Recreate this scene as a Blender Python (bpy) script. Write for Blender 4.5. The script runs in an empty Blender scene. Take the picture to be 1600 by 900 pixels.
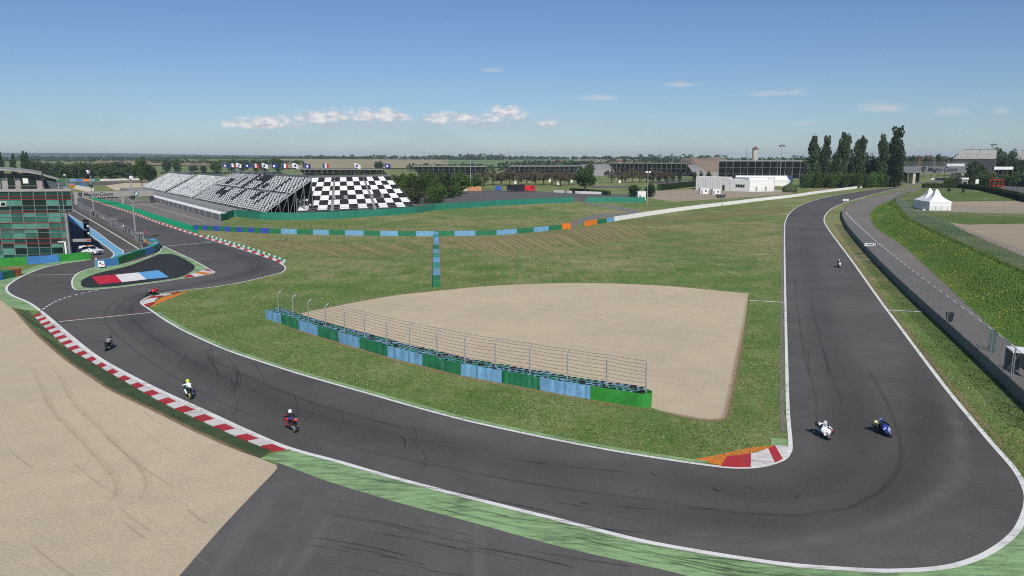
import bpy, bmesh, math, random
from mathutils import Vector, Matrix, noise
R = math.radians
SC = bpy.context.scene
COL = SC.collection
random.seed(7)

# ---------------------------------------------------------------- camera
F, CH, HY = 1150.0, 18.0, 248.0            # focal length in photo pixels, drone height, horizon row
PIT = math.atan((450 - HY) / F)
CP, SP = math.cos(PIT), math.sin(PIT)
cd = bpy.data.cameras.new('camera'); cam = bpy.data.objects.new('camera', cd); COL.objects.link(cam)
cd.sensor_width = 36; cd.lens = 36 * F / 1600; cd.clip_start = 0.5; cd.clip_end = 60000
cam.location = (0, 0, CH); cam.rotation_euler = (math.pi / 2 - PIT, 0, 0)
SC.camera = cam

# ---------------------------------------------------------------- sky and sun
SUN_EL = 42.0
SAZ = Vector((0.19, -1.0)).normalized()
sd = Vector((SAZ.x * math.cos(R(SUN_EL)), SAZ.y * math.cos(R(SUN_EL)), math.sin(R(SUN_EL))))
sl = bpy.data.lights.new('sun', 'SUN'); sl.energy = 4.3; sl.angle = R(0.53); sl.color = (1.0, 0.95, 0.87)
so = bpy.data.objects.new('sun', sl); COL.objects.link(so)
so.rotation_euler = sd.to_track_quat('Z', 'Y').to_euler(); so.location = (40, -60, 90)
SC.view_settings.view_transform = 'Standard'; SC.view_settings.look = 'None'
SC.view_settings.exposure = 0.0; SC.view_settings.gamma = 1.0
SC.cycles.use_denoising = False; SC.cycles.pixel_filter_type = 'BLACKMAN_HARRIS'; SC.cycles.filter_width = 1.05
SC.cycles.max_bounces = 6; SC.cycles.diffuse_bounces = 2; SC.cycles.glossy_bounces = 2
SC.cycles.transparent_max_bounces = 12; SC.cycles.volume_bounces = 0

def nd(nt, typ, ins=None, **props):
    n = nt.nodes.new(typ)
    for k, v in props.items(): setattr(n, k, v)
    for k, v in (ins or {}).items():
        s = n.inputs[k]
        if isinstance(v, bpy.types.NodeSocket): nt.links.new(v, s)
        else: s.default_value = v
    return n
def mth(nt, op, a, b=0.0, c=0.0, clamp=False):
    return nd(nt, 'ShaderNodeMath', {0: a, 1: b, 2: c}, operation=op, use_clamp=clamp).outputs[0]
def ramp(nt, fac, stops):
    n = nd(nt, 'ShaderNodeValToRGB', {'Fac': fac}); e = n.color_ramp.elements
    while len(e) < len(stops): e.new(0.5)
    for i, (p, c) in enumerate(stops):
        e[i].position = p; e[i].color = (c, c, c, 1) if isinstance(c, (int, float)) else (*c, 1)
    return n.outputs[0]
def mixc(nt, fac, a, b, bt='MIX'):
    n = nd(nt, 'ShaderNodeMix', {0: fac}, data_type='RGBA', blend_type=bt)
    for i, v in ((6, a), (7, b)):
        if isinstance(v, bpy.types.NodeSocket): nt.links.new(v, n.inputs[i])
        else: n.inputs[i].default_value = (*v, 1)
    return n.outputs[2]
def nz(nt, vec, scale, detail=4.0, rough=0.55, dist=0.0):
    return nd(nt, 'ShaderNodeTexNoise', {'Vector': vec, 'Scale': scale, 'Detail': detail, 'Roughness': rough, 'Distortion': dist}).outputs[0]

world = bpy.data.worlds.new('World'); SC.world = world; world.use_nodes = True
world.cycles.sampling_method = 'MANUAL'; world.cycles.sample_map_resolution = 256
nt = world.node_tree; nt.nodes.clear()
sky = nd(nt, 'ShaderNodeTexSky', sky_type='NISHITA', sun_disc=False, sun_elevation=R(SUN_EL),
         sun_rotation=math.atan2(SAZ.x, SAZ.y), altitude=200, air_density=1.0, dust_density=0.15, ozone_density=2.5)
tc = nd(nt, 'ShaderNodeTexCoord').outputs['Generated']
sx = nd(nt, 'ShaderNodeSeparateXYZ', {0: tc})
az = mth(nt, 'ARCTAN2', sx.outputs[0], sx.outputs[1])
el = mth(nt, 'ARCSINE', sx.outputs[2])
cv = nd(nt, 'ShaderNodeCombineXYZ', {0: mth(nt, 'MULTIPLY', az, 1.0), 1: mth(nt, 'MULTIPLY', el, 2.2), 2: 0.0}).outputs[0]
nA = nz(nt, cv, 26, 7, 0.6); nB = nz(nt, cv, 7, 3, 0.5); nC = nz(nt, cv, 70, 5, 0.6)
def PXA(px): return math.atan((px - 800) / F)
def blob(px, py, wx, hy, soft=1.0):
    # one cloud: centre and half sizes as directions in the sky
    a0 = PXA(px); e0 = (HY - py) / F; wa = wx / F; we = hy / F
    da = mth(nt, 'DIVIDE', mth(nt, 'SUBTRACT', az, a0), wa)
    de = mth(nt, 'DIVIDE', mth(nt, 'SUBTRACT', el, e0), we)
    de = mth(nt, 'MULTIPLY', de, mth(nt, 'ADD', 1.0, mth(nt, 'MULTIPLY', mth(nt, 'LESS_THAN', de, 0.0), 0.9)))  # flatter base
    d = mth(nt, 'ADD', mth(nt, 'MULTIPLY', da, da), mth(nt, 'MULTIPLY', de, de))
    g = mth(nt, 'SUBTRACT', 1.0, mth(nt, 'SQRT', d))
    g = mth(nt, 'ADD', g, mth(nt, 'MULTIPLY', mth(nt, 'SUBTRACT', nA, 0.5), 2.1))
    g = mth(nt, 'ADD', g, mth(nt, 'MULTIPLY', mth(nt, 'SUBTRACT', nC, 0.5), 1.0))
    return mth(nt, 'MULTIPLY', mth(nt, 'MULTIPLY', g, 1.7 * soft, clamp=True), 1.0)
def addall(l):
    r = l[0]
    for x in l[1:]: r = mth(nt, 'MAXIMUM', r, x)
    return r
cum = addall([blob(425, 198, 57, 14), blob(385, 201, 40, 8), blob(500, 190, 43, 14), blob(533, 185, 31, 14), blob(580, 186, 52, 15), blob(620, 188, 31, 10),
              blob(692, 189, 31, 14), blob(722, 190, 31, 10), blob(793, 182, 40, 15), blob(768, 189, 24, 8), blob(855, 196, 24, 6, .6)])
base = addall([blob(560, 200, 250, 19, .4), blob(760, 197, 170, 20, .4), blob(900, 196, 140, 13, .3), blob(440, 204, 100, 9, .35)])
small = addall([blob(930, 159, 34, 6, .55), blob(1060, 141, 32, 6, .5), blob(1205, 157, 60, 8, .55), blob(1365, 181, 38, 10, .6), blob(1470, 187, 24, 10, .45),
                blob(1245, 198, 40, 9, .4), blob(770, 118, 24, 5, .4), blob(1546, 190, 14, 8, .4)])
# thin veil under the cumulus line and the same kind of scattered cloud all round the horizon
band = mth(nt, 'MULTIPLY', ramp(nt, el, [(0.0, 0.6), (0.035, 1.0), (0.062, 0.0)]), ramp(nt, nB, [(0.44, 0.0), (0.62, 1.0)]))
veil = mth(nt, 'MULTIPLY', band, ramp(nt, nA, [(0.35, 0.25), (0.65, 0.6)]))
skyc = mixc(nt, 1.0, sky.outputs[0], (0.65, 0.785, 0.99), 'MULTIPLY')
VEIL = 0.5
c1 = mixc(nt, mth(nt, 'MULTIPLY', veil, VEIL), skyc, (3.9, 4.7, 5.7))
c1 = mixc(nt, mth(nt, 'MULTIPLY', base, 0.8), c1, (5.9, 6.3, 7.0))
c2 = mixc(nt, mth(nt, 'MULTIPLY', small, 0.7), c1, (7.2, 7.4, 7.8))
cshade = mixc(nt, ramp(nt, nC, [(0.40, 0.0), (0.60, 1.0)]), (6.2, 6.6, 7.4), (10.4, 10.0, 9.8))
c3 = mixc(nt, mth(nt, 'MULTIPLY', cum, 0.9), c2, cshade)
bg = nd(nt, 'ShaderNodeBackground', {'Color': c3, 'Strength': 0.085})
nd(nt, 'ShaderNodeOutputWorld', {'Surface': bg.outputs[0]})

# ---------------------------------------------------------------- helpers: places
def at(px, py, z=0.0):
    """point at height z seen at photo pixel (px, py)"""
    xr = (px - 800) / F; yr = (450 - py) / F
    d = Vector((xr, CP + yr * SP, -SP + yr * CP)); t = (z - CH) / d.z
    return Vector((d.x * t, d.y * t, z))
def hgt(Y, py):
    yr = (450 - py) / F
    return CH + Y * (yr * CP - SP) / (CP + yr * SP)
def xat(px, Y, z=0.0): return (px - 800) / F * (Y * CP - (z - CH) * SP)
def far(px, Y, z=None):
    z = gh(0, Y) if z is None else z
    x = xat(px, Y, z); z2 = gh(x, Y)
    return Vector((xat(px, Y, z2), Y, z2))
def sstep(a, b, x):
    t = max(0.0, min(1.0, (x - a) / (b - a))); return t * t * (3 - 2 * t)
def gh(x, y):
    """height of the terrain: flat round the track, rising gently to the fields beyond"""
    r = math.hypot(x, y)
    k = sstep(900, 2300, r)
    return 15.5 * k + sstep(1000, 1800, r) * 4.5 * noise.noise(Vector((x / 900, y / 900, 3.1)))
def spl(pts, n=8):
    """Catmull-Rom through pixel points"""
    P = [Vector(p) for p in pts]; out = []
    for i in range(len(P) - 1):
        p0 = P[max(i - 1, 0)]; p1 = P[i]; p2 = P[i + 1]; p3 = P[min(i + 2, len(P) - 1)]
        for k in range(n):
            t = k / n
            out.append(0.5 * ((2 * p1) + (p2 - p0) * t + (2 * p0 - 5 * p1 + 4 * p2 - p3) * t * t + (3 * p1 - p0 - 3 * p2 + p3) * t ** 3))
    out.append(P[-1]); return out
def W(pts, z=0.0, n=8): return [at(p[0], p[1], z) for p in spl(pts, n)]
def WL(pts, z=0.0): return [at(p[0], p[1], z) for p in pts]
def resample(pts, n):
    d = [0.0]
    for a, b in zip(pts, pts[1:]): d.append(d[-1] + (b - a).length)
    out = []; j = 0
    for i in range(n + 1):
        s = d[-1] * i / n
        while j < len(pts) - 2 and d[j + 1] < s: j += 1
        t = (s - d[j]) / max(1e-9, d[j + 1] - d[j]); out.append(pts[j].lerp(pts[j + 1], t))
    return out
def plen(pts): return sum((b - a).length for a, b in zip(pts, pts[1:]))
def nrm2(pts):
    """left-hand normals of a polyline on the ground"""
    out = []
    for i in range(len(pts)):
        a = pts[max(i - 1, 0)]; b = pts[min(i + 1, len(pts) - 1)]; d = b - a
        l = math.hypot(d.x, d.y) or 1; out.append(Vector((-d.y / l, d.x / l, 0)))
    return out
def offs(pts, d): return [p + n * d for p, n in zip(pts, nrm2(pts))]
def interp_y(pts, x):
    for a, b in zip(pts, pts[1:]):
        if a[0] <= x <= b[0] or b[0] <= x <= a[0]:
            return a[1] + (b[1] - a[1]) * (x - a[0]) / ((b[0] - a[0]) or 1)
    return pts[0][1] if abs(x - pts[0][0]) < abs(x - pts[-1][0]) else pts[-1][1]

# ---------------------------------------------------------------- helpers: objects
def tag(o, label=None, cat=None, group=None, kind=None):
    if label: o['label'] = label
    if cat: o['category'] = cat
    if group: o['group'] = group
    if kind: o['kind'] = kind
    return o
def thing(name, loc, label, cat, group=None, rz=0.0):
    o = bpy.data.objects.new(name, None); COL.objects.link(o)
    o.empty_display_size = 0.3; o.location = loc; o.rotation_euler = (0, 0, rz)
    return tag(o, label, cat, group)
def basis(o): return Matrix.LocRotScale(o.location, o.rotation_euler, o.scale)
def wbasis(o): return (wbasis(o.parent) if o.parent else Matrix()) @ basis(o)
class MB:
    def __init__(s): s.v = []; s.f = []; s.m = []
    def add(s, vs, fs, mi=0):
        b = len(s.v); s.v += [tuple(v) for v in vs]
        for f in fs: s.f.append([i + b for i in f]); s.m.append(mi)
        return s
    def box(s, c, d, rz=0.0, mi=0, M=None):
        hx, hy, hz = d[0] / 2, d[1] / 2, d[2] / 2; cr, sr = math.cos(rz), math.sin(rz); vs = []
        for z in (-hz, hz):
            for x, y in ((-hx, -hy), (hx, -hy), (hx, hy), (-hx, hy)):
                p = Vector((c[0] + x * cr - y * sr, c[1] + x * sr + y * cr, c[2] + z)); vs.append(M @ p if M else p)
        return s.add(vs, [(3, 2, 1, 0), (4, 5, 6, 7), (0, 1, 5, 4), (1, 2, 6, 5), (2, 3, 7, 6), (3, 0, 4, 7)], mi)
    def bar(s, a, b, w, h, mi=0):
        a = Vector(a); b = Vector(b); d = (b - a).normalized()
        up = Vector((0, 0, 1)) if abs(d.z) < 0.95 else Vector((1, 0, 0))
        sd_ = d.cross(up).normalized() * (w / 2); u = sd_.cross(d).normalized() * (h / 2)
        vs = [p + q for p in (a, b) for q in (-sd_ - u, sd_ - u, sd_ + u, -sd_ + u)]
        return s.add(vs, [(0, 1, 2, 3), (7, 6, 5, 4), (0, 4, 5, 1), (1, 5, 6, 2), (2, 6, 7, 3), (3, 7, 4, 0)], mi)
    def tube(s, pts, r, n=6, mi=0):
        pts = [Vector(p) for p in pts]; rs = r if isinstance(r, (list, tuple)) else [r] * len(pts); vs = []; fs = []
        for i, p in enumerate(pts):
            d = (pts[min(i + 1, len(pts) - 1)] - pts[max(i - 1, 0)]).normalized()
            up = Vector((0, 0, 1)) if abs(d.z) < 0.9 else Vector((1, 0, 0))
            a = d.cross(up).normalized(); b = a.cross(d)
            for k in range(n):
                t = 2 * math.pi * k / n; vs.append(p + (a * math.cos(t) + b * math.sin(t)) * rs[i])
        for i in range(len(pts) - 1):
            for k in range(n): fs.append((i * n + k, i * n + (k + 1) % n, (i + 1) * n + (k + 1) % n, (i + 1) * n + k))
        fs.append(list(range(n))[::-1]); fs.append([(len(pts) - 1) * n + k for k in range(n)])
        return s.add(vs, fs, mi)
    def lathe(s, prof, c=(0, 0, 0), n=12, mi=0, axis='z'):
        vs = []; fs = []
        for r, h in prof:
            for k in range(n):
                t = 2 * math.pi * k / n; x, y = r * math.cos(t), r * math.sin(t)
                q = (x, y, h) if axis == 'z' else (x, h, y)
                vs.append((c[0] + q[0], c[1] + q[1], c[2] + q[2]))
        for i in range(len(prof) - 1):
            for k in range(n):
                f = (i * n + k, i * n + (k + 1) % n, (i + 1) * n + (k + 1) % n, (i + 1) * n + k)
                fs.append(f if axis == 'z' else f[::-1])
        return s.add(vs, fs, mi)
    def prism(s, pts, z0, z1, mi=0, M=None):
        n = len(pts); vs = [Vector((p[0], p[1], z0)) for p in pts] + [Vector((p[0], p[1], z1)) for p in pts]
        if M: vs = [M @ v for v in vs]
        fs = [list(range(n))[::-1], list(range(n, 2 * n))] + [(i, (i + 1) % n, n + (i + 1) % n, n + i) for i in range(n)]
        return s.add(vs, fs, mi)
    def poly(s, pts, mi=0): return s.add(pts, [list(range(len(pts)))], mi)
    def loft(s, rings, mi=0, closed=True, caps=True):
        n = len(rings[0]); vs = [p for r in rings for p in r]; fs = []
        for i in range(len(rings) - 1):
            for k in range(n if closed else n - 1):
                fs.append((i * n + k, i * n + (k + 1) % n, (i + 1) * n + (k + 1) % n, (i + 1) * n + k))
        if caps: fs.append(list(range(n))[::-1]); fs.append([(len(rings) - 1) * n + k for k in range(n)])
        return s.add(vs, fs, mi)
    def mesh(s, name, mats, smooth=False, inv=None):
        me = bpy.data.meshes.new(name); vs = s.v if inv is None else [inv @ Vector(v) for v in s.v]
        me.from_pydata([tuple(v) for v in vs], [], s.f)
        for m in (mats if isinstance(mats, (list, tuple)) else [mats]): me.materials.append(m)
        me.polygons.foreach_set('material_index', s.m)
        if smooth: me.polygons.foreach_set('use_smooth', [True] * len(s.f))
        me.validate(); me.update(); return me
    def build(s, name, mats, parent=None, smooth=False, world=True):
        """one mesh object; with world=True the vertices are world points"""
        inv = wbasis(parent).inverted() if (parent and world) else None
        o = bpy.data.objects.new(name, s.mesh(name, mats, smooth, inv)); COL.objects.link(o)
        if parent: o.parent = parent
        return o
def child(name, mesh, parent, loc=(0, 0, 0), rot=(0, 0, 0), scale=(1, 1, 1)):
    o = bpy.data.objects.new(name, mesh); COL.objects.link(o); o.parent = parent
    o.location = loc; o.rotation_euler = rot; o.scale = scale; return o
def sheet(name, pts, mat, label=None, cat=None, parent=None, kind='structure'):
    o = MB().poly(pts).build(name, mat, parent)
    me = o.data
    if me.polygons[0].normal.z < 0: me.flip_normals()
    return tag(o, label, cat, None, kind if not parent else None)
def ribbon_mb(pts, w, z, off=0.0):
    L = offs(pts, off + w / 2); Q = offs(pts, off - w / 2); m = MB(); n = len(pts)
    m.add([(p.x, p.y, z) for p in L] + [(p.x, p.y, z) for p in Q], [(n + i, n + i + 1, i + 1, i) for i in range(n - 1)])
    return m
def text_mesh(txt, size, shear=0.0, bold=0.0):
    c = bpy.data.curves.new('letters', 'FONT'); c.body = txt; c.size = size; c.shear = shear; c.offset = bold
    c.align_x = 'CENTER'; c.align_y = 'CENTER'; c.resolution_u = 3; c.extrude = 0.01
    o = bpy.data.objects.new('letters', c); COL.objects.link(o); bpy.context.view_layer.update()
    me = bpy.data.meshes.new_from_object(o.evaluated_get(bpy.context.evaluated_depsgraph_get()))
    bpy.data.objects.remove(o); return me

# ---------------------------------------------------------------- materials
def newmat(name):
    m = bpy.data.materials.new(name); m.use_nodes = True; t = m.node_tree; t.nodes.clear()
    out = nd(t, 'ShaderNodeOutputMaterial'); b = nd(t, 'ShaderNodeBsdfPrincipled'); t.links.new(b.outputs[0], out.inputs[0])
    pos = nd(t, 'ShaderNodeNewGeometry').outputs['Position']
    return m, t, b, pos, out
def S(t, v, sock): t.links.new(v, sock) if isinstance(v, bpy.types.NodeSocket) else setattr(sock, 'default_value', v)
def plain(name, col, rough=0.6, var=0.18, scale=1.5, metal=0.0, spec=0.35, grime=0.0):
    m, t, b, pos, out = newmat(name)
    n = nz(t, pos, scale, 5, 0.6); f = ramp(t, n, [(0.3, 0.0), (0.7, 1.0)])
    c = mixc(t, f, tuple(x * (1 - var) for x in col), tuple(min(1, x * (1 + var)) for x in col))
    if grime:
        g = ramp(t, nz(t, pos, scale * 3.1, 6, 0.7), [(0.5, 0.0), (0.68, 1.0)])
        c = mixc(t, mth(t, 'MULTIPLY', g, grime), c, (0.09, 0.08, 0.065))
    S(t, c, b.inputs['Base Color']); b.inputs['Roughness'].default_value = rough
    b.inputs['Metallic'].default_value = metal; b.inputs['Specular IOR Level'].default_value = spec
    return m
def grass_mat(name, g1, g2, dry, dryness, flowers=0.0, fcol=(0.62, 0.62, 0.5), stripe=0.0):
    m, t, b, pos, out = newmat(name)
    big = nz(t, pos, 0.022, 4, 0.55); mid = nz(t, pos, 0.16, 5, 0.62); fine = nz(t, pos, 1.7, 6, 0.7); tiny = nz(t, pos, 9.0, 3, 0.7)
    str_v = nd(t, 'ShaderNodeMapping', {'Vector': pos, 'Scale': (0.8, 0.12, 1)}); str_v.inputs['Rotation'].default_value = (0, 0, R(-10))
    streak = nz(t, str_v.outputs[0], 1.0, 4, 0.6)
    c = mixc(t, ramp(t, mid, [(0.33, 0.0), (0.67, 1.0)]), g1, g2)
    d = mth(t, 'ADD', mth(t, 'MULTIPLY', big, 0.55), mth(t, 'ADD', mth(t, 'MULTIPLY', mid, 0.25), mth(t, 'MULTIPLY', streak, 0.3)))
    dm = ramp(t, d, [(0.56 - dryness * 0.16, 0.0), (0.70 - dryness * 0.12, 1.0)])
    yy = nd(t, 'ShaderNodeSeparateXYZ', {0: pos}).outputs[1]
    c = mixc(t, mth(t, 'MULTIPLY', dm, ramp(t, mth(t, 'DIVIDE', yy, 400), [(0.2, 0.4), (0.32, 0.9)])), c, dry)
    if stripe:
        mp = nd(t, 'ShaderNodeMapping', {'Vector': pos}); mp.inputs['Rotation'].default_value = (0, 0, R(-14))
        wv = nd(t, 'ShaderNodeTexWave', {'Vector': mp.outputs[0], 'Scale': 0.2, 'Distortion': 1.1, 'Detail': 3.0, 'Detail Scale': 0.6}, wave_type='BANDS', bands_direction='X')
        px_ = nd(t, 'ShaderNodeSeparateXYZ', {0: pos})
        zone = mth(t, 'MULTIPLY', ramp(t, mth(t, 'DIVIDE', px_.outputs[1], 400), [(0.30, 0.0), (0.37, 1.0), (0.50, 1.0), (0.56, 0.25)]), ramp(t, big, [(0.35, 0.25), (0.6, 1.0)]))
        c = mixc(t, mth(t, 'MULTIPLY', mth(t, 'MULTIPLY', ramp(t, wv.outputs[1], [(0.35, 0.0), (0.75, 1.0)]), zone), stripe), c, (0.25, 0.2, 0.095))
    c = mixc(t, 0.85, c, ramp(t, fine, [(0.28, 0.28), (0.72, 0.72)]), 'OVERLAY')
    c = mixc(t, 0.8, c, ramp(t, tiny, [(0.28, 0.28), (0.72, 0.72)]), 'OVERLAY')
    if flowers:
        fl = mth(t, 'MULTIPLY', ramp(t, nz(t, pos, 6.5, 3, 0.75), [(0.58, 0.0), (0.68, 1.0)]), ramp(t, nz(t, pos, 0.09, 3, 0.6, 0.6), [(0.44, 0.0), (0.56, 1.0)]))
        c = mixc(t, mth(t, 'MULTIPLY', fl, flowers), c, fcol)
    S(t, c, b.inputs['Base Color']); b.inputs['Roughness'].default_value = 0.9; b.inputs['Specular IOR Level'].default_value = 0.15
    bp = nd(t, 'ShaderNodeBump', {'Height': mth(t, 'ADD', mth(t, 'MULTIPLY', fine, 0.7), mth(t, 'MULTIPLY', tiny, 0.4)), 'Strength': 0.75, 'Distance': 0.12})
    S(t, bp.outputs[0], b.inputs['Normal']); return m
def asphalt_mat(name, col, var=0.2, patch=0.25, streaks=0.0):
    m, t, b, pos, out = newmat(name)
    big = nz(t, pos, 0.035, 4, 0.6); mid = nz(t, pos, 0.4, 5, 0.65); tiny = nz(t, pos, 22, 2, 0.7); sp = nz(t, pos, 7.0, 4, 0.75)
    c = mixc(t, ramp(t, big, [(0.3, 0.0), (0.7, 1.0)]), tuple(x * (1 - patch) for x in col), tuple(x * (1 + patch) for x in col))
    c = mixc(t, 0.55, c, ramp(t, mid, [(0.3, 0.40), (0.7, 0.60)]), 'OVERLAY')
    c = mixc(t, 0.7, c, ramp(t, tiny, [(0.3, 0.36), (0.7, 0.66)]), 'OVERLAY')
    c = mixc(t, 0.5, c, ramp(t, sp, [(0.3, 0.40), (0.7, 0.62)]), 'OVERLAY')
    if streaks:
        mp = nd(t, 'ShaderNodeMapping', {'Vector': pos, 'Scale': (0.55, 0.05, 1)}); mp.inputs['Rotation'].default_value = (0, 0, R(25))
        st = ramp(t, nz(t, mp.outputs[0], 1.6, 4, 0.6), [(0.57, 0.0), (0.70, 1.0)])
        c = mixc(t, mth(t, 'MULTIPLY', st, streaks), c, (0.16, 0.15, 0.135))
    S(t, c, b.inputs['Base Color']); b.inputs['Roughness'].default_value = 0.82; b.inputs['Specular IOR Level'].default_value = 0.25
    bp = nd(t, 'ShaderNodeBump', {'Height': tiny, 'Strength': 0.3, 'Distance': 0.02}); S(t, bp.outputs[0], b.inputs['Normal']); return m
def gravel_mat(name, col):
    m, t, b, pos, out = newmat(name)
    big = nz(t, pos, 0.05, 4, 0.6); mid = nz(t, pos, 0.5, 4, 0.6); tiny = nz(t, pos, 6.5, 4, 0.8); peb = nz(t, pos, 17, 2, 0.8)
    c = mixc(t, ramp(t, big, [(0.3, 0.0), (0.7, 1.0)]), tuple(x * 0.9 for x in col), tuple(x * 1.07 for x in col))
    c = mixc(t, 0.35, c, ramp(t, mid, [(0.3, 0.42), (0.7, 0.58)]), 'OVERLAY')
    c = mixc(t, 0.8, c, ramp(t, tiny, [(0.25, 0.34), (0.75, 0.66)]), 'OVERLAY')
    c = mixc(t, 0.6, c, ramp(t, peb, [(0.25, 0.34), (0.75, 0.64)]), 'OVERLAY')
    S(t, c, b.inputs['Base Color']); b.inputs['Roughness'].default_value = 0.95; b.inputs['Specular IOR Level'].default_value = 0.1
    bp = nd(t, 'ShaderNodeBump', {'Height': mth(t, 'ADD', peb, tiny), 'Strength': 0.6, 'Distance': 0.05}); S(t, bp.outputs[0], b.inputs['Normal']); return m
def worn_paint(name, col, wear=0.5, under=(0.055, 0.053, 0.052), scale=1.3, rot=20, thr=0.52):
    """road paint scuffed by tyres"""
    m, t, b, pos, out = newmat(name)
    mp = nd(t, 'ShaderNodeMapping', {'Vector': pos, 'Scale': (0.3, 1.6, 1)}); mp.inputs['Rotation'].default_value = (0, 0, R(rot))
    st = nz(t, mp.outputs[0], scale, 5, 0.65); pa = nz(t, pos, 0.25, 4, 0.6); fi = nz(t, pos, 9, 4, 0.7)
    w = mth(t, 'MULTIPLY', ramp(t, mth(t, 'ADD', mth(t, 'MULTIPLY', st, 0.6), mth(t, 'MULTIPLY', pa, 0.4)), [(thr - 0.06, 0.0), (thr + 0.12, 1.0)]), wear)
    c = mixc(t, w, mixc(t, 0.6, col, ramp(t, fi, [(0.3, 0.38), (0.7, 0.62)]), 'OVERLAY'), under)
    S(t, c, b.inputs['Base Color']); b.inputs['Roughness'].default_value = 0.75; b.inputs['Specular IOR Level'].default_value = 0.25; return m
def overlay_mat(name, col, alpha, rough=0.85, nscale=0.6):
    """soft-edged marks lying on the asphalt: rubber laid down, dust blown off line"""
    m, t, b, pos, out = newmat(name)
    uv = nd(t, 'ShaderNodeUVMap').outputs[0]; s = nd(t, 'ShaderNodeSeparateXYZ', {0: uv})
    def tri(x, k): return mth(t, 'MULTIPLY', mth(t, 'SUBTRACT', 1.0, mth(t, 'ABSOLUTE', mth(t, 'SUBTRACT', mth(t, 'MULTIPLY', x, 2.0), 1.0))), k, clamp=True)
    a = mth(t, 'MULTIPLY', tri(s.outputs[1], 1.3), tri(s.outputs[0], 3.0))
    a = mth(t, 'MULTIPLY', mth(t, 'MULTIPLY', a, ramp(t, nz(t, pos, nscale, 5, 0.65), [(0.3, 0.25), (0.65, 1.0)])), alpha)
    S(t, (*col, 1), b.inputs['Base Color']); b.inputs['Roughness'].default_value = rough; b.inputs['Specular IOR Level'].default_value = 0.2
    S(t, a, b.inputs['Alpha']); return m
def foliage_mat(name, c1, c2, c3=None, trans=0.25):
    m, t, b, pos, out = newmat(name)
    oi = nd(t, 'ShaderNodeObjectInfo').outputs['Random']
    n = nz(t, pos, 0.35, 3, 0.6); f = nz(t, pos, 2.6, 3, 0.7)
    c = mixc(t, ramp(t, n, [(0.3, 0.0), (0.7, 1.0)]), c1, c2)
    c = mixc(t, 0.8, c, ramp(t, f, [(0.25, 0.3), (0.75, 0.68)]), 'OVERLAY')
    hs = nd(t, 'ShaderNodeHueSaturation', {'Color': c, 'Value': mth(t, 'ADD', 0.78, mth(t, 'MULTIPLY', oi, 0.44)), 'Hue': mth(t, 'ADD', 0.487, mth(t, 'MULTIPLY', oi, 0.026))})
    c = hs.outputs[0]
    if c3: c = mixc(t, ramp(t, nz(t, pos, 1.9, 2, 0.6), [(0.60, 0.0), (0.66, 1.0)]), c, c3)
    S(t, c, b.inputs['Base Color']); b.inputs['Roughness'].default_value = 0.65; b.inputs['Specular IOR Level'].default_value = 0.2
    tr = nd(t, 'ShaderNodeBsdfTranslucent', {'Color': c}); mx = nd(t, 'ShaderNodeMixShader', {0: trans, 1: b.outputs[0], 2: tr.outputs[0]})
    t.links.new(mx.outputs[0], out.inputs[0]); return m

M = {}
M['grass'] = grass_mat('grass', (0.090, 0.160, 0.034), (0.165, 0.225, 0.068), (0.32, 0.275, 0.135), 0.28, 0.6, stripe=0.85)
M['bank'] = grass_mat('bank_grass', (0.066, 0.150, 0.024), (0.115, 0.195, 0.040), (0.17, 0.19, 0.055), 0.1, 0.8, (0.48, 0.40, 0.03))
M['lawn'] = grass_mat('lawn', (0.07, 0.13, 0.030), (0.12, 0.17, 0.05), (0.24, 0.21, 0.10), 0.25)
M['asphalt'] = asphalt_mat('asphalt', (0.098, 0.092, 0.085))
M['runoff'] = asphalt_mat('runoff_asphalt', (0.110, 0.104, 0.097), patch=0.2, streaks=0.5)
M['oldroad'] = asphalt_mat('old_asphalt', (0.19, 0.170, 0.153), patch=0.12)
M['carpark'] = asphalt_mat('carpark_asphalt', (0.115, 0.108, 0.105), patch=0.15)
M['blackroad'] = asphalt_mat('new_asphalt', (0.028, 0.028, 0.029), patch=0.3)
M['gravel'] = gravel_mat('gravel', (0.545, 0.455, 0.32))
M['dirt'] = gravel_mat('dirt', (0.37, 0.30, 0.22))
M['drygrass'] = grass_mat('dry_grass', (0.19, 0.16, 0.07), (0.25, 0.21, 0.1), (0.3, 0.23, 0.12), 0.5)
M['line'] = worn_paint('white_road_paint', (0.74, 0.73, 0.70), 0.6, thr=0.57)
M['greenpaint'] = worn_paint('green_road_paint', (0.275, 0.425, 0.20), 0.75, (0.06, 0.085, 0.05), 2.0, 29, 0.51)
M['brightgreen'] = worn_paint('bright_green_paint', (0.0, 0.30, 0.115), 0.12)
M['turf_dark'] = plain('dark_artificial_turf', (0.046, 0.072, 0.028), 0.95, 0.3, 0.8)
M['turf_mid'] = plain('green_artificial_turf', (0.080, 0.125, 0.040), 0.95, 0.3, 0.8)
M['kred'] = worn_paint('red_kerb_paint', (0.42, 0.030, 0.040), 0.45, (0.10, 0.06, 0.06), 1.6, 40, 0.55)
M['kwhite'] = worn_paint('white_kerb_paint', (0.66, 0.63, 0.60), 0.75, (0.22, 0.21, 0.20), 1.6, 40, 0.55)
M['kgreen'] = worn_paint('green_kerb_paint', (0.02, 0.25, 0.10), 0.3)
M['korange'] = worn_paint('orange_kerb_paint', (0.66, 0.20, 0.03), 0.3, (0.30, 0.15, 0.06), 1.4, 15, 0.58)
M['flagred'] = worn_paint('flag_red_paint', (0.55, 0.015, 0.04), 0.1)
M['flagwhite'] = worn_paint('flag_white_paint', (0.78, 0.77, 0.75), 0.1)
M['flagblue'] = worn_paint('flag_blue_paint', (0.12, 0.37, 0.68), 0.12)
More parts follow.
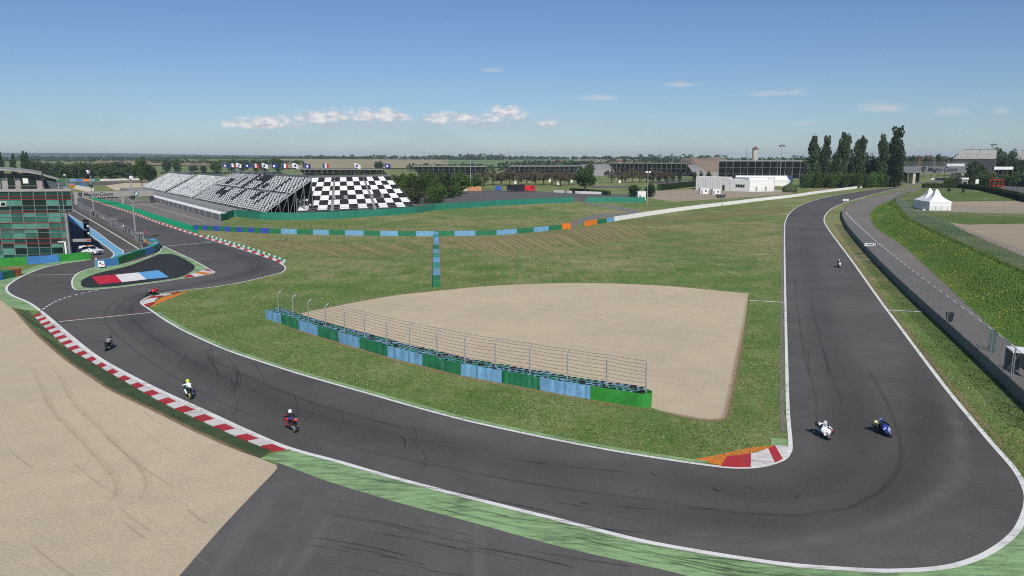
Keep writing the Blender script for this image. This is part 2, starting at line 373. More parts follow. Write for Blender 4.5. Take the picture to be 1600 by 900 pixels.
M['pitblue'] = worn_paint('pit_blue_paint', (0.17, 0.42, 0.64), 0.25)
M['bblue'] = plain('blue_belt', (0.165, 0.36, 0.56), 0.6, 0.14, 0.9, grime=0.25)
M['bgreen'] = plain('green_belt', (0.018, 0.17, 0.075), 0.6, 0.2, 0.9, grime=0.25)
M['bvivid'] = plain('vivid_green_belt', (0.03, 0.25, 0.035), 0.6, 0.2, 0.9, grime=0.2)
M['bdeep'] = plain('deep_blue_belt', (0.035, 0.075, 0.38), 0.6, 0.2, 0.9, grime=0.2)
M['bcobalt'] = plain('cobalt_belt', (0.05, 0.19, 0.46), 0.6, 0.2, 0.9, grime=0.3)
M['borange'] = plain('orange_panel', (0.75, 0.20, 0.02), 0.55, 0.1, 1.0)
M['brick_orange'] = plain('rust_orange_panel', (0.42, 0.11, 0.04), 0.6, 0.2, 1.5, grime=0.2)
M['white'] = plain('white_paint', (0.76, 0.76, 0.74), 0.55, 0.06, 0.6, grime=0.12)
M['whitewall'] = plain('white_concrete_paint', (0.80, 0.79, 0.76), 0.7, 0.06, 0.5, grime=0.22)
M['canvas'] = plain('white_canvas', (0.80, 0.80, 0.79), 0.7, 0.04, 0.8)
M['concrete'] = plain('concrete', (0.19, 0.185, 0.165), 0.85, 0.2, 0.9, grime=0.35)
M['concrete_dark'] = plain('weathered_concrete', (0.20, 0.195, 0.19), 0.85, 0.25, 0.7, grime=0.4)
M['steel'] = plain('galvanised_steel', (0.36, 0.37, 0.38), 0.45, 0.15, 2.0, metal=0.35)
M['wire'] = plain('wire', (0.20, 0.185, 0.18), 0.5, 0.1, 2.0, metal=0.3)
M['mesh'] = plain('fence_wire', (0.22, 0.25, 0.26), 0.5, 0.1, 2.0, metal=0.3)
M['black'] = plain('black_paint', (0.012, 0.012, 0.014), 0.5, 0.2)
M['dark'] = plain('dark_grey', (0.035, 0.037, 0.042), 0.6, 0.25)
M['rubber'] = plain('tyre_rubber', (0.018, 0.018, 0.018), 0.8, 0.3)
M['tyre_green'] = plain('tyre_painted_green', (0.04, 0.27, 0.19), 0.7, 0.3, 2.5, grime=0.25)
M['tyre_blue'] = plain('tyre_painted_blue', (0.15, 0.30, 0.42), 0.7, 0.3, 2.5, grime=0.25)
M['sheetgreen'] = plain('green_sheeting', (0.025, 0.20, 0.135), 0.6, 0.12, 0.7)
M['seatwhite'] = plain('white_seat', (0.82, 0.82, 0.81), 0.5, 0.06)
M['seatblack'] = plain('black_seat', (0.030, 0.027, 0.030), 0.5, 0.15)
M['seatgrey'] = plain('faded_seat', (0.42, 0.41, 0.385), .6, .15)
M['deck'] = plain('stand_deck', (0.27, 0.275, 0.285), 0.7, 0.15, 0.6)
M['panelgrey'] = plain('grey_panel', (0.155, 0.165, 0.185), 0.6, 0.15, 0.5)
M['roofgrey'] = plain('grey_roof', (0.27, 0.26, 0.245), 0.6, 0.1, 0.4)
M['slate'] = plain('slate_cladding', (0.075, 0.085, 0.10), 0.6, 0.15, 0.6)
M['cladding'] = plain('stone_cladding', (0.30, 0.285, 0.27), 0.7, 0.1, 0.8)
M['mullion'] = plain('mullion', (0.17, 0.18, 0.18), 0.5, 0.1)
M['redrail'] = plain('red_rail', (0.42, 0.03, 0.025), 0.5, 0.1)
def glassy(name, col, rough=0.12):
    m = plain(name, col, rough, 0.25, 0.4, spec=0.5); return m
M['gl_dark'] = glassy('dark_glass', (0.008, 0.022, 0.020)); M['gl_mid'] = glassy('teal_glass', (0.03, 0.115, 0.09), 0.2)
M['gl_lit'] = glassy('pale_teal_blind', (0.075, 0.225, 0.175), 0.3); M['gl_deep'] = glassy('deep_teal_glass', (0.012, 0.05, 0.042), 0.15)
M['red'] = plain('red_paint', (0.62, 0.02, 0.025), 0.4, 0.1); M['blue'] = plain('blue_paint', (0.03, 0.10, 0.40), 0.4, 0.1)
M['navy'] = plain('navy_cloth', (0.02, 0.035, 0.20), 0.7, 0.15); M['flagw'] = plain('white_cloth', (0.75, 0.75, 0.75), 0.7, 0.05)
M['flagr'] = plain('red_cloth', (0.50, 0.02, 0.04), 0.7, 0.1)
M['orange'] = plain('orange_boards', (0.55, 0.26, 0.05), 0.6, 0.15); M['crate'] = plain('crate_wood', (0.55, 0.27, 0.12), 0.7, 0.35, 1.2)
M['cream'] = plain('cream_panel', (0.62, 0.55, 0.42), 0.6, 0.1); M['brown'] = plain('red_tile', (0.20, 0.075, 0.055), 0.8, 0.2)
M['stone'] = plain('pale_stone', (0.46, 0.43, 0.37), 0.8, 0.15, 0.3, grime=0.3)
M['bark'] = plain('bark', (0.09, 0.07, 0.05), 0.9, 0.3)
M['skin'] = plain('skin', (0.50, 0.30, 0.22), 0.6, 0.05)
M['visor'] = plain('visor', (0.02, 0.02, 0.03), 0.1, 0.1, spec=0.6)
M['leaf'] = foliage_mat('leaf_green', (0.042, 0.088, 0.020), (0.085, 0.145, 0.036), trans=.35)
M['leaf_bright'] = foliage_mat('leaf_bright', (0.055, 0.115, 0.020), (0.105, 0.185, 0.036), trans=.35)
M['leaf_dark'] = foliage_mat('leaf_dark', (0.022, 0.046, 0.016), (0.046, 0.082, 0.026), trans=0.25)
M['leaf_poplar'] = foliage_mat('leaf_poplar', (0.040, 0.075, 0.026), (0.095, 0.135, 0.058), trans=.35)
M['leaf_brown'] = foliage_mat('leaf_brown', (0.12, 0.095, 0.06), (0.17, 0.14, 0.085))
M['leaf_blossom'] = foliage_mat('leaf_blossom', (0.045, 0.075, 0.025), (0.08, 0.11, 0.04), (0.30, 0.29, 0.17))
M['leaf_far'] = foliage_mat('leaf_far', (0.03, 0.06, 0.02), (0.06, 0.09, 0.03), trans=0.1)
M['wheat'] = plain('field_straw', (0.32, 0.27, 0.15), 0.95, 0.15, 0.01); M['fieldgreen'] = plain('field_green', (0.14, 0.20, 0.07), 0.95, 0.2, 0.01)
M['ploughed'] = plain('field_ploughed', (0.22, 0.165, 0.115), 0.95, 0.15, 0.01)

# ================================================================ the setting
# ---- ground: one sheet out to the horizon
xs = sorted(set([-9000, -6000, -4200, -3000, -2300] + list(range(-1800, 1801, 120)) + [2300, 3000, 4200, 6000, 9000]))
ys = [-400, -100, 60] + list(range(200, 900, 140)) + list(range(900, 3000, 110)) + [3200, 3600, 4200, 5200, 6500, 8000, 10500]
g = MB(); nx = len(xs)
g.add([(x, y, gh(x, y)) for y in ys for x in xs], [(j * nx + i, j * nx + i + 1, (j + 1) * nx + i + 1, (j + 1) * nx + i) for j in range(len(ys) - 1) for i in range(nx - 1)])
tag(g.build('ground', M['grass'], smooth=True), 'mown grass ground stretching from the track to the fields', kind='structure')

# ---- far blue hills
h = MB(); n = 90; rr = []
for i in range(n):
    a = R(-60 + 120 * i / (n - 1)); px = 800 + F * math.tan(max(-1.2, min(1.2, a)))
    top = 52 + 26 * noise.noise(Vector((i * 0.12, 1.7, 0))) + 30 * math.exp(-((px - 60) / 260) ** 2) - 22 * sstep(350, 700, px) * (1 - sstep(1500, 2000, px))
    rr.append([(7600 * math.sin(a), 7600 * math.cos(a), 8), (8200 * math.sin(a), 8200 * math.cos(a), max(14, top)), (9000 * math.sin(a), 9000 * math.cos(a), 5)])
h.add([p for r in rr for p in r], [(i * 3 + k, (i + 1) * 3 + k, (i + 1) * 3 + k + 1, i * 3 + k + 1) for i in range(n - 1) for k in range(2)])
tag(h.build('hills', M['leaf_far'], smooth=True), 'low wooded hills along the far horizon', kind='structure')

# ---- fields beyond the circuit
def field(px0, px1, Y0, Y1, mat, label):
    m = MB(); nxx, nyy = 14, 6; vs = []
    for j in range(nyy + 1):
        Y = Y0 + (Y1 - Y0) * j / nyy
        for i in range(nxx + 1):
            px = px0 + (px1 - px0) * i / nxx; x = xat(px, Y, gh(xat(px, Y, 10), Y)); vs.append((x, Y, gh(x, Y) + (1.6 if Y > 850 else .3)))
    m.add(vs, [(j * (nxx + 1) + i, j * (nxx + 1) + i + 1, (j + 1) * (nxx + 1) + i + 1, (j + 1) * (nxx + 1) + i) for j in range(nyy) for i in range(nxx)])
    tag(m.build('field', mat), label, kind='structure')
field(440, 700, 1180, 2050, M['wheat'], 'straw coloured field on the rise behind the flags')
field(690, 900, 1250, 2000, M['fieldgreen'], 'green crop field behind the dark stands')
field(900, 1010, 1250, 2000, M['wheat'], 'straw field beside the red roofed farmhouse')
field(60, 150, 1000, 1250, M['ploughed'], 'bare brown field beyond the pit building')
field(-200, 60, 1000, 1400, M['fieldgreen'], 'green field far behind the curved pit roof')
field(150, 330, 1350, 1750, M['drygrass'], 'dry meadow far behind the grandstand')
field(250, 440, 900, 1200, M['fieldgreen'], 'green meadow behind the row of flags')
field(100, 470, 560, 640, M['ploughed'], 'brown earth slope behind the main grandstand')

# ---- asphalt of the track (edges traced on the ground plane)
infield = [(1500, 277.5), (1462, 282.5), (1425, 288.5), (1400, 292.5), (1340, 299.5), (1290, 308.5), (1255, 319), (1236, 331), (1227.5, 345), (1226, 360), (1226, 400), (1227, 470), (1229, 560), (1231, 640), (1235, 692), (1233, 707), (1222, 719), (1190, 729), (1150, 731), (1110, 727.5), (1040, 717.5), (960, 704.5), (880, 689.5), (800, 673), (720, 655), (640, 633.5), (560, 610.5), (477, 587), (420, 569), (360, 549), (300, 523), (262, 502.5), (231, 481.5), (222, 475), (222, 470), (237, 462), (265, 456.5), (300, 452), (330, 449), (375, 441.5), (420, 431), (441, 425), (446, 419), (441, 413), (426, 405.5), (380, 390.5), (320, 372), (250, 349.5), (210, 334.5), (170, 322), (128, 308), (108, 301)]
outer = [(1530, 279), (1490, 281.5), (1444.5, 286.5), (1405, 294), (1373, 301.5), (1352, 307), (1329, 314), (1305, 323), (1292, 333), (1287.7, 343), (1292, 354.5), (1307.5, 376), (1330, 406), (1352.5, 437.6), (1377, 472), (1413, 520), (1450, 569.5), (1489, 620), (1544, 686), (1585, 733), (1602, 764), (1605, 785), (1599, 808), (1585, 833), (1555, 857.5), (1517, 876), (1469, 887.5), (1394, 892), (1319, 889), (1225, 881.5), (1112, 865), (1000, 844.5), (887.5, 816), (775, 788), (662, 759), (587, 738.5), (531, 722), (451, 700), (385, 672.5), (315, 640), (245, 608), (175, 571.5), (140, 549), (105, 520.5), (87.5, 505.5), (64.5, 486.5), (45, 473), (21, 462.5), (11.4, 455.5), (10.5, 449), (18, 441.5), (33, 432.5), (60, 421), (90, 413.5), (144, 405.3)]
iw = W(infield, 0.02); ow = W(outer, 0.02)
pit_far = WL([(-60, 318), (-200, 330), (-200, 400), (-60, 412), (40, 411), (100, 407)], 0.02)
track_pts = iw[:] + WL([(80, 296), (40, 300)], 0.02) + pit_far[:]
TR = MB().poly(ow[:-1] + [at(120, 406, 0.02)] + pit_far[::-1] + WL([(40, 300), (80, 296)], 0.02) + iw[::-1])
o = TR.build('race_track', M['asphalt'])
if o.data.polygons[0].normal.z < 0: o.data.flip_normals()
tag(o, 'dark asphalt race track looping through the hairpin and chicane', kind='structure')

# painted edge lines are part of the track
def edge_line(pts, w=0.3, off=0.0, z=0.034, mat='line', name='edge_line', parent=o):
    return ribbon_mb(pts, w, z, off).build(name, M[mat], parent)
track = o
edge_line(iw, 0.26); edge_line(ow[:-2], 0.32)
edge_line(W([(152, 311), (190, 318.5), (232, 331), (300, 351)], 0), 0.2) if False else None
for a, b, w in (((92, 503), (236, 488.5), 0.22), ((43, 430), (118, 429.5), 0.18), ((256, 385), (332, 378.5), 0.32), ((122, 321), (168, 318.5), 0.3), ((192, 390), (219, 389.5), 0.15)):
    edge_line([at(*a), at(*b)], w, name='marking_line')
edge_line([at(92, 501), at(233, 486)], 0.10, mat='kred', name='marking_line')
dash = resample(W([(64, 486), (75, 478), (90, 470), (110, 463), (135, 457), (160, 452)], 0), 26)
for i in range(0, 26, 2): edge_line(dash[i:i + 2], 0.26, name='lane_dash')

# ---- gravel traps, run-off, artificial turf, painted strips
sheet('gravel_trap', W([(456, 495), (480, 487), (520, 479), (560, 471), (620, 461), (690, 453.5), (760, 447), (830, 443.5), (900, 442), (980, 443.5), (1060, 448), (1120, 454), (1170, 458.5)], 0.012)[:] +
      W([(1169, 462), (1163, 510), (1152, 570), (1140, 630), (1134, 652), (1118, 657), (1090, 655), (1060, 649), (1025, 640)], 0.012) + WL([(1000, 628), (800, 596), (620, 556), (500, 521)], 0.012), M['gravel'], 'tan gravel trap behind the blue and green tyre wall')
turf_out = W([(-30, 440), (17.5, 480), (52.5, 518.5), (98, 559), (140, 588.5), (175, 611), (245, 644.5), (304.5, 674), (364, 700.5), (406, 716)], 0.012)
kerb_out = W([(36, 474), (56, 497.5), (101.5, 541), (140, 564), (191, 594), (255.5, 630.5), (315, 658.5), (381.5, 688), (425, 704.5)], 0.012)
sheet('gravel_trap', [p.copy() for p in turf_out] + W([(420, 722), (433, 729), (424, 742), (400, 767), (350, 820), (280, 900), (150, 1050)], 0.012) + WL([(-900, 1050), (-900, 440)], 0.012), M['gravel'], 'wide tan gravel trap outside the red and white kerb')
sheet('runoff', W([(400, 767), (430, 730), (437, 724)], 0.008)[:1] + WL([(437, 722), (520, 740), (662, 765), (887, 822), (1112, 871), (1319, 895), (1700, 900), (1900, 1150), (140, 1150), (120, 1060)], 0.008), M['runoff'], 'grey asphalt run-off area in the bottom corner')
# turf strip outside the kerb: alternating tones, laid length by length
ts = thing('turf_strip', turf_out[30], 'artificial turf strip between the long kerb and the gravel', 'turf', None); ts['kind'] = 'structure'; del ts['category']
a = resample(turf_out, 22); b = resample(kerb_out, 22)
for i in range(22):
    m = MB().poly([(a[i].x, a[i].y, 0.018), (a[i + 1].x, a[i + 1].y, 0.018), (b[i + 1].x, b[i + 1].y, 0.018), (b[i].x, b[i].y, 0.018)])
    q = m.build('turf_length', M['turf_mid' if i in (0, 1, 2, 3, 5, 8, 9) else 'turf_dark'], ts)
    if q.data.polygons[0].normal.z < 0: q.data.flip_normals()
oi = [i for i, p in enumerate(spl(outer)) if p.x < 451.5 and p.y > 690][0]
o0 = [i for i, p in enumerate(spl(outer)) if p.x > 1598 and p.y > 760][0]
gp = W([(406, 716), (437, 724), (512, 752), (625, 786), (737, 816), (812, 837), (887, 857), (962, 874), (1000, 882), (1075, 900), (1200, 935), (1400, 985), (1640, 1000), (1760, 900), (1720, 800), (1640, 760)], 0.016)
sheet('painted_runoff', gp + [Vector((p.x, p.y, 0.016)) for p in ow[o0:oi]] + [at(436, 706, 0.016)], M['greenpaint'], 'scuffed pale green painted strip outside the hairpin')
# thin green strips along the inner edge
ipx = spl(infield)
def sub(f): return [p for p, q in zip(iw, ipx) if f(q)]
edge_line(sub(lambda q: 240 < q.x < 1110 and q.y > 484), 0.45, -0.40, 0.026, 'greenpaint', 'green_strip')
edge_line(sub(lambda q: 1224 < q.x < 1234 and 350 < q.y < 690), 0.3, -0.42, 0.024, 'oldroad', 'edge_strip')
edge_line(sub(lambda q: 1224 < q.x < 1237 and 684 < q.y < 702), 1.0, -0.68, 0.030, 'greenpaint', 'green_strip')
# cross marks on the grass
for px_a, px_b in (((1182, 398), (1225, 399)), ((1171, 470), (1226, 473)), ((1388, 485), (1450, 488.5)), ((1330, 405), (1371, 407)), ((1293, 354), (1318, 356)), ((1306, 325), (1322, 326))):
    q = ribbon_mb([at(*px_a), at(*px_b)], 0.34, 0.05).build('marking_line', M['line'], track)
# ---- chicane island
isl = W([(255, 384.5), (300, 405.5), (327, 420.5), (335, 425.6), (324, 429.5), (285, 435.5), (240, 442), (180, 449.6), (135, 453), (117, 452), (112.5, 441.5), (117, 431), (129, 423.5), (156, 416.5), (200, 411), (245, 396), (252, 388)], 0.028)
island = sheet('chicane_island', isl, M['greenpaint'], 'pale green bordered island between track and pit entry')
core = W([(250, 397), (275, 398.5), (300, 412), (304, 419), (296, 426), (280, 433), (240, 439.5), (180, 447), (140, 449.5), (128, 447), (127, 440), (134, 434), (156, 426), (200, 415.5), (235, 402.5), (250, 397)], 0.040)[:-1]
MB().poly(core if True else core).build('dark_centre', M['blackroad'], island)
q = island.children[-1]; q.data.flip_normals() if q.data.polygons[0].normal.z < 0 else None
for (p, c, nme) in (([(143, 432), (180, 429.2), (191, 440.8), (154, 444)], 'flagred', 'red_band'), ([(180, 429.2), (216, 425.6), (229, 436.4), (191, 440.8)], 'flagwhite', 'white_band'), ([(216, 425.6), (248, 422), (264, 433), (229, 436.4)], 'flagblue', 'blue_band')):
    x = MB().poly(WL(p, 0.052)).build(nme, M[c], island); x.data.flip_normals() if x.data.polygons[0].normal.z < 0 else None
for i, c in enumerate(('kred', 'kwhite', 'korange', 'kwhite', 'kred')):
    A = resample(W([(288, 435.2), (318, 430.5), (331, 427), (333.5, 425), (329, 422.5)], 0.0), 5); B = resample(W([(290, 431.5), (312, 424.5), (318, 422.5), (322, 421.5), (325, 421)], 0.0), 5)
    x = MB().poly([(A[i].x, A[i].y, .05), (A[i + 1].x, A[i + 1].y, .05), (B[i + 1].x, B[i + 1].y, .09), (B[i].x, B[i].y, .09)]).build('kerb_block', M[c], island)
edge_line(isl[:], 0.22, 0.0, 0.046, 'line', 'edge_line', island)
# ---- left painted strip by pit entry
lp = W([(64.5, 486.5), (45, 473), (21, 462.5), (11.4, 455.5), (10.5, 449), (18, 441.5), (33, 432.5), (60, 421), (90, 413.5), (144, 405.3)], 0.030)
lq = W([(140, 404), (90, 409), (60, 414), (34, 424), (10, 432), (-12, 440), (-12, 452), (-6, 462), (8, 474), (17, 480), (36, 484)], 0.030)
sheet('painted_strip', lp + lq, M['greenpaint'], 'pale green painted strip beside the pit entry line')
# ---- pit lane paint
pb = W([(105, 333), (120, 343), (148, 360), (170, 376.5), (185, 387), (192.5, 392.5), (190, 397), (175.5, 403.5)], 0.028); pc = W([(173, 403.2), (178, 397), (170, 388.5), (148, 372.5), (120, 352), (104, 341)], 0.028)
pl = sheet('pit_lane_paint', pb + pc, M['pitblue'], 'light blue painted band along the pit lane')
edge_line(pb, 0.22, 0, 0.04, 'line', 'edge_line', pl); edge_line(pc, 0.22, 0, 0.04, 'line', 'edge_line', pl)
edge_line(W([(112, 327), (120, 331.5), (164, 357), (219, 390.5)], 0), 0.3, 0, 0.036)
# ---- pit straight: green verge, second asphalt strip
vg = W([(436, 406), (380, 386.5), (320, 368), (250, 345.5), (210, 331), (170, 319), (128, 305.5)], 0.026)
vh = W([(140, 305.5), (152, 310), (190, 317.5), (240, 334), (306, 354)], 0.026)
sheet('green_verge', [p for p, q in zip(vg, spl([(436, 406), (380, 386.5), (320, 368), (250, 345.5), (210, 331), (170, 319), (128, 305.5)])) if q.x < 312] + vh, M['brightgreen'], 'bright green painted verge along the start straight')
sheet('runoff', W([(306, 354), (240, 334), (190, 317.5), (152, 310), (128, 305)], 0.010) + WL([(150, 304.5), (232, 311.5), (345, 345.5), (352, 350), (330, 356)], 0.010), M['oldroad'], 'grey asphalt strip between green verge and stand wall')
edge_line(W([(170, 312), (232, 326), (300, 346), (330, 353.5)], 0), 0.3, 0, 0.024, 'concrete', 'edge_line')
edge_line(W([(200, 312), (240, 323), (320, 346)], 0), 0.2, 0, 0.024)
# ---- kerbs, block by block
def kerb(inner_px, outer_px, n, cols, label, h_in=0.03, h_out=0.09, base=None, white_in=0.0):
    A = resample(W(inner_px), n); B = resample(W(outer_px), n)
    k = thing('kerb', A[n // 2], label, 'kerb'); del k['category']; k['kind'] = 'structure'
    for i in range(n):
        def block(f0, f1, mat, e=0.0):
            p = [A[i].lerp(B[i], f0), A[i + 1].lerp(B[i + 1], f0), A[i + 1].lerp(B[i + 1], f1), A[i].lerp(B[i], f1)]
            hs = [h_in + (h_out - h_in) * f + e for f in (f0, f0, f1, f1)]
            m = MB(); m.add([(q.x, q.y, 0.0) for q in p] + [(q.x, q.y, hh) for q, hh in zip(p, hs)], [(4, 5, 6, 7), (0, 1, 5, 4), (1, 2, 6, 5), (2, 3, 7, 6), (3, 0, 4, 7)])
            x = m.build('kerb_block', M[mat], k)
            if x.data.polygons[0].normal.z < 0: x.data.flip_normals()
        c = cols[i % len(cols)]
        if white_in and c != 'kwhite': block(0, white_in, 'kwhite'); block(white_in, 1, c)
        else: block(0, 1, c)
    return k
kerb([(66.5, 488), (87.5, 507.5), (105, 522.5), (140, 551), (175, 573.5), (245, 610), (315, 642), (385, 674.5), (451, 702)], [(52, 494), (101.5, 541), (140, 564), (191, 594), (255.5, 630.5), (315, 658.5), (381.5, 688), (430, 706)], 41, ['kred', 'kwhite'], 'long red and white kerb beside the wide gravel trap', white_in=0.22)
kerb([(440, 414), (426, 406.5), (380, 391), (320, 372.5), (250, 350), (210, 335), (170, 322.5), (128, 308.5)], [(446, 411), (428, 403.5), (381, 388), (321, 370), (250, 347.5), (210, 333), (170, 321), (128, 307.5)], 110, ['kwhite', 'kred'], 'red and white kerb along the start straight', 0.03, 0.07)
kerb([(445, 410), (428, 402.5), (381, 387), (320, 369)], [(447, 407), (430, 400), (383, 384.5), (322, 366.5)], 34, ['kwhite', 'kgreen'], 'green and white kerb behind the red one', 0.06, 0.1)
kerb([(1126, 729.5), (1150, 731), (1175, 730.5), (1200, 727), (1220, 720), (1231, 711)], [(1137, 715), (1158, 713.5), (1182, 709.5), (1200, 703), (1212, 698), (1231, 700)], 6, ['kred', 'kred', 'kwhite', 'kwhite', 'kred', 'kwhite'], 'wide red and white apex kerb at the hairpin', 0.04, 0.12)
sheet('painted_apron', W([(1086, 717), (1120, 711), (1150, 704), (1180, 698.5), (1222, 695), (1231, 697)], 0.02) + WL([(1213, 701), (1200, 706), (1182, 712), (1158, 716.5), (1137, 718), (1128, 728)], 0.02), M['korange'], 'orange painted apron behind the hairpin apex kerb')
kerb([(229, 480), (223.5, 475), (224, 471), (234, 465), (246, 461), (265, 458), (278, 456)], [(239, 475.5), (242, 472), (244, 468), (250, 464.5), (258, 462), (270, 459.5), (281, 457)], 6, ['kred', 'kwhite', 'kwhite', 'kred', 'kwhite', 'kred'], 'small red and white apex kerb at the chicane', 0.04, 0.11)
sheet('painted_apron', WL([(236, 478.5), (240, 475), (246, 469), (254, 464.5), (270, 460.5), (297, 454.8), (284, 460), (265, 467), (247, 474.5), (238, 480)], 0.02), M['korange'], 'orange painted apron behind the chicane apex kerb')
# ---- service road, paths, car parks
wall_px = [(1665, 700), (1600, 634), (1523, 560), (1447.6, 489.5), (1429, 472), (1373, 416), (1330, 367), (1317.6, 347), (1315, 337.5), (1318, 329.5), (1328, 322.5), (1352, 313.5), (1400, 301.5), (1440, 293.5)]
road_r = [(1403, 306.5), (1384, 316), (1368, 324), (1359, 335), (1362.6, 349), (1375, 361), (1409, 383.5), (1454, 424), (1499, 466), (1555, 518), (1599, 551), (1680, 615)]
sheet('service_road', W(wall_px, 0.01) + WL([(1430, 298)], 0.01) + W(road_r, 0.01), M['oldroad'], 'brownish grey service road behind the concrete wall')
edge_line(offs(W(road_r), 0.25), 0.6, 0, 0.02, 'concrete', 'road_edge', None); tag(bpy.data.objects['road_edge'], 'pale concrete edging along the service road', kind='structure')
sheet('footpath', W([(893, 357.5), (905, 350), (935, 341), (965, 338), (990, 335)], 0.01) + W([(997, 331), (975, 333), (950, 333.5), (925, 336), (900, 344), (880, 351)], 0.01), M['oldroad'], 'grey path passing the gap in the barrier')
sheet('footpath', W([(905, 318), (930, 321), (960, 326), (985, 333)], 0.008) + W([(1003, 331), (975, 324), (940, 319.5), (916, 316.5)], 0.008), M['concrete'], 'pale path curving down from the gate in the green fence')
sheet('car_park', WL([(560, 322), (640, 306), (700, 298), (760, 296.5), (840, 299), (880, 301), (925, 303), (1000, 304), (1000, 313), (920, 315), (896, 314), (776, 321), (680, 327.5), (640, 331)], 0.008), M['carpark'], 'grey asphalt car park behind the green fence')
sheet('yard', WL([(1008, 299), (1080, 296), (1215, 296), (1245, 299), (1235, 303), (1140, 310), (1090, 313), (1050, 315), (1012, 309)], 0.008), M['dirt'], 'pinkish gravel yard around the white building')
sheet('lane', WL([(1020, 286), (1060, 281), (1100, 278.5), (1105, 280), (1065, 283.5), (1028, 288.5)], 0.008), M['carpark'], 'grey lane behind the round bushes')
sheet('lane', WL([(920, 291), (1000, 291), (1000, 293.5), (920, 293.5)], 0.008), M['carpark'], 'grey lane beyond the big single tree')
# ---- grass bank and terrace at the right
BZ = 3.0
road_w = W(road_r[::-1]); top_px = [(1690, 460), (1600, 423), (1559.5, 405), (1487.5, 372), (1431, 346.5), (1420, 340), (1409, 327), (1399, 315.5), (1404, 307), (1418, 302)]
n = 40; A = resample([Vector((p.x, p.y, 0.0)) for p in road_w + [at(1425, 299)]], n); B = resample(W(top_px, BZ), n)
m = MB(); rows = 7; vs = []
for i in range(n + 1):
    for k in range(rows + 1):
        t = k / rows; p = A[i].lerp(B[i], t); zz = BZ * sstep(0, 1, t) + (0.18 * noise.noise(p * 0.35) + 0.1 * noise.noise(p * 1.1)) * math.sin(math.pi * t); vs.append((p.x, p.y, zz))
m.add(vs, [(i * (rows + 1) + k, i * (rows + 1) + k + 1, (i + 1) * (rows + 1) + k + 1, (i + 1) * (rows + 1) + k) for i in range(n) for k in range(rows)])
bk = m.build('grass_bank', M['bank'], smooth=True)
if bk.data.polygons[0].normal.z < 0: bk.data.flip_normals()
tag(bk, 'bright green grass bank with yellow flowers beside the service road', kind='structure')
terr = [p.copy() for p in B] + WL([(1440, 295), (1480, 291), (1560, 293), (1700, 300), (2300, 330), (2600, 480)], BZ)
sheet('terrace', terr, M['lawn'], 'grass terrace around the white pagoda tents')
sheet('dirt_paddock', WL([(1483, 347.5), (1510, 351), (1560, 350), (1640, 349), (1900, 360), (1900, 480), (1640, 418), (1560, 384), (1510, 362)], BZ + 0.012), M['dirt'], 'brown dirt paddock below the tents')
sheet('dirt_paddock', WL([(1484, 315), (1600, 314), (1800, 318), (1800, 340), (1600, 333.5), (1540, 333), (1484, 331)], BZ + 0.012), M['dirt'], 'brown dirt patch beside the white tents')
sheet('car_park', WL([(1540, 287.5), (1580, 284.5), (1700, 284), (1900, 300), (1900, 330), (1640, 311), (1575, 297)], BZ + 0.02), M['carpark'], 'grey parking road past the dark hedge')
sheet('dry_slope', WL([(1255, 300), (1270, 296), (1300, 291), (1350, 285), (1405, 279.5), (1412, 286), (1350, 292.3), (1300, 298.6), (1262, 304)], 0.03), M['drygrass'], 'dry straw coloured verge below the roadside bushes')

# ---- rubber, dust and seams on the asphalt
def soft_ribbon(mbs, pts, w, z):
    mbs.append((offs(pts, w / 2), offs(pts, -w / 2), z + len(mbs) * 0.0002))
def soft_build(name, mbs, mat, label):
    v = []; f = []; uv = []
    for L, Q, z in mbs:
        n = len(L); b = len(v)
        v += [(p.x, p.y, z) for p in L] + [(p.x, p.y, z) for p in Q]
        for i in range(n - 1):
            f.append((b + n + i, b + n + i + 1, b + i + 1, b + i)); u0, u1 = i / (n - 1), (i + 1) / (n - 1)
            uv += [(u0, 0), (u1, 0), (u1, 1), (u0, 1)]
    me = bpy.data.meshes.new(name); me.from_pydata(v, [], f); me.materials.append(mat); l = me.uv_layers.new(name='UVMap')
    for i, c in enumerate(uv): l.data[i].uv = c
    ob = bpy.data.objects.new(name, me); COL.objects.link(ob); ob.parent = track; ob['kind'] = 'stuff'; return ob
M['rubber_mark'] = overlay_mat('laid_rubber', (0.022, 0.022, 0.022), 0.42, 0.7)
M['rubber_band'] = overlay_mat('racing_line_rubber', (0.026, 0.026, 0.027), 0.2, 0.7, 0.2)
M['dust_band'] = overlay_mat('dust_off_line', (0.22, 0.205, 0.18), 0.5, 0.9, 0.5)
rb = random.Random(11); L1 = []; L2 = []; L3 = []
race = [(1300, 330), (1262, 352), (1262, 400), (1275, 470), (1300, 560), (1330, 640), (1330, 715), (1260, 765), (1150, 768), (1040, 752), (900, 735), (760, 712), (600, 680), (460, 640), (340, 588), (250, 535), (205, 495), (222, 466), (290, 447), (360, 435), (400, 422), (395, 408), (330, 384), (250, 357), (180, 332)]
soft_ribbon(L2, W(race, 0), 5.0, 0.026)
soft_ribbon(L2, W([(1420, 520), (1440, 600), (1440, 690), (1380, 780), (1260, 815), (1120, 810), (960, 785), (760, 740)], 0), 3.5, 0.027)
soft_ribbon(L3, W([(1440, 540), (1478, 620), (1500, 680), (1500, 735), (1470, 775), (1400, 815), (1300, 842), (1200, 854), (1080, 852), (960, 832), (840, 805)], 0), 1.5, 0.028)
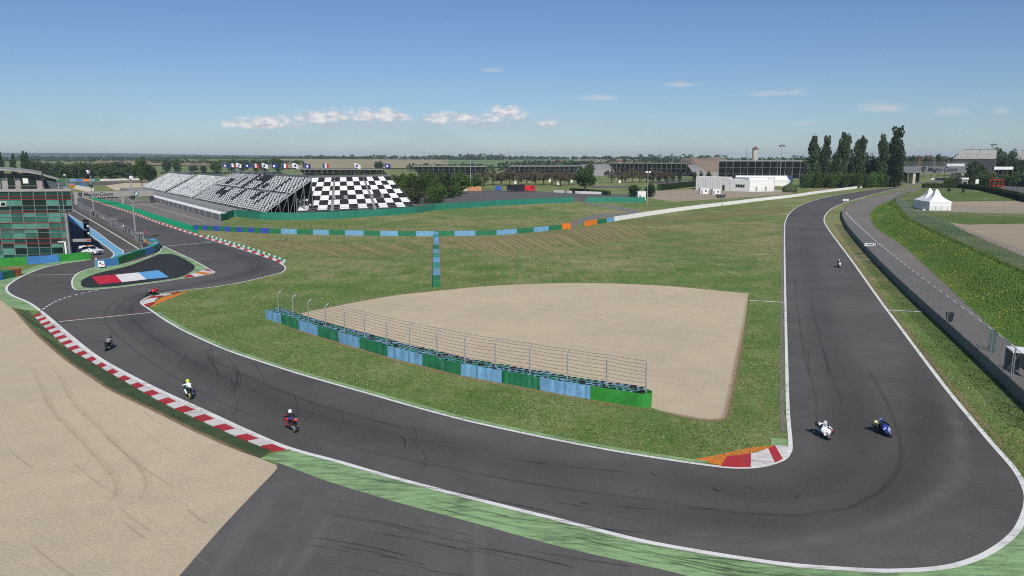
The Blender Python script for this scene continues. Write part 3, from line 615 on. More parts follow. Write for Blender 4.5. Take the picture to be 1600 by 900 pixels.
for k in range(20):
    px = rb.uniform(290, 660); py0 = 520 + (px - 290) * 0.30 + rb.uniform(10, 70) * (1 if px > 330 else 0.4)
    ln = rb.uniform(14, 52); cv_ = rb.uniform(2, 11); sl_ = rb.uniform(-0.35, 0.5)
    soft_ribbon(L1, W([(px, py0), (px + sl_ * ln * 0.5 + cv_, py0 + ln * 0.5), (px + sl_ * ln, py0 + ln * 0.9)], 0, 6), rb.uniform(0.07, 0.18), 0.029)
for k in range(26):
    px = rb.uniform(480, 1350); base = interp_y([(480, 715), (662, 765), (887, 822), (1112, 871), (1400, 895)], px)
    ln = rb.uniform(60, 260); dy = ln * rb.uniform(0.10, 0.30); y0 = base + rb.uniform(2, 14) * (1 + px / 900)
    soft_ribbon(L1, W([(px, y0), (px + ln * 0.5, y0 + dy * 0.5 + rb.uniform(-3, 3)), (px + ln, y0 + dy)], 0, 6), rb.uniform(0.08, 0.2), 0.031)
for x0, y0, x1, y1 in ((780, 716, 990, 740), (950, 790, 1030, 797), (820, 860, 1000, 888), (1075, 795, 1120, 796), (300, 545, 275, 575), (1262, 545, 1266, 588), (1290, 548, 1294, 590)):
    soft_ribbon(L1, W([(x0, y0), ((x0 + x1) / 2, (y0 + y1) / 2 + 1), (x1, y1)], 0, 6), 0.14, 0.030)
for k in range(14):
    px = rb.uniform(760, 1440); py = rb.uniform(660, 800); a_ = rb.uniform(0, 6)
    p = at(px, py); soft_ribbon(L1, [p, p + Vector((0.3 * math.cos(a_), 0.3 * math.sin(a_), 0)), p + Vector((0.6 * math.cos(a_), 0.6 * math.sin(a_), 0))], rb.uniform(0.1, 0.25), 0.033)
for k in range(30):
    px = rb.uniform(420, 900); py = rb.uniform(770, 930) ; ln = rb.uniform(60, 200)
    if px < 280 + (900 - py) * 0.9: continue
    soft_ribbon(L1, W([(px, py), (px + ln * .5, py + ln * 0.08), (px + ln, py + ln * 0.2)], 0, 5), rb.uniform(0.06, 0.14), 0.022)
rl = resample(W(race, 0), 240)
for k in range(13):
    i0 = rb.randrange(30, 190); n_ = rb.randrange(14, 46); soft_ribbon(L2, offs(rl[i0:i0 + n_], rb.uniform(-3.2, 3.2)), rb.uniform(.2, .5), 0.0275 + k * .00005)
soft_build('racing_line', L2, M['rubber_band'], ''); soft_build('dust_line', L3, M['dust_band'], ''); soft_build('tyre_marks', L1, M['rubber_mark'], '')

# ---- bare earth along edges, ruts in the gravel
M['earth_edge'] = overlay_mat('bare_earth_edge', (0.34, 0.24, 0.145), 0.8, 0.95, 1.2)
M['rut'] = overlay_mat('gravel_rut', (0.36, 0.28, 0.18), 0.22, 0.95, 0.8)
M['rake'] = overlay_mat('raked_ridge', (0.60, 0.50, 0.35), 0.25, 0.95, 0.8)
gt = W([(456, 495), (480, 487), (520, 479), (560, 471), (620, 461), (690, 453.5), (760, 447), (830, 443.5), (900, 442), (980, 443.5), (1060, 448), (1120, 454), (1170, 458.5)], 0)
gt2 = W([(1169, 460), (1163, 510), (1152, 570), (1140, 630), (1134, 652), (1118, 657), (1090, 655), (1060, 649), (1025, 640)], 0)
E1 = []
soft_ribbon(E1, gt, .7, .016); soft_ribbon(E1, gt2, .8, .017)
soft_ribbon(E1, offs(W([(412, 497.5), (440, 507), (466, 516), (498, 526.3), (529, 536), (562, 545.5), (605, 558.8), (660, 573), (720, 588), (784, 600), (843, 611), (922, 625.5), (998, 638), (1030, 640)], 0), -.1), .9, .015)
soft_ribbon(E1, offs([p for p, q in zip(ow, spl(outer)) if 350 < q.y < 740 and q.x > 1290], .55), .8, .013)
soft_ribbon(E1, W([(689.5, 449), (687.5, 367)], 0), .8, .013); soft_ribbon(E1, W([(674.5, 449), (675.5, 367)], 0), .6, .013)
soft_ribbon(E1, offs(turf_out, .1), .5, .02)
o_ = soft_build('bare_earth', E1, M['earth_edge'], ''); o_.parent = None; tag(o_, 'narrow strips of bare earth along barriers and gravel edges', 'earth')
R1 = []; R2 = []
for d_ in (0, 1.5): soft_ribbon(R1, offs(W([(40, 560), (62, 600), (80, 640), (110, 672), (150, 715), (178, 750), (180, 772), (170, 785)], 0), d_), .35, .017); soft_ribbon(R2, offs(W([(40, 560), (62, 600), (80, 640), (110, 672), (150, 715), (178, 750), (180, 772), (170, 785)], 0), d_ + .25), .25, .018)
for k in range(16):
    px = rb.uniform(-50, 330); py = rb.uniform(540, 880); l_ = rb.uniform(30, 120)
    if py < 500 + px * .62 or px > 280 + (900 - py) * .85 - l_: continue
    soft_ribbon(R1 if k % 2 else R2, W([(px, py), (px + l_ * .5, py + l_ * .42), (px + l_, py + l_ * .75)], 0, 5), rb.uniform(.1, .3), .0165)
for k in range(40):
    px = rb.uniform(560, 1040); py = rb.uniform(462, 600); l_ = rb.uniform(40, 110)
    if py > 500 + (px - 500) * .19: continue
    soft_ribbon(R1 if k % 2 else R2, W([(px, py), (px + l_ * .5, py + l_ * .08), (px + l_, py + l_ * .14)], 0, 5), rb.uniform(.1, .35), .0165)
for nm, L, mt, lab in (('gravel_ruts', R1, 'rut', 'faint darker ruts in the gravel traps'), ('gravel_ridges', R2, 'rake', 'faint pale rake ridges in the gravel traps')):
    o_ = soft_build(nm, L, M[mt], ''); o_.parent = None; tag(o_, lab, 'gravel')
# ---- grass tufts on the nearer grass
import numpy as np
def inside(P, poly):
    x, y = P[:, 0], P[:, 1]; r = np.zeros(len(P), bool); q = np.array([(p.x, p.y) for p in poly]); n = len(q)
    for i in range(n):
        x1, y1 = q[i]; x2, y2 = q[(i + 1) % n]
        if y1 == y2: continue
        c = ((y1 > y) != (y2 > y)) & (x < (x2 - x1) * (y - y1) / (y2 - y1) + x1); r ^= c
    return r
rs_ = np.random.RandomState(4)
U = rs_.rand(150000, 2); PX = 250 + U[:, 0] * 1380; PY = 385 + U[:, 1] * 360
xr = (PX - 800) / F; yr = (450 - PY) / F; dz = -SP + yr * CP; tt = -CH / dz; G = np.stack([xr * tt, (CP + yr * SP) * tt], 1)
G += rs_.randn(*G.shape) * .3
track_poly = [Vector(v) for v in TR.v]
grav = gt + gt2 + WL([(1000, 640), (800, 602), (620, 563), (500, 528), (412, 498)])
wl_ = W(wall_px); right_side = wl_ + [Vector((300, 400, 0)), Vector((300, 20, 0))]
ok = ~inside(G, track_poly) & ~inside(G, grav) & ~inside(G, right_side) & ~inside(G, gp + [Vector((p.x, p.y, 0)) for p in ow[o0:oi]]) & ~inside(G, turf_out + WL([(420, 722), (280, 900), (-900, 1050), (-900, 440)])) & ~inside(G, WL([(437, 722), (900, 825), (1319, 895), (1900, 1150), (120, 1150)])) & ~inside(G, kerb_out + turf_out[::-1])
ok &= ~((PX < 475) & (PY > 688)); G = G[ok]; patch = np.array([noise.noise(Vector((x * .25, y * .25, 0))) for x, y in G]); G = G[patch + rs_.rand(len(G)) * .7 > .12]
V = []; Fc = []; MI = []
for i, (x, y) in enumerate(G):
    d_ = math.hypot(x, y) / 60; h_ = rs_.uniform(.04, .10) * (.6 + .4 * d_); a = rs_.uniform(0, 6.28); w = .042 * (.5 + .5 * d_); mi = 0 if rs_.rand() < .78 else (1 if rs_.rand() < .86 else 2)
    for k in range(2):
        b_ = a + k * 1.9; k0 = len(V); V += [(x - w * math.cos(b_), y - w * math.sin(b_), 0), (x + w * math.cos(b_), y + w * math.sin(b_), 0), (x + rs_.uniform(-.08, .08), y + rs_.uniform(-.08, .08), h_)]; Fc.append((k0, k0 + 1, k0 + 2)); MI.append(mi)
me = bpy.data.meshes.new('grass'); me.from_pydata(V, [], Fc)
for mt in (plain('blade_green', (0.095, 0.18, 0.036), .8, .2), plain('blade_straw', (0.27, 0.25, 0.11), .8, .2), plain('clover_white', (0.38, 0.38, 0.28), .8, .1)): me.materials.append(mt)
me.polygons.foreach_set('material_index', MI); o_ = bpy.data.objects.new('grass', me); COL.objects.link(o_); tag(o_, 'short tufts of grass and clover over the infield', 'grass', kind='stuff')
print('tufts', len(G))

V = []; Fc = []; MI = []
for i in range(26000):
    u = rs_.rand() ** 1.6 * n * .72; k_ = int(u); t_ = rs_.rand(); p = A[k_].lerp(A[k_ + 1], u - k_).lerp(B[k_].lerp(B[k_ + 1], u - k_), t_)
    yl = noise.noise(Vector((p.x * .12, p.y * .12, 7))) > .08 and rs_.rand() < .2
    z_ = BZ * sstep(0, 1, t_) - .06; h_ = rs_.uniform(.12, .34); a_ = rs_.uniform(0, 6.28); w = .07; mi = 2 if yl else (0 if rs_.rand() < .75 else 1)
    for q_ in range(2):
        b_ = a_ + q_ * 1.8; k0 = len(V); V += [(p.x - w * math.cos(b_), p.y - w * math.sin(b_), z_), (p.x + w * math.cos(b_), p.y + w * math.sin(b_), z_), (p.x + rs_.uniform(-.15, .15), p.y + rs_.uniform(-.15, .15), z_ + h_)]; Fc.append((k0, k0 + 1, k0 + 2)); MI.append(mi)
me = bpy.data.meshes.new('grass'); me.from_pydata(V, [], Fc)
for mt in (plain('bank_blade', (0.10, 0.20, 0.035), .8, .25), plain('bank_blade_pale', (0.18, 0.24, 0.06), .8, .2), plain('buttercup', (0.42, 0.37, 0.05), .8, .1)): me.materials.append(mt)
me.polygons.foreach_set('material_index', MI); o_ = bpy.data.objects.new('grass', me); COL.objects.link(o_); tag(o_, 'taller grass and yellow flowers on the bank', 'grass', kind='stuff')

# ---- windrows of cut grass drying on the infield
M['straw'] = overlay_mat('cut_straw', (0.40, 0.325, 0.165), 1.0, 0.95, 0.7); M['straw_wide'] = overlay_mat('dry_mown_grass', (0.32, 0.265, 0.13), 0.6, 0.95, 0.12)
H1 = []; H2 = []
for i in range(44):
    x0 = 716 + i * 6.2 + rb.uniform(-2, 2); y0 = 374 - (x0 - 716) * .075 + rb.uniform(-2, 5) - (6 if x0 > 880 else 0); L_1 = rb.uniform(.45, 1.0)
    soft_ribbon(H1, W([(x0, y0), (x0 + 26 * L_1, y0 + 14 * L_1), (x0 + 54 * L_1, y0 + 30 * L_1)], 0, 5), rb.uniform(.7, 1.2), .02)
for i in range(22):
    x0 = 372 + i * 10.5 + rb.uniform(-3, 3); y0 = 374 + rb.uniform(0, 14); L_1 = rb.uniform(.5, 1.1)
    soft_ribbon(H1, W([(x0, y0), (x0 + 30 * L_1, y0 + 8 * L_1), (x0 + 62 * L_1, y0 + 19 * L_1)], 0, 5), rb.uniform(.6, 1.0), .02)
soft_ribbon(H2, W([(700, 384), (800, 378), (900, 368), (1010, 358)], 0), 34, .012); soft_ribbon(H2, W([(380, 380), (480, 384), (560, 390), (660, 392)], 0), 20, .012); soft_ribbon(H2, W([(960, 352), (1060, 342), (1160, 333), (1230, 325)], 0), 22, .013)
for nm, L, mt, lab in (('straw_windrows', H1, 'straw', 'tan lines of cut grass drying on the infield'), ('dry_patches', H2, 'straw_wide', 'dry tan patches in the mown infield grass')):
    o_ = soft_build(nm, L, M[mt], ''); o_.parent = None; tag(o_, lab, 'grass')
# ================================================================ barriers and fences
def wall_segments(name, label, cat, base_px, bounds, cols, h, th, part='panel', z0=0.0, base_z=0.0, cap=None, back=1.0, gap=0.03, ripple=0.0, group=None):
    """barrier along a traced ground line, cut into panels at the given pixel columns"""
    pts = [at(x, interp_y(base_px, x), base_z) for x in bounds]
    root = thing(name, pts[0], label, cat, group)
    for i in range(len(bounds) - 1):
        k = 6; seg = []
        for j in range(k + 1):
            x = bounds[i] + (bounds[i + 1] - bounds[i]) * j / k; seg.append(at(x, interp_y(base_px, x), base_z))
        d = (seg[-1] - seg[0]).normalized(); seg[0] = seg[0] + d * gap / 2; seg[-1] = seg[-1] - d * gap / 2
        nn = nrm2(seg)
        if ripple: seg = [p + n_ * random.uniform(-ripple, ripple) for p, n_ in zip(seg, nn)]
        bk_ = [p + n_ * th * back for p, n_ in zip(seg, nn)]
        hj = [h * random.uniform(1 - ripple * 0.8, 1 + ripple * 0.8) if ripple else h] * (k + 1)
        if ripple: hj = [h + random.uniform(-ripple, ripple) * 0.8 for _ in seg]
        m = MB(); rings = [[(p.x, p.y, base_z + z0), (p.x, p.y, base_z + hh), (q.x, q.y, base_z + hh), (q.x, q.y, base_z + z0)] for p, q, hh in zip(seg, bk_, hj)]
        m.loft(rings); o = m.build(part, [M[cols[i % len(cols)]]], root)
    return root

# ---- the long blue and green barrier across the infield
bg_px = [(301, 359), (360, 362), (420, 364.6), (440, 365.3), (520, 367.2), (600, 368.6), (676, 369), (776, 367.6), (834, 362.8), (878, 358.4), (892, 357)]
b1 = [301, 303, 309, 317, 325, 333, 343, 351, 360, 369, 378, 388, 397, 407, 420]
wall_segments('tyre_barrier', 'row of small dark blue and green blocks starting the infield barrier', 'barrier', bg_px, b1, ['bgreen', 'bdeep'], 1.15, 1.0, 'block')
b2 = [420, 439, 464, 489, 514, 539, 568, 594, 622, 650, 680, 710, 743, 776, 807.5, 834, 857, 878]
wall_segments('concrete_barrier', 'long light blue and green barrier crossing the infield', 'barrier', bg_px, b2, ['bgreen', 'bblue'], 1.15, 0.45)
wall_segments('barrier_block', 'orange block ending the infield barrier before the gap', 'barrier', bg_px, [878.5, 892], ['borange'], 1.4, 0.6, 'block')
bg2 = [(916, 353.5), (933, 350.5), (948, 347.8), (960, 345.6)]
wall_segments('barrier_block', 'orange block just after the gap in the barrier', 'barrier', bg2, [916, 933], ['borange'], 1.35, 0.6, 'block')
wall_segments('concrete_barrier', 'short green and blue barrier between orange block and white wall', 'barrier', bg2, [933.3, 948, 960], ['bgreen', 'bblue'], 1.2, 0.45)
# ---- white wall
ww = W([(960.5, 345.5), (1010, 337.5), (1060, 330), (1130, 321.2), (1200, 312.5), (1240, 308), (1280, 302), (1330, 295.5), (1360, 292), (1400, 287.5), (1428, 284.5)])
N_ = 84; rs = resample(ww, N_); wroot = thing('white_wall', rs[0], 'long white painted concrete wall beside the far straight', 'wall'); nn = nrm2(rs)
for i in range(N_):
    d = (rs[i + 1] - rs[i]).normalized() * 0.02; a_, b_ = rs[i] + d, rs[i + 1] - d; hh = 1.3 + random.uniform(-0.03, 0.03); m = MB()
    m.loft([[(p.x, p.y, 0), (p.x + n_.x * .1, p.y + n_.y * .1, hh), (p.x + n_.x * .35, p.y + n_.y * .35, hh), (p.x + n_.x * .45, p.y + n_.y * .45, 0)] for p, n_ in ((a_, nn[i]), (b_, nn[i + 1]))])
    m.build('wall_block', M['whitewall'], wroot)
# ---- narrow barrier that runs towards the camera
p0, p1 = at(682.3, 449), at(681.5, 367.5); rt = thing('tyre_barrier', p0, 'narrow blue and green topped barrier running across the grass', 'barrier')
cl = ['bgreen', 'tyre_blue', 'tyre_green', 'bblue', 'tyre_green', 'tyre_blue', 'bgreen', 'tyre_blue', 'bblue', 'tyre_green', 'bblue', 'tyre_green']
cs = [0, .06, .16, .25, .33, .42, .5, .6, .7, .79, .88, .95, 1]
for i in range(12):
    a_, b_ = p0.lerp(p1, cs[i]), p0.lerp(p1, cs[i + 1]); c = (a_ + b_) / 2; L = (b_ - a_).length - 0.08
    m = MB(); m.box((c.x, c.y, 0.55), (1.12, L, 1.1 + random.uniform(-.03, .03)), math.atan2(p1.y - p0.y, p1.x - p0.x) - math.pi / 2)
    m.build('barrier_block', M[cl[i]], rt)
# ---- pit entry barriers
wall_segments('tyre_barrier', 'green and blue belt barrier in front of the glass pit building', 'barrier', [(-40, 419), (0, 416), (43, 413.5), (93, 409.5), (142, 405)], [-40, 0, 43, 93, 142], ['bvivid', 'bvivid', 'bcobalt', 'bvivid'], 1.3, 0.9, ripple=0.04)
wall_segments('tyre_barrier', 'short blue green and orange barrier by the pit entry, cut by the frame', 'barrier', [(-40, 447), (0, 438.5), (5, 437.5), (24, 433), (34, 430.5)], [-40, 5, 24, 34], ['bcobalt', 'bgreen', 'brick_orange'], 1.15, 1.6, ripple=0.03)
cb = [(156, 418.3), (167, 418), (186, 414), (200, 408), (220, 401.5), (240, 395.5), (248, 391), (250, 387), (247, 383.5), (240, 381)]
cw = W(cb, 0, 5); rs = resample(cw, 9); nn = nrm2(rs); rt = thing('tyre_barrier', rs[0], 'curved blue and green belt barrier at the head of the pit wall', 'barrier')
for i, c in enumerate(['bcobalt', 'bvivid', 'bvivid', 'bgreen', 'bcobalt', 'bgreen', 'bcobalt', 'bcobalt', 'bcobalt']):
    a_, b_ = rs[i], rs[i + 1]; m = MB()
    m.loft([[(p.x, p.y, 0), (p.x, p.y, 1.3), (p.x + n_.x * .06, p.y + n_.y * .06, 1.3), (p.x + n_.x * .06, p.y + n_.y * .06, 0)] for p, n_ in ((a_, nn[i]), (b_, nn[i + 1]))]); m.build('belt_panel', M[c], rt)
    m = MB(); m.loft([[(p.x + n_.x * .08, p.y + n_.y * .08, 0), (p.x + n_.x * .08, p.y + n_.y * .08, 1.22), (p.x + n_.x * 1.2, p.y + n_.y * 1.2, 1.22), (p.x + n_.x * 1.2, p.y + n_.y * 1.2, 0)] for p, n_ in ((a_, nn[i]), (b_, nn[i + 1]))]); m.build('tyre_block', M['tyre_green' if i % 2 else 'tyre_blue'], rt)
sp_ = at(160.5, 418.8); sg = thing('notice_board', sp_ - Vector((0, .3, 0)), 'small white notice board on the nose of the curved pit barrier', 'sign')
m = MB(); m.box((sp_.x, sp_.y - .3, 0.75), (1.05, .05, 1.0)); m.build('board', M['white'], sg)
m = MB(); m.box((sp_.x - .15, sp_.y - .335, 0.85), (.35, .01, .3), mi=0); m.build('blue_mark', M['blue'], sg)
m = MB(); m.box((sp_.x + .2, sp_.y - .335, 0.6), (.35, .01, .2), mi=0); m.build('red_mark', M['red'], sg)

# ---- tyres
def tyre_stack_mesh(mat, mat2):
    prof = []; hts = 5; th_ = 0.20
    for k in range(hts):
        z = k * th_; prof += [(0.26, z), (0.315, z + .05), (0.315, z + th_ - .05), (0.26, z + th_)]
    z = hts * th_; prof += [(0.19, z - 0.005), (0.18, z - 0.06), (0.19, z - 0.35)]
    m = MB(); m.lathe(prof, n=11)
    for i, f in enumerate(m.f): m.m[i] = 1 if (len(m.f) - i) <= 22 or random.random() < 0.1 else 0
    return m.mesh('tyre_stack', [mat, mat2])
stacks = [tyre_stack_mesh(M['tyre_green'], M['rubber']), tyre_stack_mesh(M['tyre_blue'], M['rubber']), tyre_stack_mesh(M['rubber'], M['rubber'])]
tw_px = [(415, 498), (440, 506.3), (466, 515.3), (498, 525.5), (529, 535), (562, 544.5), (605, 557.5), (660, 571.5), (720, 586.5), (784, 598.5), (843, 609.5), (922, 624), (998, 636.5), (1022, 638)]
bounds = [415, 439, 466, 497.5, 529, 562, 605, 660, 720, 784, 843, 922]
twl = W(tw_px, 0, 4)
tw = thing('tyre_wall', at(700, interp_y(tw_px, 700)), 'long tyre wall wrapped in light blue and green belting before the gravel', 'tyre wall')
def belt(x0, x1, mat, hgt_=1.06):
    k = max(9, int((x1 - x0) / 4.5)); seg = [at(x0 + (x1 - x0) * j / k, interp_y(tw_px, x0 + (x1 - x0) * j / k)) for j in range(k + 1)]
    nn = nrm2(seg); seg = [p + n_ * random.uniform(-0.06, 0.06) for p, n_ in zip(seg, nn)]
    vs = []; m = MB(); rings = []
    for p, n_ in zip(seg, nn):
        hh = hgt_ + random.uniform(-0.04, 0.05); mid_ = random.uniform(-0.03, 0.03)
        rings.append([(p.x, p.y, 0.0), (p.x - n_.x * mid_, p.y - n_.y * mid_, hh * .5), (p.x, p.y, hh), (p.x + n_.x * .03, p.y + n_.y * .03, hh), (p.x + n_.x * .03, p.y + n_.y * .03, 0.0)])
    m.loft(rings); return m.build('belt_panel', M[mat], tw, smooth=False)
for i in range(len(bounds) - 1): belt(bounds[i] + 0.4, bounds[i + 1], 'bblue' if i % 2 == 0 else 'bgreen')
# the bright end panel wraps round the end of the wall
e0 = [at(922.4 + (1004 - 922.4) * j / 10, interp_y(tw_px, 922.4 + (1004 - 922.4) * j / 10)) for j in range(11)]
dE = (e0[-1] - e0[-2]).normalized(); nE = nrm2(e0)[-1]; ctr = e0[-1] + nE * .6
for k in range(1, 9):
    a_ = -math.pi / 2 + math.pi * k / 8; e0.append(ctr + dE * math.cos(a_) * .6 + nE * math.sin(a_) * .6)
nn = nrm2(e0); m = MB(); m.loft([[(p.x, p.y, 0), (p.x, p.y, 1.06 + random.uniform(-.02, .04)), (p.x + n_.x * .03, p.y + n_.y * .03, 1.06), (p.x + n_.x * .03, p.y + n_.y * .03, 0)] for p, n_ in zip(e0, nn)]); m.build('belt_panel', M['bvivid'], tw)
fr = resample(W([p for p in tw_px[:-2]] + [(1004, 637)], 0, 4), 78); nn = nrm2(fr)
for r_ in range(3):
    for i in range(78):
        p = fr[i] + nn[i] * (0.38 + r_ * 0.62) + (fr[i + 1] - fr[i]) * (0.5 if r_ % 2 else 0.0)
        child('tyre_stack', stacks[(2 if random.random() < 0.08 else (0 if (i // 6 + r_) % 2 else 1))], tw, (p.x - tw.location.x, p.y - tw.location.y, 0), (0, 0, random.uniform(0, 6)), (1, 1, random.uniform(0.94, 1.03)))
# ---- debris fences
def debris_fence(label, bases, z0, ph, lean, nw, mesh_step=0.0, wire='wire', straight_last=False, r=0.045, arm=0.55, wr=0.013, name='debris_fence'):
    """posts with bent tops carrying horizontal cables; lean = sideways direction of the bent arm (per post)"""
    root = thing(name, bases[0] + Vector((0, 0, z0)), label, 'fence')
    def post(i):
        b = bases[i]; l = lean[i]; k = 0.0 if (straight_last and i == len(bases) - 1) else arm
        return [Vector((b.x, b.y, z0)), Vector((b.x, b.y, z0 + ph - arm * 0.6)), Vector((b.x, b.y, z0 + ph - arm * 0.35)) + l * k * 0.25, Vector((b.x, b.y, z0 + ph)) + l * k * 0.75]
    P = [post(i) for i in range(len(bases))]
    for p in P: MB().tube(p, r, 6).build('post', M['steel'], root)
    def on(pp, f):
        L = [(b - a).length for a, b in zip(pp, pp[1:])]; s = f * sum(L)
        for (a, b), l in zip(zip(pp, pp[1:]), L):
            if s <= l + 1e-6: return a.lerp(b, s / l)
            s -= l
        return pp[-1]
    for w in range(nw):
        f = 0.08 + 0.92 * w / (nw - 1); pts = []
        for i in range(len(P)):
            a_ = on(P[i], f)
            pts.append(a_)
            if i < len(P) - 1: pts.append(a_.lerp(on(P[i + 1], f), 0.5) - Vector((0, 0, 0.02 + random.random() * 0.03)))
        MB().tube(pts, wr, 4).build('cable', M[wire], root)
    if mesh_step:
        m = MB()
        for i in range(len(P) - 1):
            L = (bases[i + 1] - bases[i]).length; k = max(2, int(L / mesh_step)); w = 0.011
            for j in range(k):
                t = (j + 0.5) / k; q = [a.lerp(b, t) for a, b in zip(P[i], P[i + 1])]; d = (bases[i + 1] - bases[i]).normalized() * w
                m.add([q[0] - d, q[0] + d, q[1] - d, q[1] + d, q[3] - d, q[3] + d], [(0, 1, 3, 2), (2, 3, 5, 4)])
        o_ = m.build('wire_mesh', M['mesh'], root); o_['kind'] = 'stuff'
    return root
pxs = [427, 449.5, 474, 500.6, 530, 561, 595.6, 632, 674, 718, 766.5, 820.6, 879.5, 941.6, 1008]
bs = []; ln = []
for x in pxs:
    a_ = at(x - 2, interp_y(tw_px, x - 2)); b_ = at(x + 2, interp_y(tw_px, x + 2)); d = (b_ - a_).normalized(); n_ = Vector((-d.y, d.x, 0)); p = (a_ + b_) / 2 + n_ * 0.7
    xx = x + 4; bs.append(p); ln.append(n_)
debris_fence('tall cable fence on bent posts rising out of the tyre wall', bs, 0.0, 3.35, ln, 12, straight_last=True, wr=.017, r=.055)
# right-hand concrete wall and fence
rw = W(wall_px, 0); Lw = plen(rw); nb = 74; rs = resample(rw, nb); nn = nrm2(rs)
cwall = thing('concrete_wall', rs[10], 'curving concrete wall between the straight and the service road', 'wall')
for i in range(nb):
    d = (rs[i + 1] - rs[i]).normalized() * 0.012; a_, b_ = rs[i] + d, rs[i + 1] - d; m = MB()
    m.loft([[(p.x, p.y, 0), (p.x - n_.x * .04, p.y - n_.y * .04, 1.0), (p.x - n_.x * .26, p.y - n_.y * .26, 1.0), (p.x - n_.x * .3, p.y - n_.y * .3, 0)] for p, n_ in ((a_, nn[i]), (b_, nn[i + 1]))]); m.build('wall_block', M['concrete'], cwall)
ip = spl(wall_px); fpts = [p for p, q in zip(rw, ip) if not (q.y < 352)]
nf = int(plen(fpts) / 3.1); rs = resample(fpts, nf); nn = nrm2(rs)
debris_fence('tall steel debris fence standing on the curving concrete wall', [p - n_ * 0.22 for p, n_ in zip(rs, nn)], 0.98, 2.75, [n_.copy() for n_ in nn], 11, 0.11, 'mesh', wr=0.012, r=0.05)
tp = W(top_px, BZ); tpx = spl(top_px); fpts = [p + Vector((0.3, 0.2, 0)) for p, q in zip(tp, tpx) if not (q.y < 310)]
rs = resample(fpts, int(plen(fpts) / 3.0)); nn = nrm2(rs)
debris_fence('grey mesh fence with curved posts along the top of the grass bank', [p.copy() for p in rs], BZ - 0.05, 2.45, [n_ * -1 for n_ in nn], 8, 0.10, 'mesh', wr=0.010, r=0.04)
# low paddock fence in front of the tents
fpts = WL([(1432, 333), (1500, 333), (1600, 335.5), (1700, 338)], BZ); rs = resample(fpts, 24)
debris_fence('thin dark mesh fence in front of the white tents', rs, BZ, 1.9, [Vector((0, 1, 0))] * 25, 5, 0.14, 'mesh', r=0.04, arm=0.01, wr=0.008)
# ---- green sheet fence
gf = [(345.5, 346), (367, 338.5), (406, 343), (440, 344), (473, 344), (520, 342), (600, 337.2), (648, 333.5), (665, 331), (680, 328.5), (776, 322), (838, 318.8), (896, 316.2)]
gs = resample(WL(gf), 92); gfr = thing('sheet_fence', gs[40], 'long green sheet metal fence below the grandstands', 'fence')
for i in range(92):
    a_, b_ = gs[i], gs[i + 1]; d = (b_ - a_).normalized(); n_ = Vector((-d.y, d.x, 0)); m = MB(); k = 8; hh = 2.25 + random.uniform(-.03, .03)
    m.loft([[(q.x, q.y, 0), (q.x, q.y, hh), (q.x + n_.x * .03, q.y + n_.y * .03, hh), (q.x + n_.x * .03, q.y + n_.y * .03, 0)] for q in [a_.lerp(b_, 0.004 + 0.99 * j / k) + n_ * (0.03 if j % 2 else 0) for j in range(k + 1)]]); m.build('sheet_panel', M['sheetgreen'], gfr)
gs = resample(WL([(916, 316.4), (960, 316.2), (1008, 316.6)]), 9); gfr = thing('sheet_fence', gs[4], 'short green sheet fence beside the gate gap', 'fence')
for i in range(9):
    a_, b_ = gs[i], gs[i + 1]; d = (b_ - a_).normalized(); n_ = Vector((-d.y, d.x, 0)); m = MB(); k = 8
    m.loft([[(q.x, q.y, 0), (q.x, q.y, 2.3), (q.x + n_.x * .03, q.y + n_.y * .03, 2.3), (q.x + n_.x * .03, q.y + n_.y * .03, 0)] for q in [a_.lerp(b_, 0.004 + 0.99 * j / k) + n_ * (0.03 if j % 2 else 0) for j in range(k + 1)]]); m.build('sheet_panel', M['sheetgreen'], gfr)
# yard fence by the white building
rs = resample(WL([(1012, 313.5), (1060, 313.5), (1110, 311), (1180, 304.5), (1240, 298.5)]), 30)
debris_fence('thin dark post fence around the white building yard', rs, 0, 2.4, [Vector((0, 1, 0))] * 31, 3, 0, 'mesh', r=0.05, arm=0.01, wr=0.012)
# braking boards on arms
for (px, py, lab, wd) in ((1380, 398, 'nearer white braking board on an arm beside the concrete wall', 2.9), (1338, 320.5, 'farther white braking board on an arm by the bend', 3.2)):
    b = at(px, py); t_ = thing('braking_board', b, lab, 'sign'); zc = hgt(b.y, 382 if px > 1350 else 312.5); xl = xat(1350 if px > 1350 else 1316.5, b.y, zc)
    MB().tube([b, (b.x, b.y, zc), (xl + wd * .8, b.y, zc)], 0.05).build('post', M['steel'], t_)
    hb = 0.62 if px > 1350 else 0.85
    MB().box((xl + wd * .38, b.y - .06, zc), (wd * 0.72, .06, hb)).build('board', M['white'], t_)
    for k in range(3): MB().box((xl + wd * (.26 + .12 * k), b.y - .10, zc), (wd * 0.07, .01, hb * .45)).build('dark_mark', M['dark'], t_)
# marshal shelter and bin behind the fence
b = at(1574, 592, 0.0); b = at(1586, 585, 0); t_ = thing('marshal_shelter', b, 'marshal shelter with white roof behind the concrete wall', 'shelter')
dv = (at(1600, 634) - at(1523, 560)).normalized(); an = math.atan2(dv.y, dv.x); Mt = Matrix.Translation(b) @ Matrix.Rotation(an, 4, 'Z')
m = MB(); m.box((0, 0, 2.15), (2.1, 1.3, .08), M=Mt); m.build('roof', M['canvas'], t_)
for sx_ in (-1, 1):
    for sy_ in (-1, 1): MB().bar(Mt @ Vector((sx_ * 1.0, sy_ * .6, 0)), Mt @ Vector((sx_ * 1.0, sy_ * .6, 2.12)), .06, .06).build('post', M['steel'], t_)
m = MB(); m.box((-1.02, 0, 1.1), (.03, 1.1, 1.9), M=Mt); m.build('side_screen', M['dark'], t_)
m = MB(); m.box((0, .62, 1.0), (1.9, .03, 1.2), M=Mt); m.build('rear_screen', M['mesh'], t_)
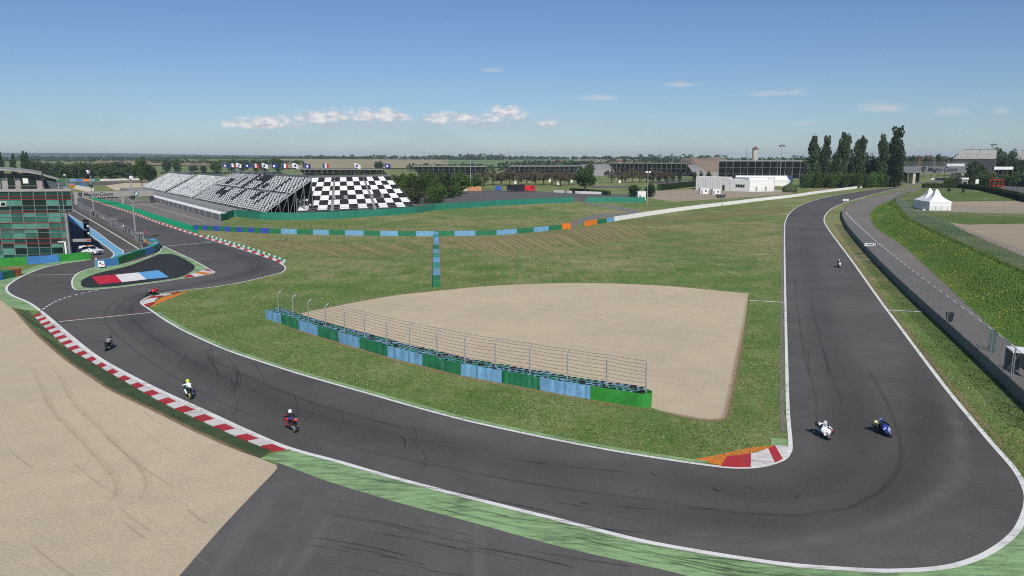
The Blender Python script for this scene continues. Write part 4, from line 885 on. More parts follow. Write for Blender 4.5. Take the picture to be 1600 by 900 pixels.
b2 = at(1549, 548, 0); t_ = thing('mesh_gate', b2, 'small teal framed mesh gate beside the marshal shelter', 'gate'); Mt = Matrix.Translation(b2) @ Matrix.Rotation(an, 4, 'Z')
for k in range(4): MB().bar(Mt @ Vector((-1.0 + k * .66, 0, 0)), Mt @ Vector((-1.0 + k * .66, 0, 2.0)), .06, .06).build('upright', M['sheetgreen'], t_)
for z_ in (0.15, 2.0): MB().bar(Mt @ Vector((-1.05, 0, z_)), Mt @ Vector((1.05, 0, z_)), .05, .05).build('rail', M['sheetgreen'], t_)
m = MB()
for k in range(20): m.bar(Mt @ Vector((-1 + k * .105, 0, .15)), Mt @ Vector((-1 + k * .105, 0, 2.0)), .012, .012)
m.build('mesh_infill', M['mesh'], t_)
b3 = at(1483, 503, 0); t_ = thing('rubbish_bin', b3, 'black wheeled bin behind the debris fence', 'bin')
m = MB(); m.loft([[(b3.x - w, b3.y - w, z), (b3.x + w, b3.y - w, z), (b3.x + w, b3.y + w, z), (b3.x - w, b3.y + w, z)] for w, z in ((.22, .08), (.3, 1.0))]); m.build('body', M['black'], t_)
m = MB(); m.box((b3.x, b3.y, 1.04), (.64, .66, .07)); m.build('lid', M['dark'], t_)
for sx_ in (-.2, .2): MB().lathe([(0.0, -.03), (.1, -.03), (.1, .03), (0, .03)], (b3.x + sx_, b3.y + .25, .1), 10, axis='y').build('wheel', M['rubber'], t_)

# ---- far loop of the track beyond the gantry: road, gravel and barriers
sheet('far_road', WL([(74, 284.5), (225, 281), (232, 286), (150, 290), (80, 292)], .012), M['carpark'], 'grey far loop of the track beyond the gantry')
sheet('gravel_trap', WL([(165, 290), (205, 284.5), (236, 287), (228, 296), (180, 297.5)], .02), M['gravel'], 'small tan gravel patch beyond the gantry')
sheet('gravel_trap', WL([(112, 294), (125, 290.5), (146, 298), (136, 300)], .03), M['gravel'], 'tan sand strip by the far white wall')
wall_segments('tyre_barrier', 'far blue green and orange barrier beyond the pit building', 'barrier', [(74, 284.5), (120, 283.6), (160, 283), (222, 281.5)], [74, 84, 98, 109, 119, 130, 140, 148, 156], ['bblue', 'bgreen', 'bgreen', 'bblue', 'bcobalt', 'borange', 'bblue', 'bgreen'], 1.9, .6)
wall_segments('white_wall', 'far white wall beside the coloured barrier beyond the gantry', 'wall', [(74, 284.5), (120, 283.6), (160, 283), (222, 281.5)], [156.3, 170, 185, 200, 220], ['white'], 1.6, .5)
wall_segments('tyre_barrier', 'second far row of green and blue blocks near the gantry', 'barrier', [(98, 290), (180, 288)], [98, 106, 116, 126, 136, 148], ['bgreen', 'bblue', 'bgreen', 'bcobalt', 'bgreen'], 1.3, .5)
wall_segments('white_wall', 'far white wall running back from the pit terrace', 'wall', [(108, 292), (120, 293.5), (145, 299)], [108, 118, 127, 136, 145], ['borange', 'white', 'white', 'white'], 1.7, .5)
# ================================================================ grandstands
def bil(FL, FR, BL, BR): return lambda s, t: FL.lerp(FR, s).lerp(BL.lerp(BR, s), t)
def seat_faces(m, p, e, n, mi, two=True):
    """one bucket seat: pan and back; e = along the row, n = towards the back"""
    def bx(c, a, b, h):
        vs = [c + e * sx_ * a + n * sy_ * b + Vector((0, 0, sz_ * h)) for sz_ in (-1, 1) for sx_, sy_ in ((-1, -1), (1, -1), (1, 1), (-1, 1))]
        m.add(vs, [(4, 5, 6, 7), (0, 1, 5, 4), (1, 2, 6, 5), (3, 0, 4, 7)], mi)
    if two: bx(p + Vector((0, 0, .42)), .225, .22, .03)
    bx(p + n * .2 + Vector((0, 0, .62)), .225, .03, .25)
def grandstand(root, P, rows, seats, colour, block=None, deck_name='terrace_deck', lift=0.0, two=True):
    m = MB()
    for r_ in range(rows):
        t0, t1 = r_ / rows, (r_ + 1) / rows; a, b, c, d = P(0, t0), P(1, t0), P(1, t1), P(0, t1); z = a.z; z2 = c.z
        m.add([(a.x, a.y, z), (b.x, b.y, z), (c.x, c.y, z), (d.x, d.y, z), (d.x, d.y, z2), (c.x, c.y, z2)], [(0, 1, 2, 3), (3, 2, 5, 4)])
    m.build(deck_name, M['deck'], root)
    e = (P(1, 0) - P(0, 0)); e.z = 0; e.normalize(); n = Vector((-e.y, e.x, 0)); blocks = {}
    for r_ in range(rows):
        for k in range(seats):
            c = colour(r_, k)
            if c is None: continue
            p = P((k + .5) / seats, (r_ + .5) / rows); p.z = P(0, r_ / rows).z
            key = block(r_, k) if block else ('all', c); mb = blocks.setdefault((key, c), MB()); seat_faces(mb, p, e, n, 0, two)
    for (key, c), mb in blocks.items():
        o_ = mb.build('seat_block' if block else ('black_seats' if c == 'seatblack' else 'pale_seats'), M[c], root)
        if not block: o_['kind'] = 'stuff'
    # rails along the front and back, raking side beams, supports under the deck
    a, b = P(0, 0), P(1, 0); up = Vector((0, 0, 1))
    for zz in (0.5, 1.0): MB().tube([a + up * zz - n * .3, b + up * zz - n * .3], .035, 5).build('front_rail', M['steel'], root)
    for k in range(0, 13): q = a.lerp(b, k / 12) - n * .3; MB().tube([q, q + up * 1.0], .035, 5).build('rail_post', M['steel'], root)
    c, d = P(0, 1), P(1, 1)
    for zz in (0.55, 1.1): MB().tube([c + up * zz, d + up * zz], .05, 5).build('back_rail', M['steel'], root)
    m = MB(); m.bar(c + up * .5, d + up * .5, .08, 1.0); m.build('back_board', M['panelgrey'], root)
    for s_ in (0, 1):
        q, w = P(s_, 0), P(s_, 1); MB().bar(q - up * .15, w - up * .15, .12, .45).build('side_beam', M['steel'], root)
        MB().tube([q + up * .9, w + up * .9], .04, 5).build('side_rail', M['steel'], root)
        for k in range(1, 7):
            x = q.lerp(w, k / 6); MB().tube([Vector((x.x, x.y, 0)), x], .09, 6).build('support', M['steel'], root)
            if k > 1: y = q.lerp(w, (k - 1) / 6); MB().tube([Vector((y.x, y.y, 0)), x - up * .3], .05, 5).build('brace', M['steel'], root)
    m = MB(); m.add([Vector((c.x, c.y, 0)), Vector((d.x, d.y, 0)), d, c], [(0, 1, 2, 3)]); m.build('rear_screen', M['dark'], root)
# -- stand along the start straight
O_ = Vector((-85.7, 216.8, 0)); U_ = Vector((-.559, .829, 0)); N2 = Vector((.829, .559, 0))
def S1(u, n, z): return O_ + U_ * u + N2 * n + Vector((0, 0, z))
rnd = random.Random(5)
def col_main(r_, k):
    if (k % 46) in (0, 1): return None
    if r_ == 10: return None
    # big dark lettering woven into the checks
    u = k / 188; L = 0
    for (u0, u1, r0, r1) in ((.20, .24, 5, 10), (.24, .32, 5, 7), (.32, .36, 3, 10), (.42, .47, 11, 19), (.50, .60, 16, 19), (.52, .56, 3, 10), (.60, .64, 11, 19), (.66, .72, 12, 14), (.30, .34, 12, 17), (.72, .78, 5, 9), (.12, .2, 12, 15), (.83, .86, 3, 18)):
        if u0 <= u <= u1 and r0 <= r_ <= r1: L = 1
    if L: return 'seatblack'
    return 'seatblack' if (k + 3 * (r_ % 2)) % 6 in (0, 1) else 'seatwhite'
def col_far(r_, k):
    if (k % 40) in (0, 1): return None
    return 'seatblack' if rnd.random() < .10 else 'seatwhite'
st = thing('grandstand', S1(50, 12, 0), 'large open grandstand of black and white seats along the start straight', 'grandstand')
# local rows run from the far end (s=0) to the near end (s=1)
grandstand(st, bil(S1(101, 12, 1.7), S1(0.5, 12.5, 1.7), S1(101, 28, 11.7), S1(0.5, 28, 11.7)), 20, 196, col_main)
cc = thing('concourse', S1(60, 6, 0), 'grey concourse deck between the panel wall and the stand', 'deck')
for k in range(10): MB().prism([S1(k * 23.6 + 17, 1.72, 0).xy[:], S1(k * 23.6 + 40.5, 1.72, 0).xy[:], S1(k * 23.6 + 40.5, 12.1, 0).xy[:], S1(k * 23.6 + 17, 12.1, 0).xy[:]], .0, 1.55).build('deck_slab', M['roofgrey'], cc)
st = thing('grandstand', S1(135, 12, 0), 'middle lower section of the stand along the start straight', 'grandstand')
grandstand(st, bil(S1(165, 12, 1.7), S1(107, 12, 1.7), S1(165, 27, 9.9), S1(107, 27, 10.1)), 18, 100, col_far)
st = thing('grandstand', S1(210, 12, 0), 'farthest section of the stand along the start straight', 'grandstand')
grandstand(st, bil(S1(250, 12, 1.7), S1(174, 12, 1.7), S1(250, 27, 9.4), S1(174, 27, 9.8)), 17, 130, col_far)
# pit wall side: grey panels with a sloping white ledge and mesh rail
pw = thing('panel_wall', S1(60, 0, 0), 'grey panelled wall with white ledge below the grandstand', 'wall')
for i in range(44):
    a, b = S1(i * 3.1 + .02, 0, 0), S1(i * 3.1 + 3.08, 0, 0); c = (a + b) / 2
    MB().box((c.x, c.y, .95), (3.06, .12, 1.9), math.atan2(U_.y, U_.x)).build('wall_panel', M['cladding' if i % 3 == 0 else 'panelgrey'], pw)
m = MB(); a, b = S1(-.5, 0, 1.92), S1(137, 0, 1.92); m.add([a - N2 * .1, b - N2 * .1, b + N2 * 1.6 + Vector((0, 0, .35)), a + N2 * 1.6 + Vector((0, 0, .35)), a - N2 * .1 - Vector((0, 0, .15)), b - N2 * .1 - Vector((0, 0, .15))], [(0, 1, 2, 3), (4, 5, 1, 0)]); m.build('ledge', M['white'], pw)
m = MB()
for i in range(140):
    q = S1(i * .98, 1.7, 2.2); m.box((q.x, q.y, 2.75), (.8, .03, 1.0), math.atan2(U_.y, U_.x))
o_ = m.build('mesh_rail', M['deck'], pw); o_['kind'] = 'stuff'
# -- chequered stand facing the camera
FL, FR = Vector((xat(465, 228, 1.7), 228, 1.7)), Vector((xat(648, 250, 1.7), 250, 1.7)); BLs, BRs = Vector((xat(488, 252, 11.2), 252, 11.2)), Vector((xat(608, 274, 11.2), 274, 11.2))
def col_chk(r_, k):
    if k in (20, 21, 48, 49): return None
    if 22 <= k <= 31 and 6 <= r_ <= 8: return None
    if 50 <= k <= 57 and 6 <= r_ <= 8: return None
    return 'seatblack' if (r_ // 3 + (k if k < 20 else k - 2 if k < 48 else k - 4) // 6) % 2 else 'seatwhite'
st = thing('grandstand', FL, 'chequered black and white grandstand facing the infield', 'grandstand')
grandstand(st, bil(FL, FR, BLs, BRs), 21, 76, col_chk, block=lambda r_, k: (r_ // 3, (k > 20) + (k > 48), (k if k < 20 else k - 2 if k < 48 else k - 4) // 6))
Pq = bil(FL, FR, BLs, BRs)
for s0 in (21 / 76, 49 / 76):
    c = Pq(s0 + 4 / 76, .36); e = (FR - FL).normalized()
    MB().box((c.x, c.y + .3, c.z + .3), (2.6, 1.6, 1.5), math.atan2(e.y, e.x)).build('stair_opening', M['dark'], st)
    for dx in (-1.9, 1.9): q = c + e * dx; MB().box((q.x, q.y, q.z + .4), (.9, 2.2, 1.2), math.atan2(e.y, e.x)).build('opening_wall', M['deck'], st)
# stair tower between the stands
b = at(458, 340); t_ = thing('stair_tower', b, 'steel access stairs between the two grandstands', 'stairs')
for k in range(6):
    x = b.x + k * 1.1; MB().tube([(x, b.y + 2, 0), (x, b.y + 2, 5.5 - k * .8)], .08, 5).build('post', M['steel'], t_)
for k in range(12): MB().box((b.x + .3 + k * .5, b.y + 2, 5.3 - k * .42), (.5, 1.4, .06)).build('tread', M['deck'], t_)
for dy in (1.3, 2.7): MB().bar((b.x, b.y + dy, 6.4), (b.x + 6.2, b.y + dy, 1.3), .06, .06).build('handrail', M['steel'], t_)

# ---- flags behind the stands
fcols = ['blue', 'tricolour', 'white', 'blue', 'tricolour', 'white', 'blue', 'tricolour', 'white', 'blue', 'tricolour', 'white', 'blue']
fpx = [350, 361, 371, 384.5, 397, 411, 426, 442, 458.5, 477.6, 505.6, 555, 602]
fY = [318, 308, 300, 290, 282, 272, 264, 256, 250, 256, 264, 270, 278]
ordn = ['first', 'second', 'third', 'fourth', 'fifth', 'sixth', 'seventh', 'eighth', 'ninth', 'tenth', 'eleventh', 'twelfth', 'thirteenth', 'fourteenth', 'fifteenth', 'sixteenth', 'seventeenth', 'eighteenth', 'nineteenth', 'twentieth']
for i, (px, c, Y) in enumerate(zip(fpx, fcols, fY)):
    zt = hgt(Y, 254.5); b = Vector((xat(px, Y, 8), Y, 0))
    t_ = thing('flag_pole', b, f'{c} flag on a pole, {ordn[i]} from the left behind the grandstands', 'flag', 'flags behind the grandstands')
    MB().tube([b, (b.x, b.y, zt)], [.07, .045], 6).build('pole', M['steel'], t_)
    w, hh = 2.3, 1.5; n_ = 9; m = MB(); vs = []
    dr = random.uniform(.25, .6)
    for j in range(n_ + 1):
        f = j / n_
        for k in (0, 1): vs.append((b.x + f * w * .93, b.y - .25 * math.sin(f * 6 + i) * f, zt - .1 - k * hh - f * dr - .12 * math.sin(f * 5 + i * 2)))
    for j in range(n_):
        mi = (0 if j < 3 else 1 if j < 6 else 2); m.add([vs[2 * j], vs[2 * j + 1], vs[2 * j + 3], vs[2 * j + 2]], [(0, 1, 2, 3)], mi)
    fm = {'blue': [M['navy']] * 3, 'white': [M['flagw']] * 3, 'tricolour': [M['navy'], M['flagw'], M['flagr']]}[c]
    fl = m.build('flag', fm, t_)
    if c != 'tricolour':
        m = MB(); q = Vector(vs[8]).lerp(Vector(vs[9]), .5); m.lathe([(.0, -.02), (.42, -.02), (.42, .02), (0, .02)], (q.x, q.y - .06, q.z), 12, axis='y'); m.build('emblem', M['navy' if c == 'white' else 'flagw'], fl)

# ---- logo on banners
def shield(root, M4, s, mat):
    pts = [(-.42, .5), (0, .58), (.42, .5), (.44, 0), (.25, -.35), (0, -.55), (-.25, -.35), (-.44, 0)]
    MB().prism([(x * s, y * s) for x, y in pts], 0, .015, M=M4).build('shield_emblem', mat, root)
    MB().prism([(-.25 * s, .30 * s), (.28 * s, .10 * s), (.18 * s, -.02 * s), (.0 * s, .10 * s), (.05 * s, -.25 * s), (-.1 * s, -.2 * s), (-.12 * s, .14 * s)], .016, .03, M=M4).build('shield_mark', M['panelgrey'], root)
def banner_text(root, txt, M4, size, mat, shear=.22, sx_=1.0):
    me = text_mesh(txt, size, shear, .03 * size); me.materials.clear(); me.materials.append(mat); me.transform(wbasis(root).inverted() @ M4 @ Matrix.Diagonal((sx_, 1, 1, 1)))
    o_ = bpy.data.objects.new('lettering', me); COL.objects.link(o_); o_.parent = root; return o_
# ---- start gantry
gl = at(192, 318); g0, g1 = gl - N2 * 17, gl + N2 * 11.5; zt, zb = hgt(302, 298.5), hgt(302, 307)
gy = thing('start_gantry', gl, 'grey start gantry with lettered banner spanning the pit straight', 'gantry')
c = (g0 + g1) / 2; an = math.atan2(N2.y, N2.x)
MB().box((c.x, c.y, (zt + zb) / 2), ((g1 - g0).length, 1.2, zt - zb), an).build('beam', M['cladding'], gy)
MB().box((gl.x, gl.y, zb / 2), (.9, .9, zb), an).build('pier', M['cladding'], gy)
MB().box((g1.x - N2.x * .5, g1.y - N2.y * .5, zb / 2), (1.2, 1.4, zb), an).build('pier', M['dark'], gy)
MB().box((g0.x + N2.x * .5, g0.y + N2.y * .5, zb / 2), (1.0, 1.2, zb), an).build('pier', M['cladding'], gy)
for k in range(4): q = gl - N2 * (8.5 - k * .7) ; MB().box((q.x, q.y, zb - .35), (.35, .4, .7), an).build('start_light', M['black'], gy)
q = gl - N2 * 3.5; MB().box((q.x, q.y, zb - .2), (4, .3, .4), an).build('light_box', M['dark'], gy)
Mg = lambda f, dz=0: Matrix.Translation(gl + N2 * f + Vector((N2.y, -N2.x, 0)) * .63 + Vector((0, 0, (zt + zb) / 2 + dz))) @ Matrix.Rotation(an, 4, 'Z') @ Matrix.Rotation(math.pi / 2, 4, 'X')
shield(gy, Mg(-14.8), 1.7, M['dark']); banner_text(gy, 'Magny-Cours', Mg(-8.6), 2.0, M['dark'], sx_=.95)
r_ = MB(); r_.lathe([(0, 0), (.85, 0), (.85, .02)], n=24); mm = r_.mesh('emblem_ring', M['dark']); mm.transform(wbasis(gy).inverted() @ Mg(5.2)); child('emblem_ring', mm, gy)
for k in range(4):
    m = MB(); m.prism([(0, 0)] + [(.58 * math.cos(math.pi / 2 * k + a * math.pi / 12), .58 * math.sin(math.pi / 2 * k + a * math.pi / 12)) for a in range(7)], .022, .035, M=Mg(5.2)); m.build('emblem_quarter', M['white' if k % 2 == 0 else 'pitblue'], gy)

# ---- pit building
C_ = at(108, 402.5); pbl = thing('pit_building', C_, 'green glazed pit building with red rails and curved grey roof', 'building', rz=R(8.8))
py_rows = [403, 397, 386.8, 380, 372.8, 363.6, 357.5, 347.7, 338.6, 331.8, 328, 321.5, 311.5, 306.5, 299]
zr = [hgt(C_.y - .8, y) for y in py_rows]; zr[0] = 0.0; red = {380, 372.8, 357.5, 347.7, 331.8, 311.5, 306.5}
rp = random.Random(3); cw_ = 2.05
def L_(name, mb, mat, parent=None):
    mb.v = [(v[0] - .47 * max(0.0, v[1] - .6), v[1], v[2]) for v in mb.v]          # the block runs back parallel to the pit lane
    return mb.build(name, mat, parent or pbl, world=False)
MB_ = MB()
ztop = zr[-1]
L_('core', MB().box((-15, 50.3, ztop / 2 - .05), (30, 100, ztop - .15)).box((.7, 50.3, (zr[9] + ztop) / 2), (1.4, 100, ztop - zr[9] - .3)), M['dark'])
xcol = [0.0, -.75] + [-.75 - cw_ * k for k in range(1, 15)]
tints = ['gl_lit', 'gl_mid', 'gl_dark', 'gl_deep']
for r_ in range(len(zr) - 1):
    xc = ([1.45, .45] + xcol[1:]) if r_ >= 9 else xcol
    for k in range(len(xc) - 1):
        x1, x0 = xc[k], xc[k + 1]
        if r_ >= 12: t_ = 'gl_deep'
        elif r_ >= 9: t_ = rp.choice(['gl_dark', 'gl_dark', 'gl_dark', 'gl_deep', 'gl_mid' if r_ == 9 else 'gl_dark'])
        elif r_ in (6, 7, 8): t_ = rp.choice(['gl_lit', 'gl_mid', 'gl_lit', 'gl_mid'])
        elif r_ in (4, 5): t_ = rp.choice(['gl_lit', 'gl_mid', 'gl_mid', 'gl_dark', 'gl_lit'])
        elif r_ == 3: t_ = rp.choice(['gl_dark', 'gl_dark', 'gl_mid', 'gl_deep'])
        else: t_ = rp.choice(['gl_mid', 'gl_lit', 'gl_dark', 'gl_deep', 'gl_dark'])
        if r_ == 11 and rp.random() < .5: t_ = 'gl_lit'
        L_('pane', MB().box(((x0 + x1) / 2, .02 + rp.uniform(-.01, .01), (zr[r_] + zr[r_ + 1]) / 2), (x1 - x0 - .1, .06, zr[r_ + 1] - zr[r_] - .08)), M[t_])
for i, z_ in enumerate(zr[1:-1]):
    isred = py_rows[i + 1] in red; xr_ = 1.5 if i >= 8 else .05
    L_('red_rail' if isred else 'transom', MB().box(((xr_ - 30) / 2, -.03 - (.05 if isred else 0), z_), (30 + xr_, .16 if isred else .12, 0.07 if isred else .08)), M['redrail' if isred else 'mullion'])
for x_ in xcol + [1.48]:
    lo = zr[9] if x_ > 1 else 0; L_('mullion', MB().box((x_, -.045, (lo + ztop) / 2), (.13, .15, ztop - lo)), M['mullion'])
L_('corner_column', MB().box((.18, .3, zr[9] / 2), (.3, .6, zr[9])), M['cladding'])
L_('terrace_slab', MB().box((-14.2, 8, ztop + .08), (31.6, 16.4, .22)), M['cladding'])
L_('parapet', MB().box((-14.2, -.12, ztop + .3), (31.6, .12, .3)), M['cladding'])
sf = MB(); sf.box((-10.4, -.1, hgt(C_.y, 318)), (1.75, .1, .85)); L_('sash_window', sf, M['white'])
for dx in (-.42, .42): L_('sash_pane', MB().box((-10.4 + dx, -.17, hgt(C_.y, 318)), (.72, .04, .62)), M['gl_dark'])
# roof pavilion
z1 = ztop + .2; zc_ = lambda x: 15.1 + 1.05 * (1 - ((x + 10.5) / 8.4) ** 2) - .25
wl = MB(); wl.box((-11.5, 3.6, z1 + 1.45), (15.4, 5.0, 2.9)); L_('pavilion_wall', wl, M['slate'])
for x_ in (-17.2, -12.85, -9.7, -7.5, -3.9): L_('wall_panel', MB().box((x_, 1.02, z1 + .85), (.9 if x_ > -16 else 1.5, .12, 1.7)), M['cladding'])
for x_, w in ((-14.6, 1.9), (-11.2, 1.5), (-8.6, 1.3), (-5.8, 2.9)):
    L_('pavilion_window', MB().box((x_, 1.02, z1 + 1.35), (w, .1, 2.5)), M['gl_dark'])
    for dz in (.1, .75, 2.58): L_('window_rail', MB().box((x_, .95, z1 + dz), (w + .1, .08, .08)), M['cladding'])
    for dx in (-w / 2, w / 2): L_('window_jamb', MB().box((x_ + dx, .95, z1 + 1.35), (.09, .08, 2.5)), M['cladding'])
L_('wall_notice', MB().box((-6.2, .9, z1 + 1.7), (.9, .03, 1.0)), M['white'])
m = MB(); n_ = 18; top = []; 
for i in range(n_ + 1):
    x_ = -19.6 + 16.6 * i / n_; z_ = zc_(x_); top.append([(x_, -.4, z_), (x_, -.4, z_ + .3), (x_, 7.5, z_ + .55), (x_, 7.5, z_ + .2)])
m.loft(top); L_('curved_roof', m, M['roofgrey'])
m = MB(); m.add([(-3.2, 2.2, z1 + 2.75), (-.5, 2.2, z1 + 1.95), (-.5, 10, z1 + 2.1), (-3.2, 10, z1 + 2.9), (-3.2, 2.2, z1 + 2.55), (-.5, 2.2, z1 + 1.75), (-.5, 10, z1 + 1.9), (-3.2, 10, z1 + 2.7)], [(0, 1, 2, 3), (4, 7, 6, 5), (0, 4, 5, 1), (1, 5, 6, 2), (2, 6, 7, 3), (3, 7, 4, 0)]); L_('side_roof', m, M['roofgrey'])
L_('side_wall', MB().box((-1.9, 6, z1 + .9), (1.9, 6, 1.8)), M['slate'])
L_('corner_post', MB().box((-.75, 1.0, z1 + .6), (.16, .16, 1.2)), M['cladding'])
for (x_, y_, z_, sx_, sy_, sz_, mat, nm) in ((3.7, 6.0, zr[6] - .6, 1.0, .25, 3.4, 'black', 'chequered_sign'), (2.3, 1.6, zr[3] + .25, 3.2, .18, .55, 'cladding', 'blade_sign')):
    s_ = L_(nm, MB().box((x_, y_, z_), (sx_, sy_, sz_)), M[mat])
    if nm == 'chequered_sign':
        for k in range(4): L_('white_square', MB().box((x_ + (.2 if k % 2 else -.2), y_ - .14, z_ + 1.2 - k * .7), (.4, .02, .35)), M['white'], s_)
    else: L_('red_mark', MB().box((x_ + 1.2, y_ - .1, z_), (.6, .02, .3)), M['redrail'], s_)
L_('door_frame', MB().box((-.35, -.12, 1.5), (.3, .2, 3.0)).box((-.95, -.12, 2.95), (1.2, .2, .16)), M['white'])

# ---- pit wall with mesh fence
pwl = W([(122, 327.5), (148, 344), (186.7, 366.5), (222, 389)]); rs = resample(pwl, 46)
pit = thing('pit_wall', rs[-1], 'low concrete pit wall between the pit lane and the start straight', 'wall')
for i in range(46):
    a, b = rs[i], rs[i + 1]; c = (a + b) / 2; d = b - a
    MB().box((c.x, c.y, .5), (d.length - .03, .3, 1.0), math.atan2(d.y, d.x)).build('wall_block', M['concrete'], pit)
fb = [p + Vector((.25, .2, 0)) for p in rs[::1]]
debris_fence('grey mesh fence with posts along the top of the pit wall', fb, 1.0, 1.9, [Vector((1, .3, 0))] * len(fb), 6, 0.12, 'mesh', r=.05, arm=.2, wr=.015)
stn = W([(137, 333), (164, 350), (205, 374), (231, 388)]); rs2 = resample(stn, 30)
pt = thing('pit_platform', rs2[-1], 'grey railed platform behind the pit wall fence', 'platform')
for i in range(30):
    a, b = rs2[i], rs2[i + 1]; c = (a + b) / 2; d = b - a; MB().box((c.x + 1.0, c.y + .6, .35), (d.length - .02, 1.6, .7), math.atan2(d.y, d.x)).build('platform_block', M['concrete_dark'], pt)
for k, (px, py, lab) in enumerate(((145.5, 342, 'glass timing booth beside the far floodlight pole on the pit wall'), (178, 358, 'second glass timing booth along the pit wall'), (219, 383, 'glass booth at the head of the pit wall'))):
    b = at(px, py); t_ = thing('timing_booth', b, lab, 'booth'); an2 = math.atan2(U_.y, U_.x)
    for sx_ in (-1, 1):
        for sy_ in (-1, 1): q = b + Vector((sx_ * 1.3 * U_.x - sy_ * .6 * U_.y, sx_ * 1.3 * U_.y + sy_ * .6 * U_.x, 0)); MB().tube([q, q + Vector((0, 0, 2.5))], .05, 5).build('post', M['steel'], t_)
    MB().box((b.x, b.y, 2.55), (2.9, 1.5, .1), an2).build('roof', M['cladding'], t_)
    MB().box((b.x, b.y, 1.5), (2.5, .05, 1.6), an2).build('screen', M['gl_deep'], t_)
    MB().box((b.x, b.y, .5), (2.5, .6, .9), an2).build('desk', M['concrete'], t_)

# ---- floodlight and camera masts
def mast(px, pyb, pyt, label, heads, r=.14, z0=0.0, headz=()):
    b = at(px, pyb, z0); zt_ = hgt(b.y, pyt); t_ = thing('light_mast', b, label, 'mast')
    MB().tube([b, (b.x, b.y, zt_)], [r, r * .6], 8).build('pole', M['steel'], t_)
    MB().box((b.x, b.y, z0 + .15), (.6, .6, .3)).build('base', M['concrete'], t_)
    for dx, dz, s_, mt in heads: MB().box((b.x + dx, b.y - .2, zt_ + dz), (s_, s_ * .8, s_ * .7)).box((b.x + dx / 2, b.y, zt_ + dz), (abs(dx) + .1, .08, .08)).build('lamp_head', M[mt], t_)
    return t_
mast(213, 379.5, 272, 'nearer tall grey pole with cameras on the pit wall', ((-.35, 0, .7, 'dark'), (.3, -.7, .7, 'white'), (-.2, -.9, .6, 'dark'), (.1, -4.9, .9, 'dark'), (.3, .2, .5, 'dark')), .2)
mast(147.5, 342, 268, 'farther grey pole with cameras on the pit wall', ((-.5, .2, .7, 'white'), (.2, -.7, .8, 'dark'), (0, -4.2, .9, 'dark'), (-.3, -.4, .6, 'white')), .2)
mast(735.5, 297, 248, 'grey lamp mast beside the stacked crates', ((.5, 0, .9, 'dark'), (-.5, 0, .9, 'dark')), .22)
mast(1011, 322, 269, 'grey camera mast beside the short green fence', ((-.6, .1, .8, 'white'), (.6, .1, .8, 'white')), .16)
mast(1218, 288, 228, 'tall floodlight mast behind the white marquee', ((-1.3, 0, 1.3, 'dark'), (1.3, 0, 1.3, 'dark'), (0, .7, .9, 'dark')), .3)
mast(1128, 321.5, 289, 'thin pole standing at the white wall beside the yard', ((.1, 0, .3, 'dark'),), .07)
mast(106, 305, 273, 'camera pole beyond the pit building terrace', ((-.4, 0, .9, 'white'), (.1, -1.4, .8, 'dark')), .16)
mast(1547, 277, 226, 'distant floodlight mast before the far right grandstand', ((-1.6, 0, 1.6, 'dark'), (1.6, 0, 1.6, 'dark'), (-1.0, -2.2, 1.3, 'dark')), .3)
# ================================================================ buildings and things in the background
def gable(root, c, L, Wd, he, hr, rz, wall, roof, names=('wall', 'roof')):
    Mt = Matrix.Translation(c) @ Matrix.Rotation(rz, 4, 'Z'); a, b = L / 2, Wd / 2
    m = MB(); vs = [Mt @ Vector(v) for v in [(-a, -b, 0), (a, -b, 0), (a, b, 0), (-a, b, 0), (-a, -b, he), (a, -b, he), (a, b, he), (-a, b, he), (-a, 0, hr), (a, 0, hr)]]
    m.add(vs, [(0, 1, 5, 4), (1, 2, 6, 9, 5), (2, 3, 7, 6), (3, 0, 4, 8, 7)]); m.build(names[0], wall, root)
    o_ = .35; vs = [Mt @ Vector(v) for v in [(-a - o_, -b - o_, he - .1), (a + o_, -b - o_, he - .1), (a + o_, 0, hr + .12), (-a - o_, 0, hr + .12), (a + o_, b + o_, he - .1), (-a - o_, b + o_, he - .1)]]
    m = MB(); m.add(vs, [(0, 1, 2, 3), (3, 2, 4, 5)]); m.build(names[1], roof, root)
    return Mt
# white workshop
c0 = at(1171, 299.5); lf = Vector((xat(1087, 438), 438, 0)); rf = at(1209, 299)
wb_ = thing('white_workshop', c0, 'flat roofed white workshop building in the gravel yard', 'building')
dl = (lf - c0); back = Vector((.35, .94, 0)) * 16; zt = 6.4; zt2 = 7.6
MB().prism([(c0.x, c0.y), (rf.x, rf.y), (rf + back).xy[:], (c0 + back + dl * .35).xy[:], (c0 + dl * .35).xy[:]], 0, zt).build('front_block', M['white'], wb_)
q = c0 + dl * .352; MB().prism([q.xy[:], (q + back * .9).xy[:], (lf + back).xy[:], lf.xy[:]], 0, zt2).build('main_block', M['white'], wb_)
MB().prism([(c0 + back * .25 + dl * .02).xy[:], (rf + back * .25 - Vector((4, 0, 0))).xy[:], (rf + back).xy[:], (c0 + back + dl * .3).xy[:]], zt, zt2 - .02).build('rear_block', M['white'], wb_)
def on_wall(a, b, s, z, w, h, nm, mat, t=.06):
    p = a.lerp(b, s); d = (b - a).normalized(); n_ = Vector((d.y, -d.x, 0)); n_ = n_ if n_.dot(-p) > 0 else -n_; p = p + n_ * .04
    return MB().box((p.x, p.y, z), (w, t, h), math.atan2(d.y, d.x)).build(nm, M[mat], wb_)
on_wall(c0, lf, .17, 3.0, 5.6, 1.6, 'window', 'gl_dark')
for k in range(3): on_wall(c0, lf, .12 + .05 * k, 3.0, .18, 1.6, 'glazing_bar', 'white', .12)
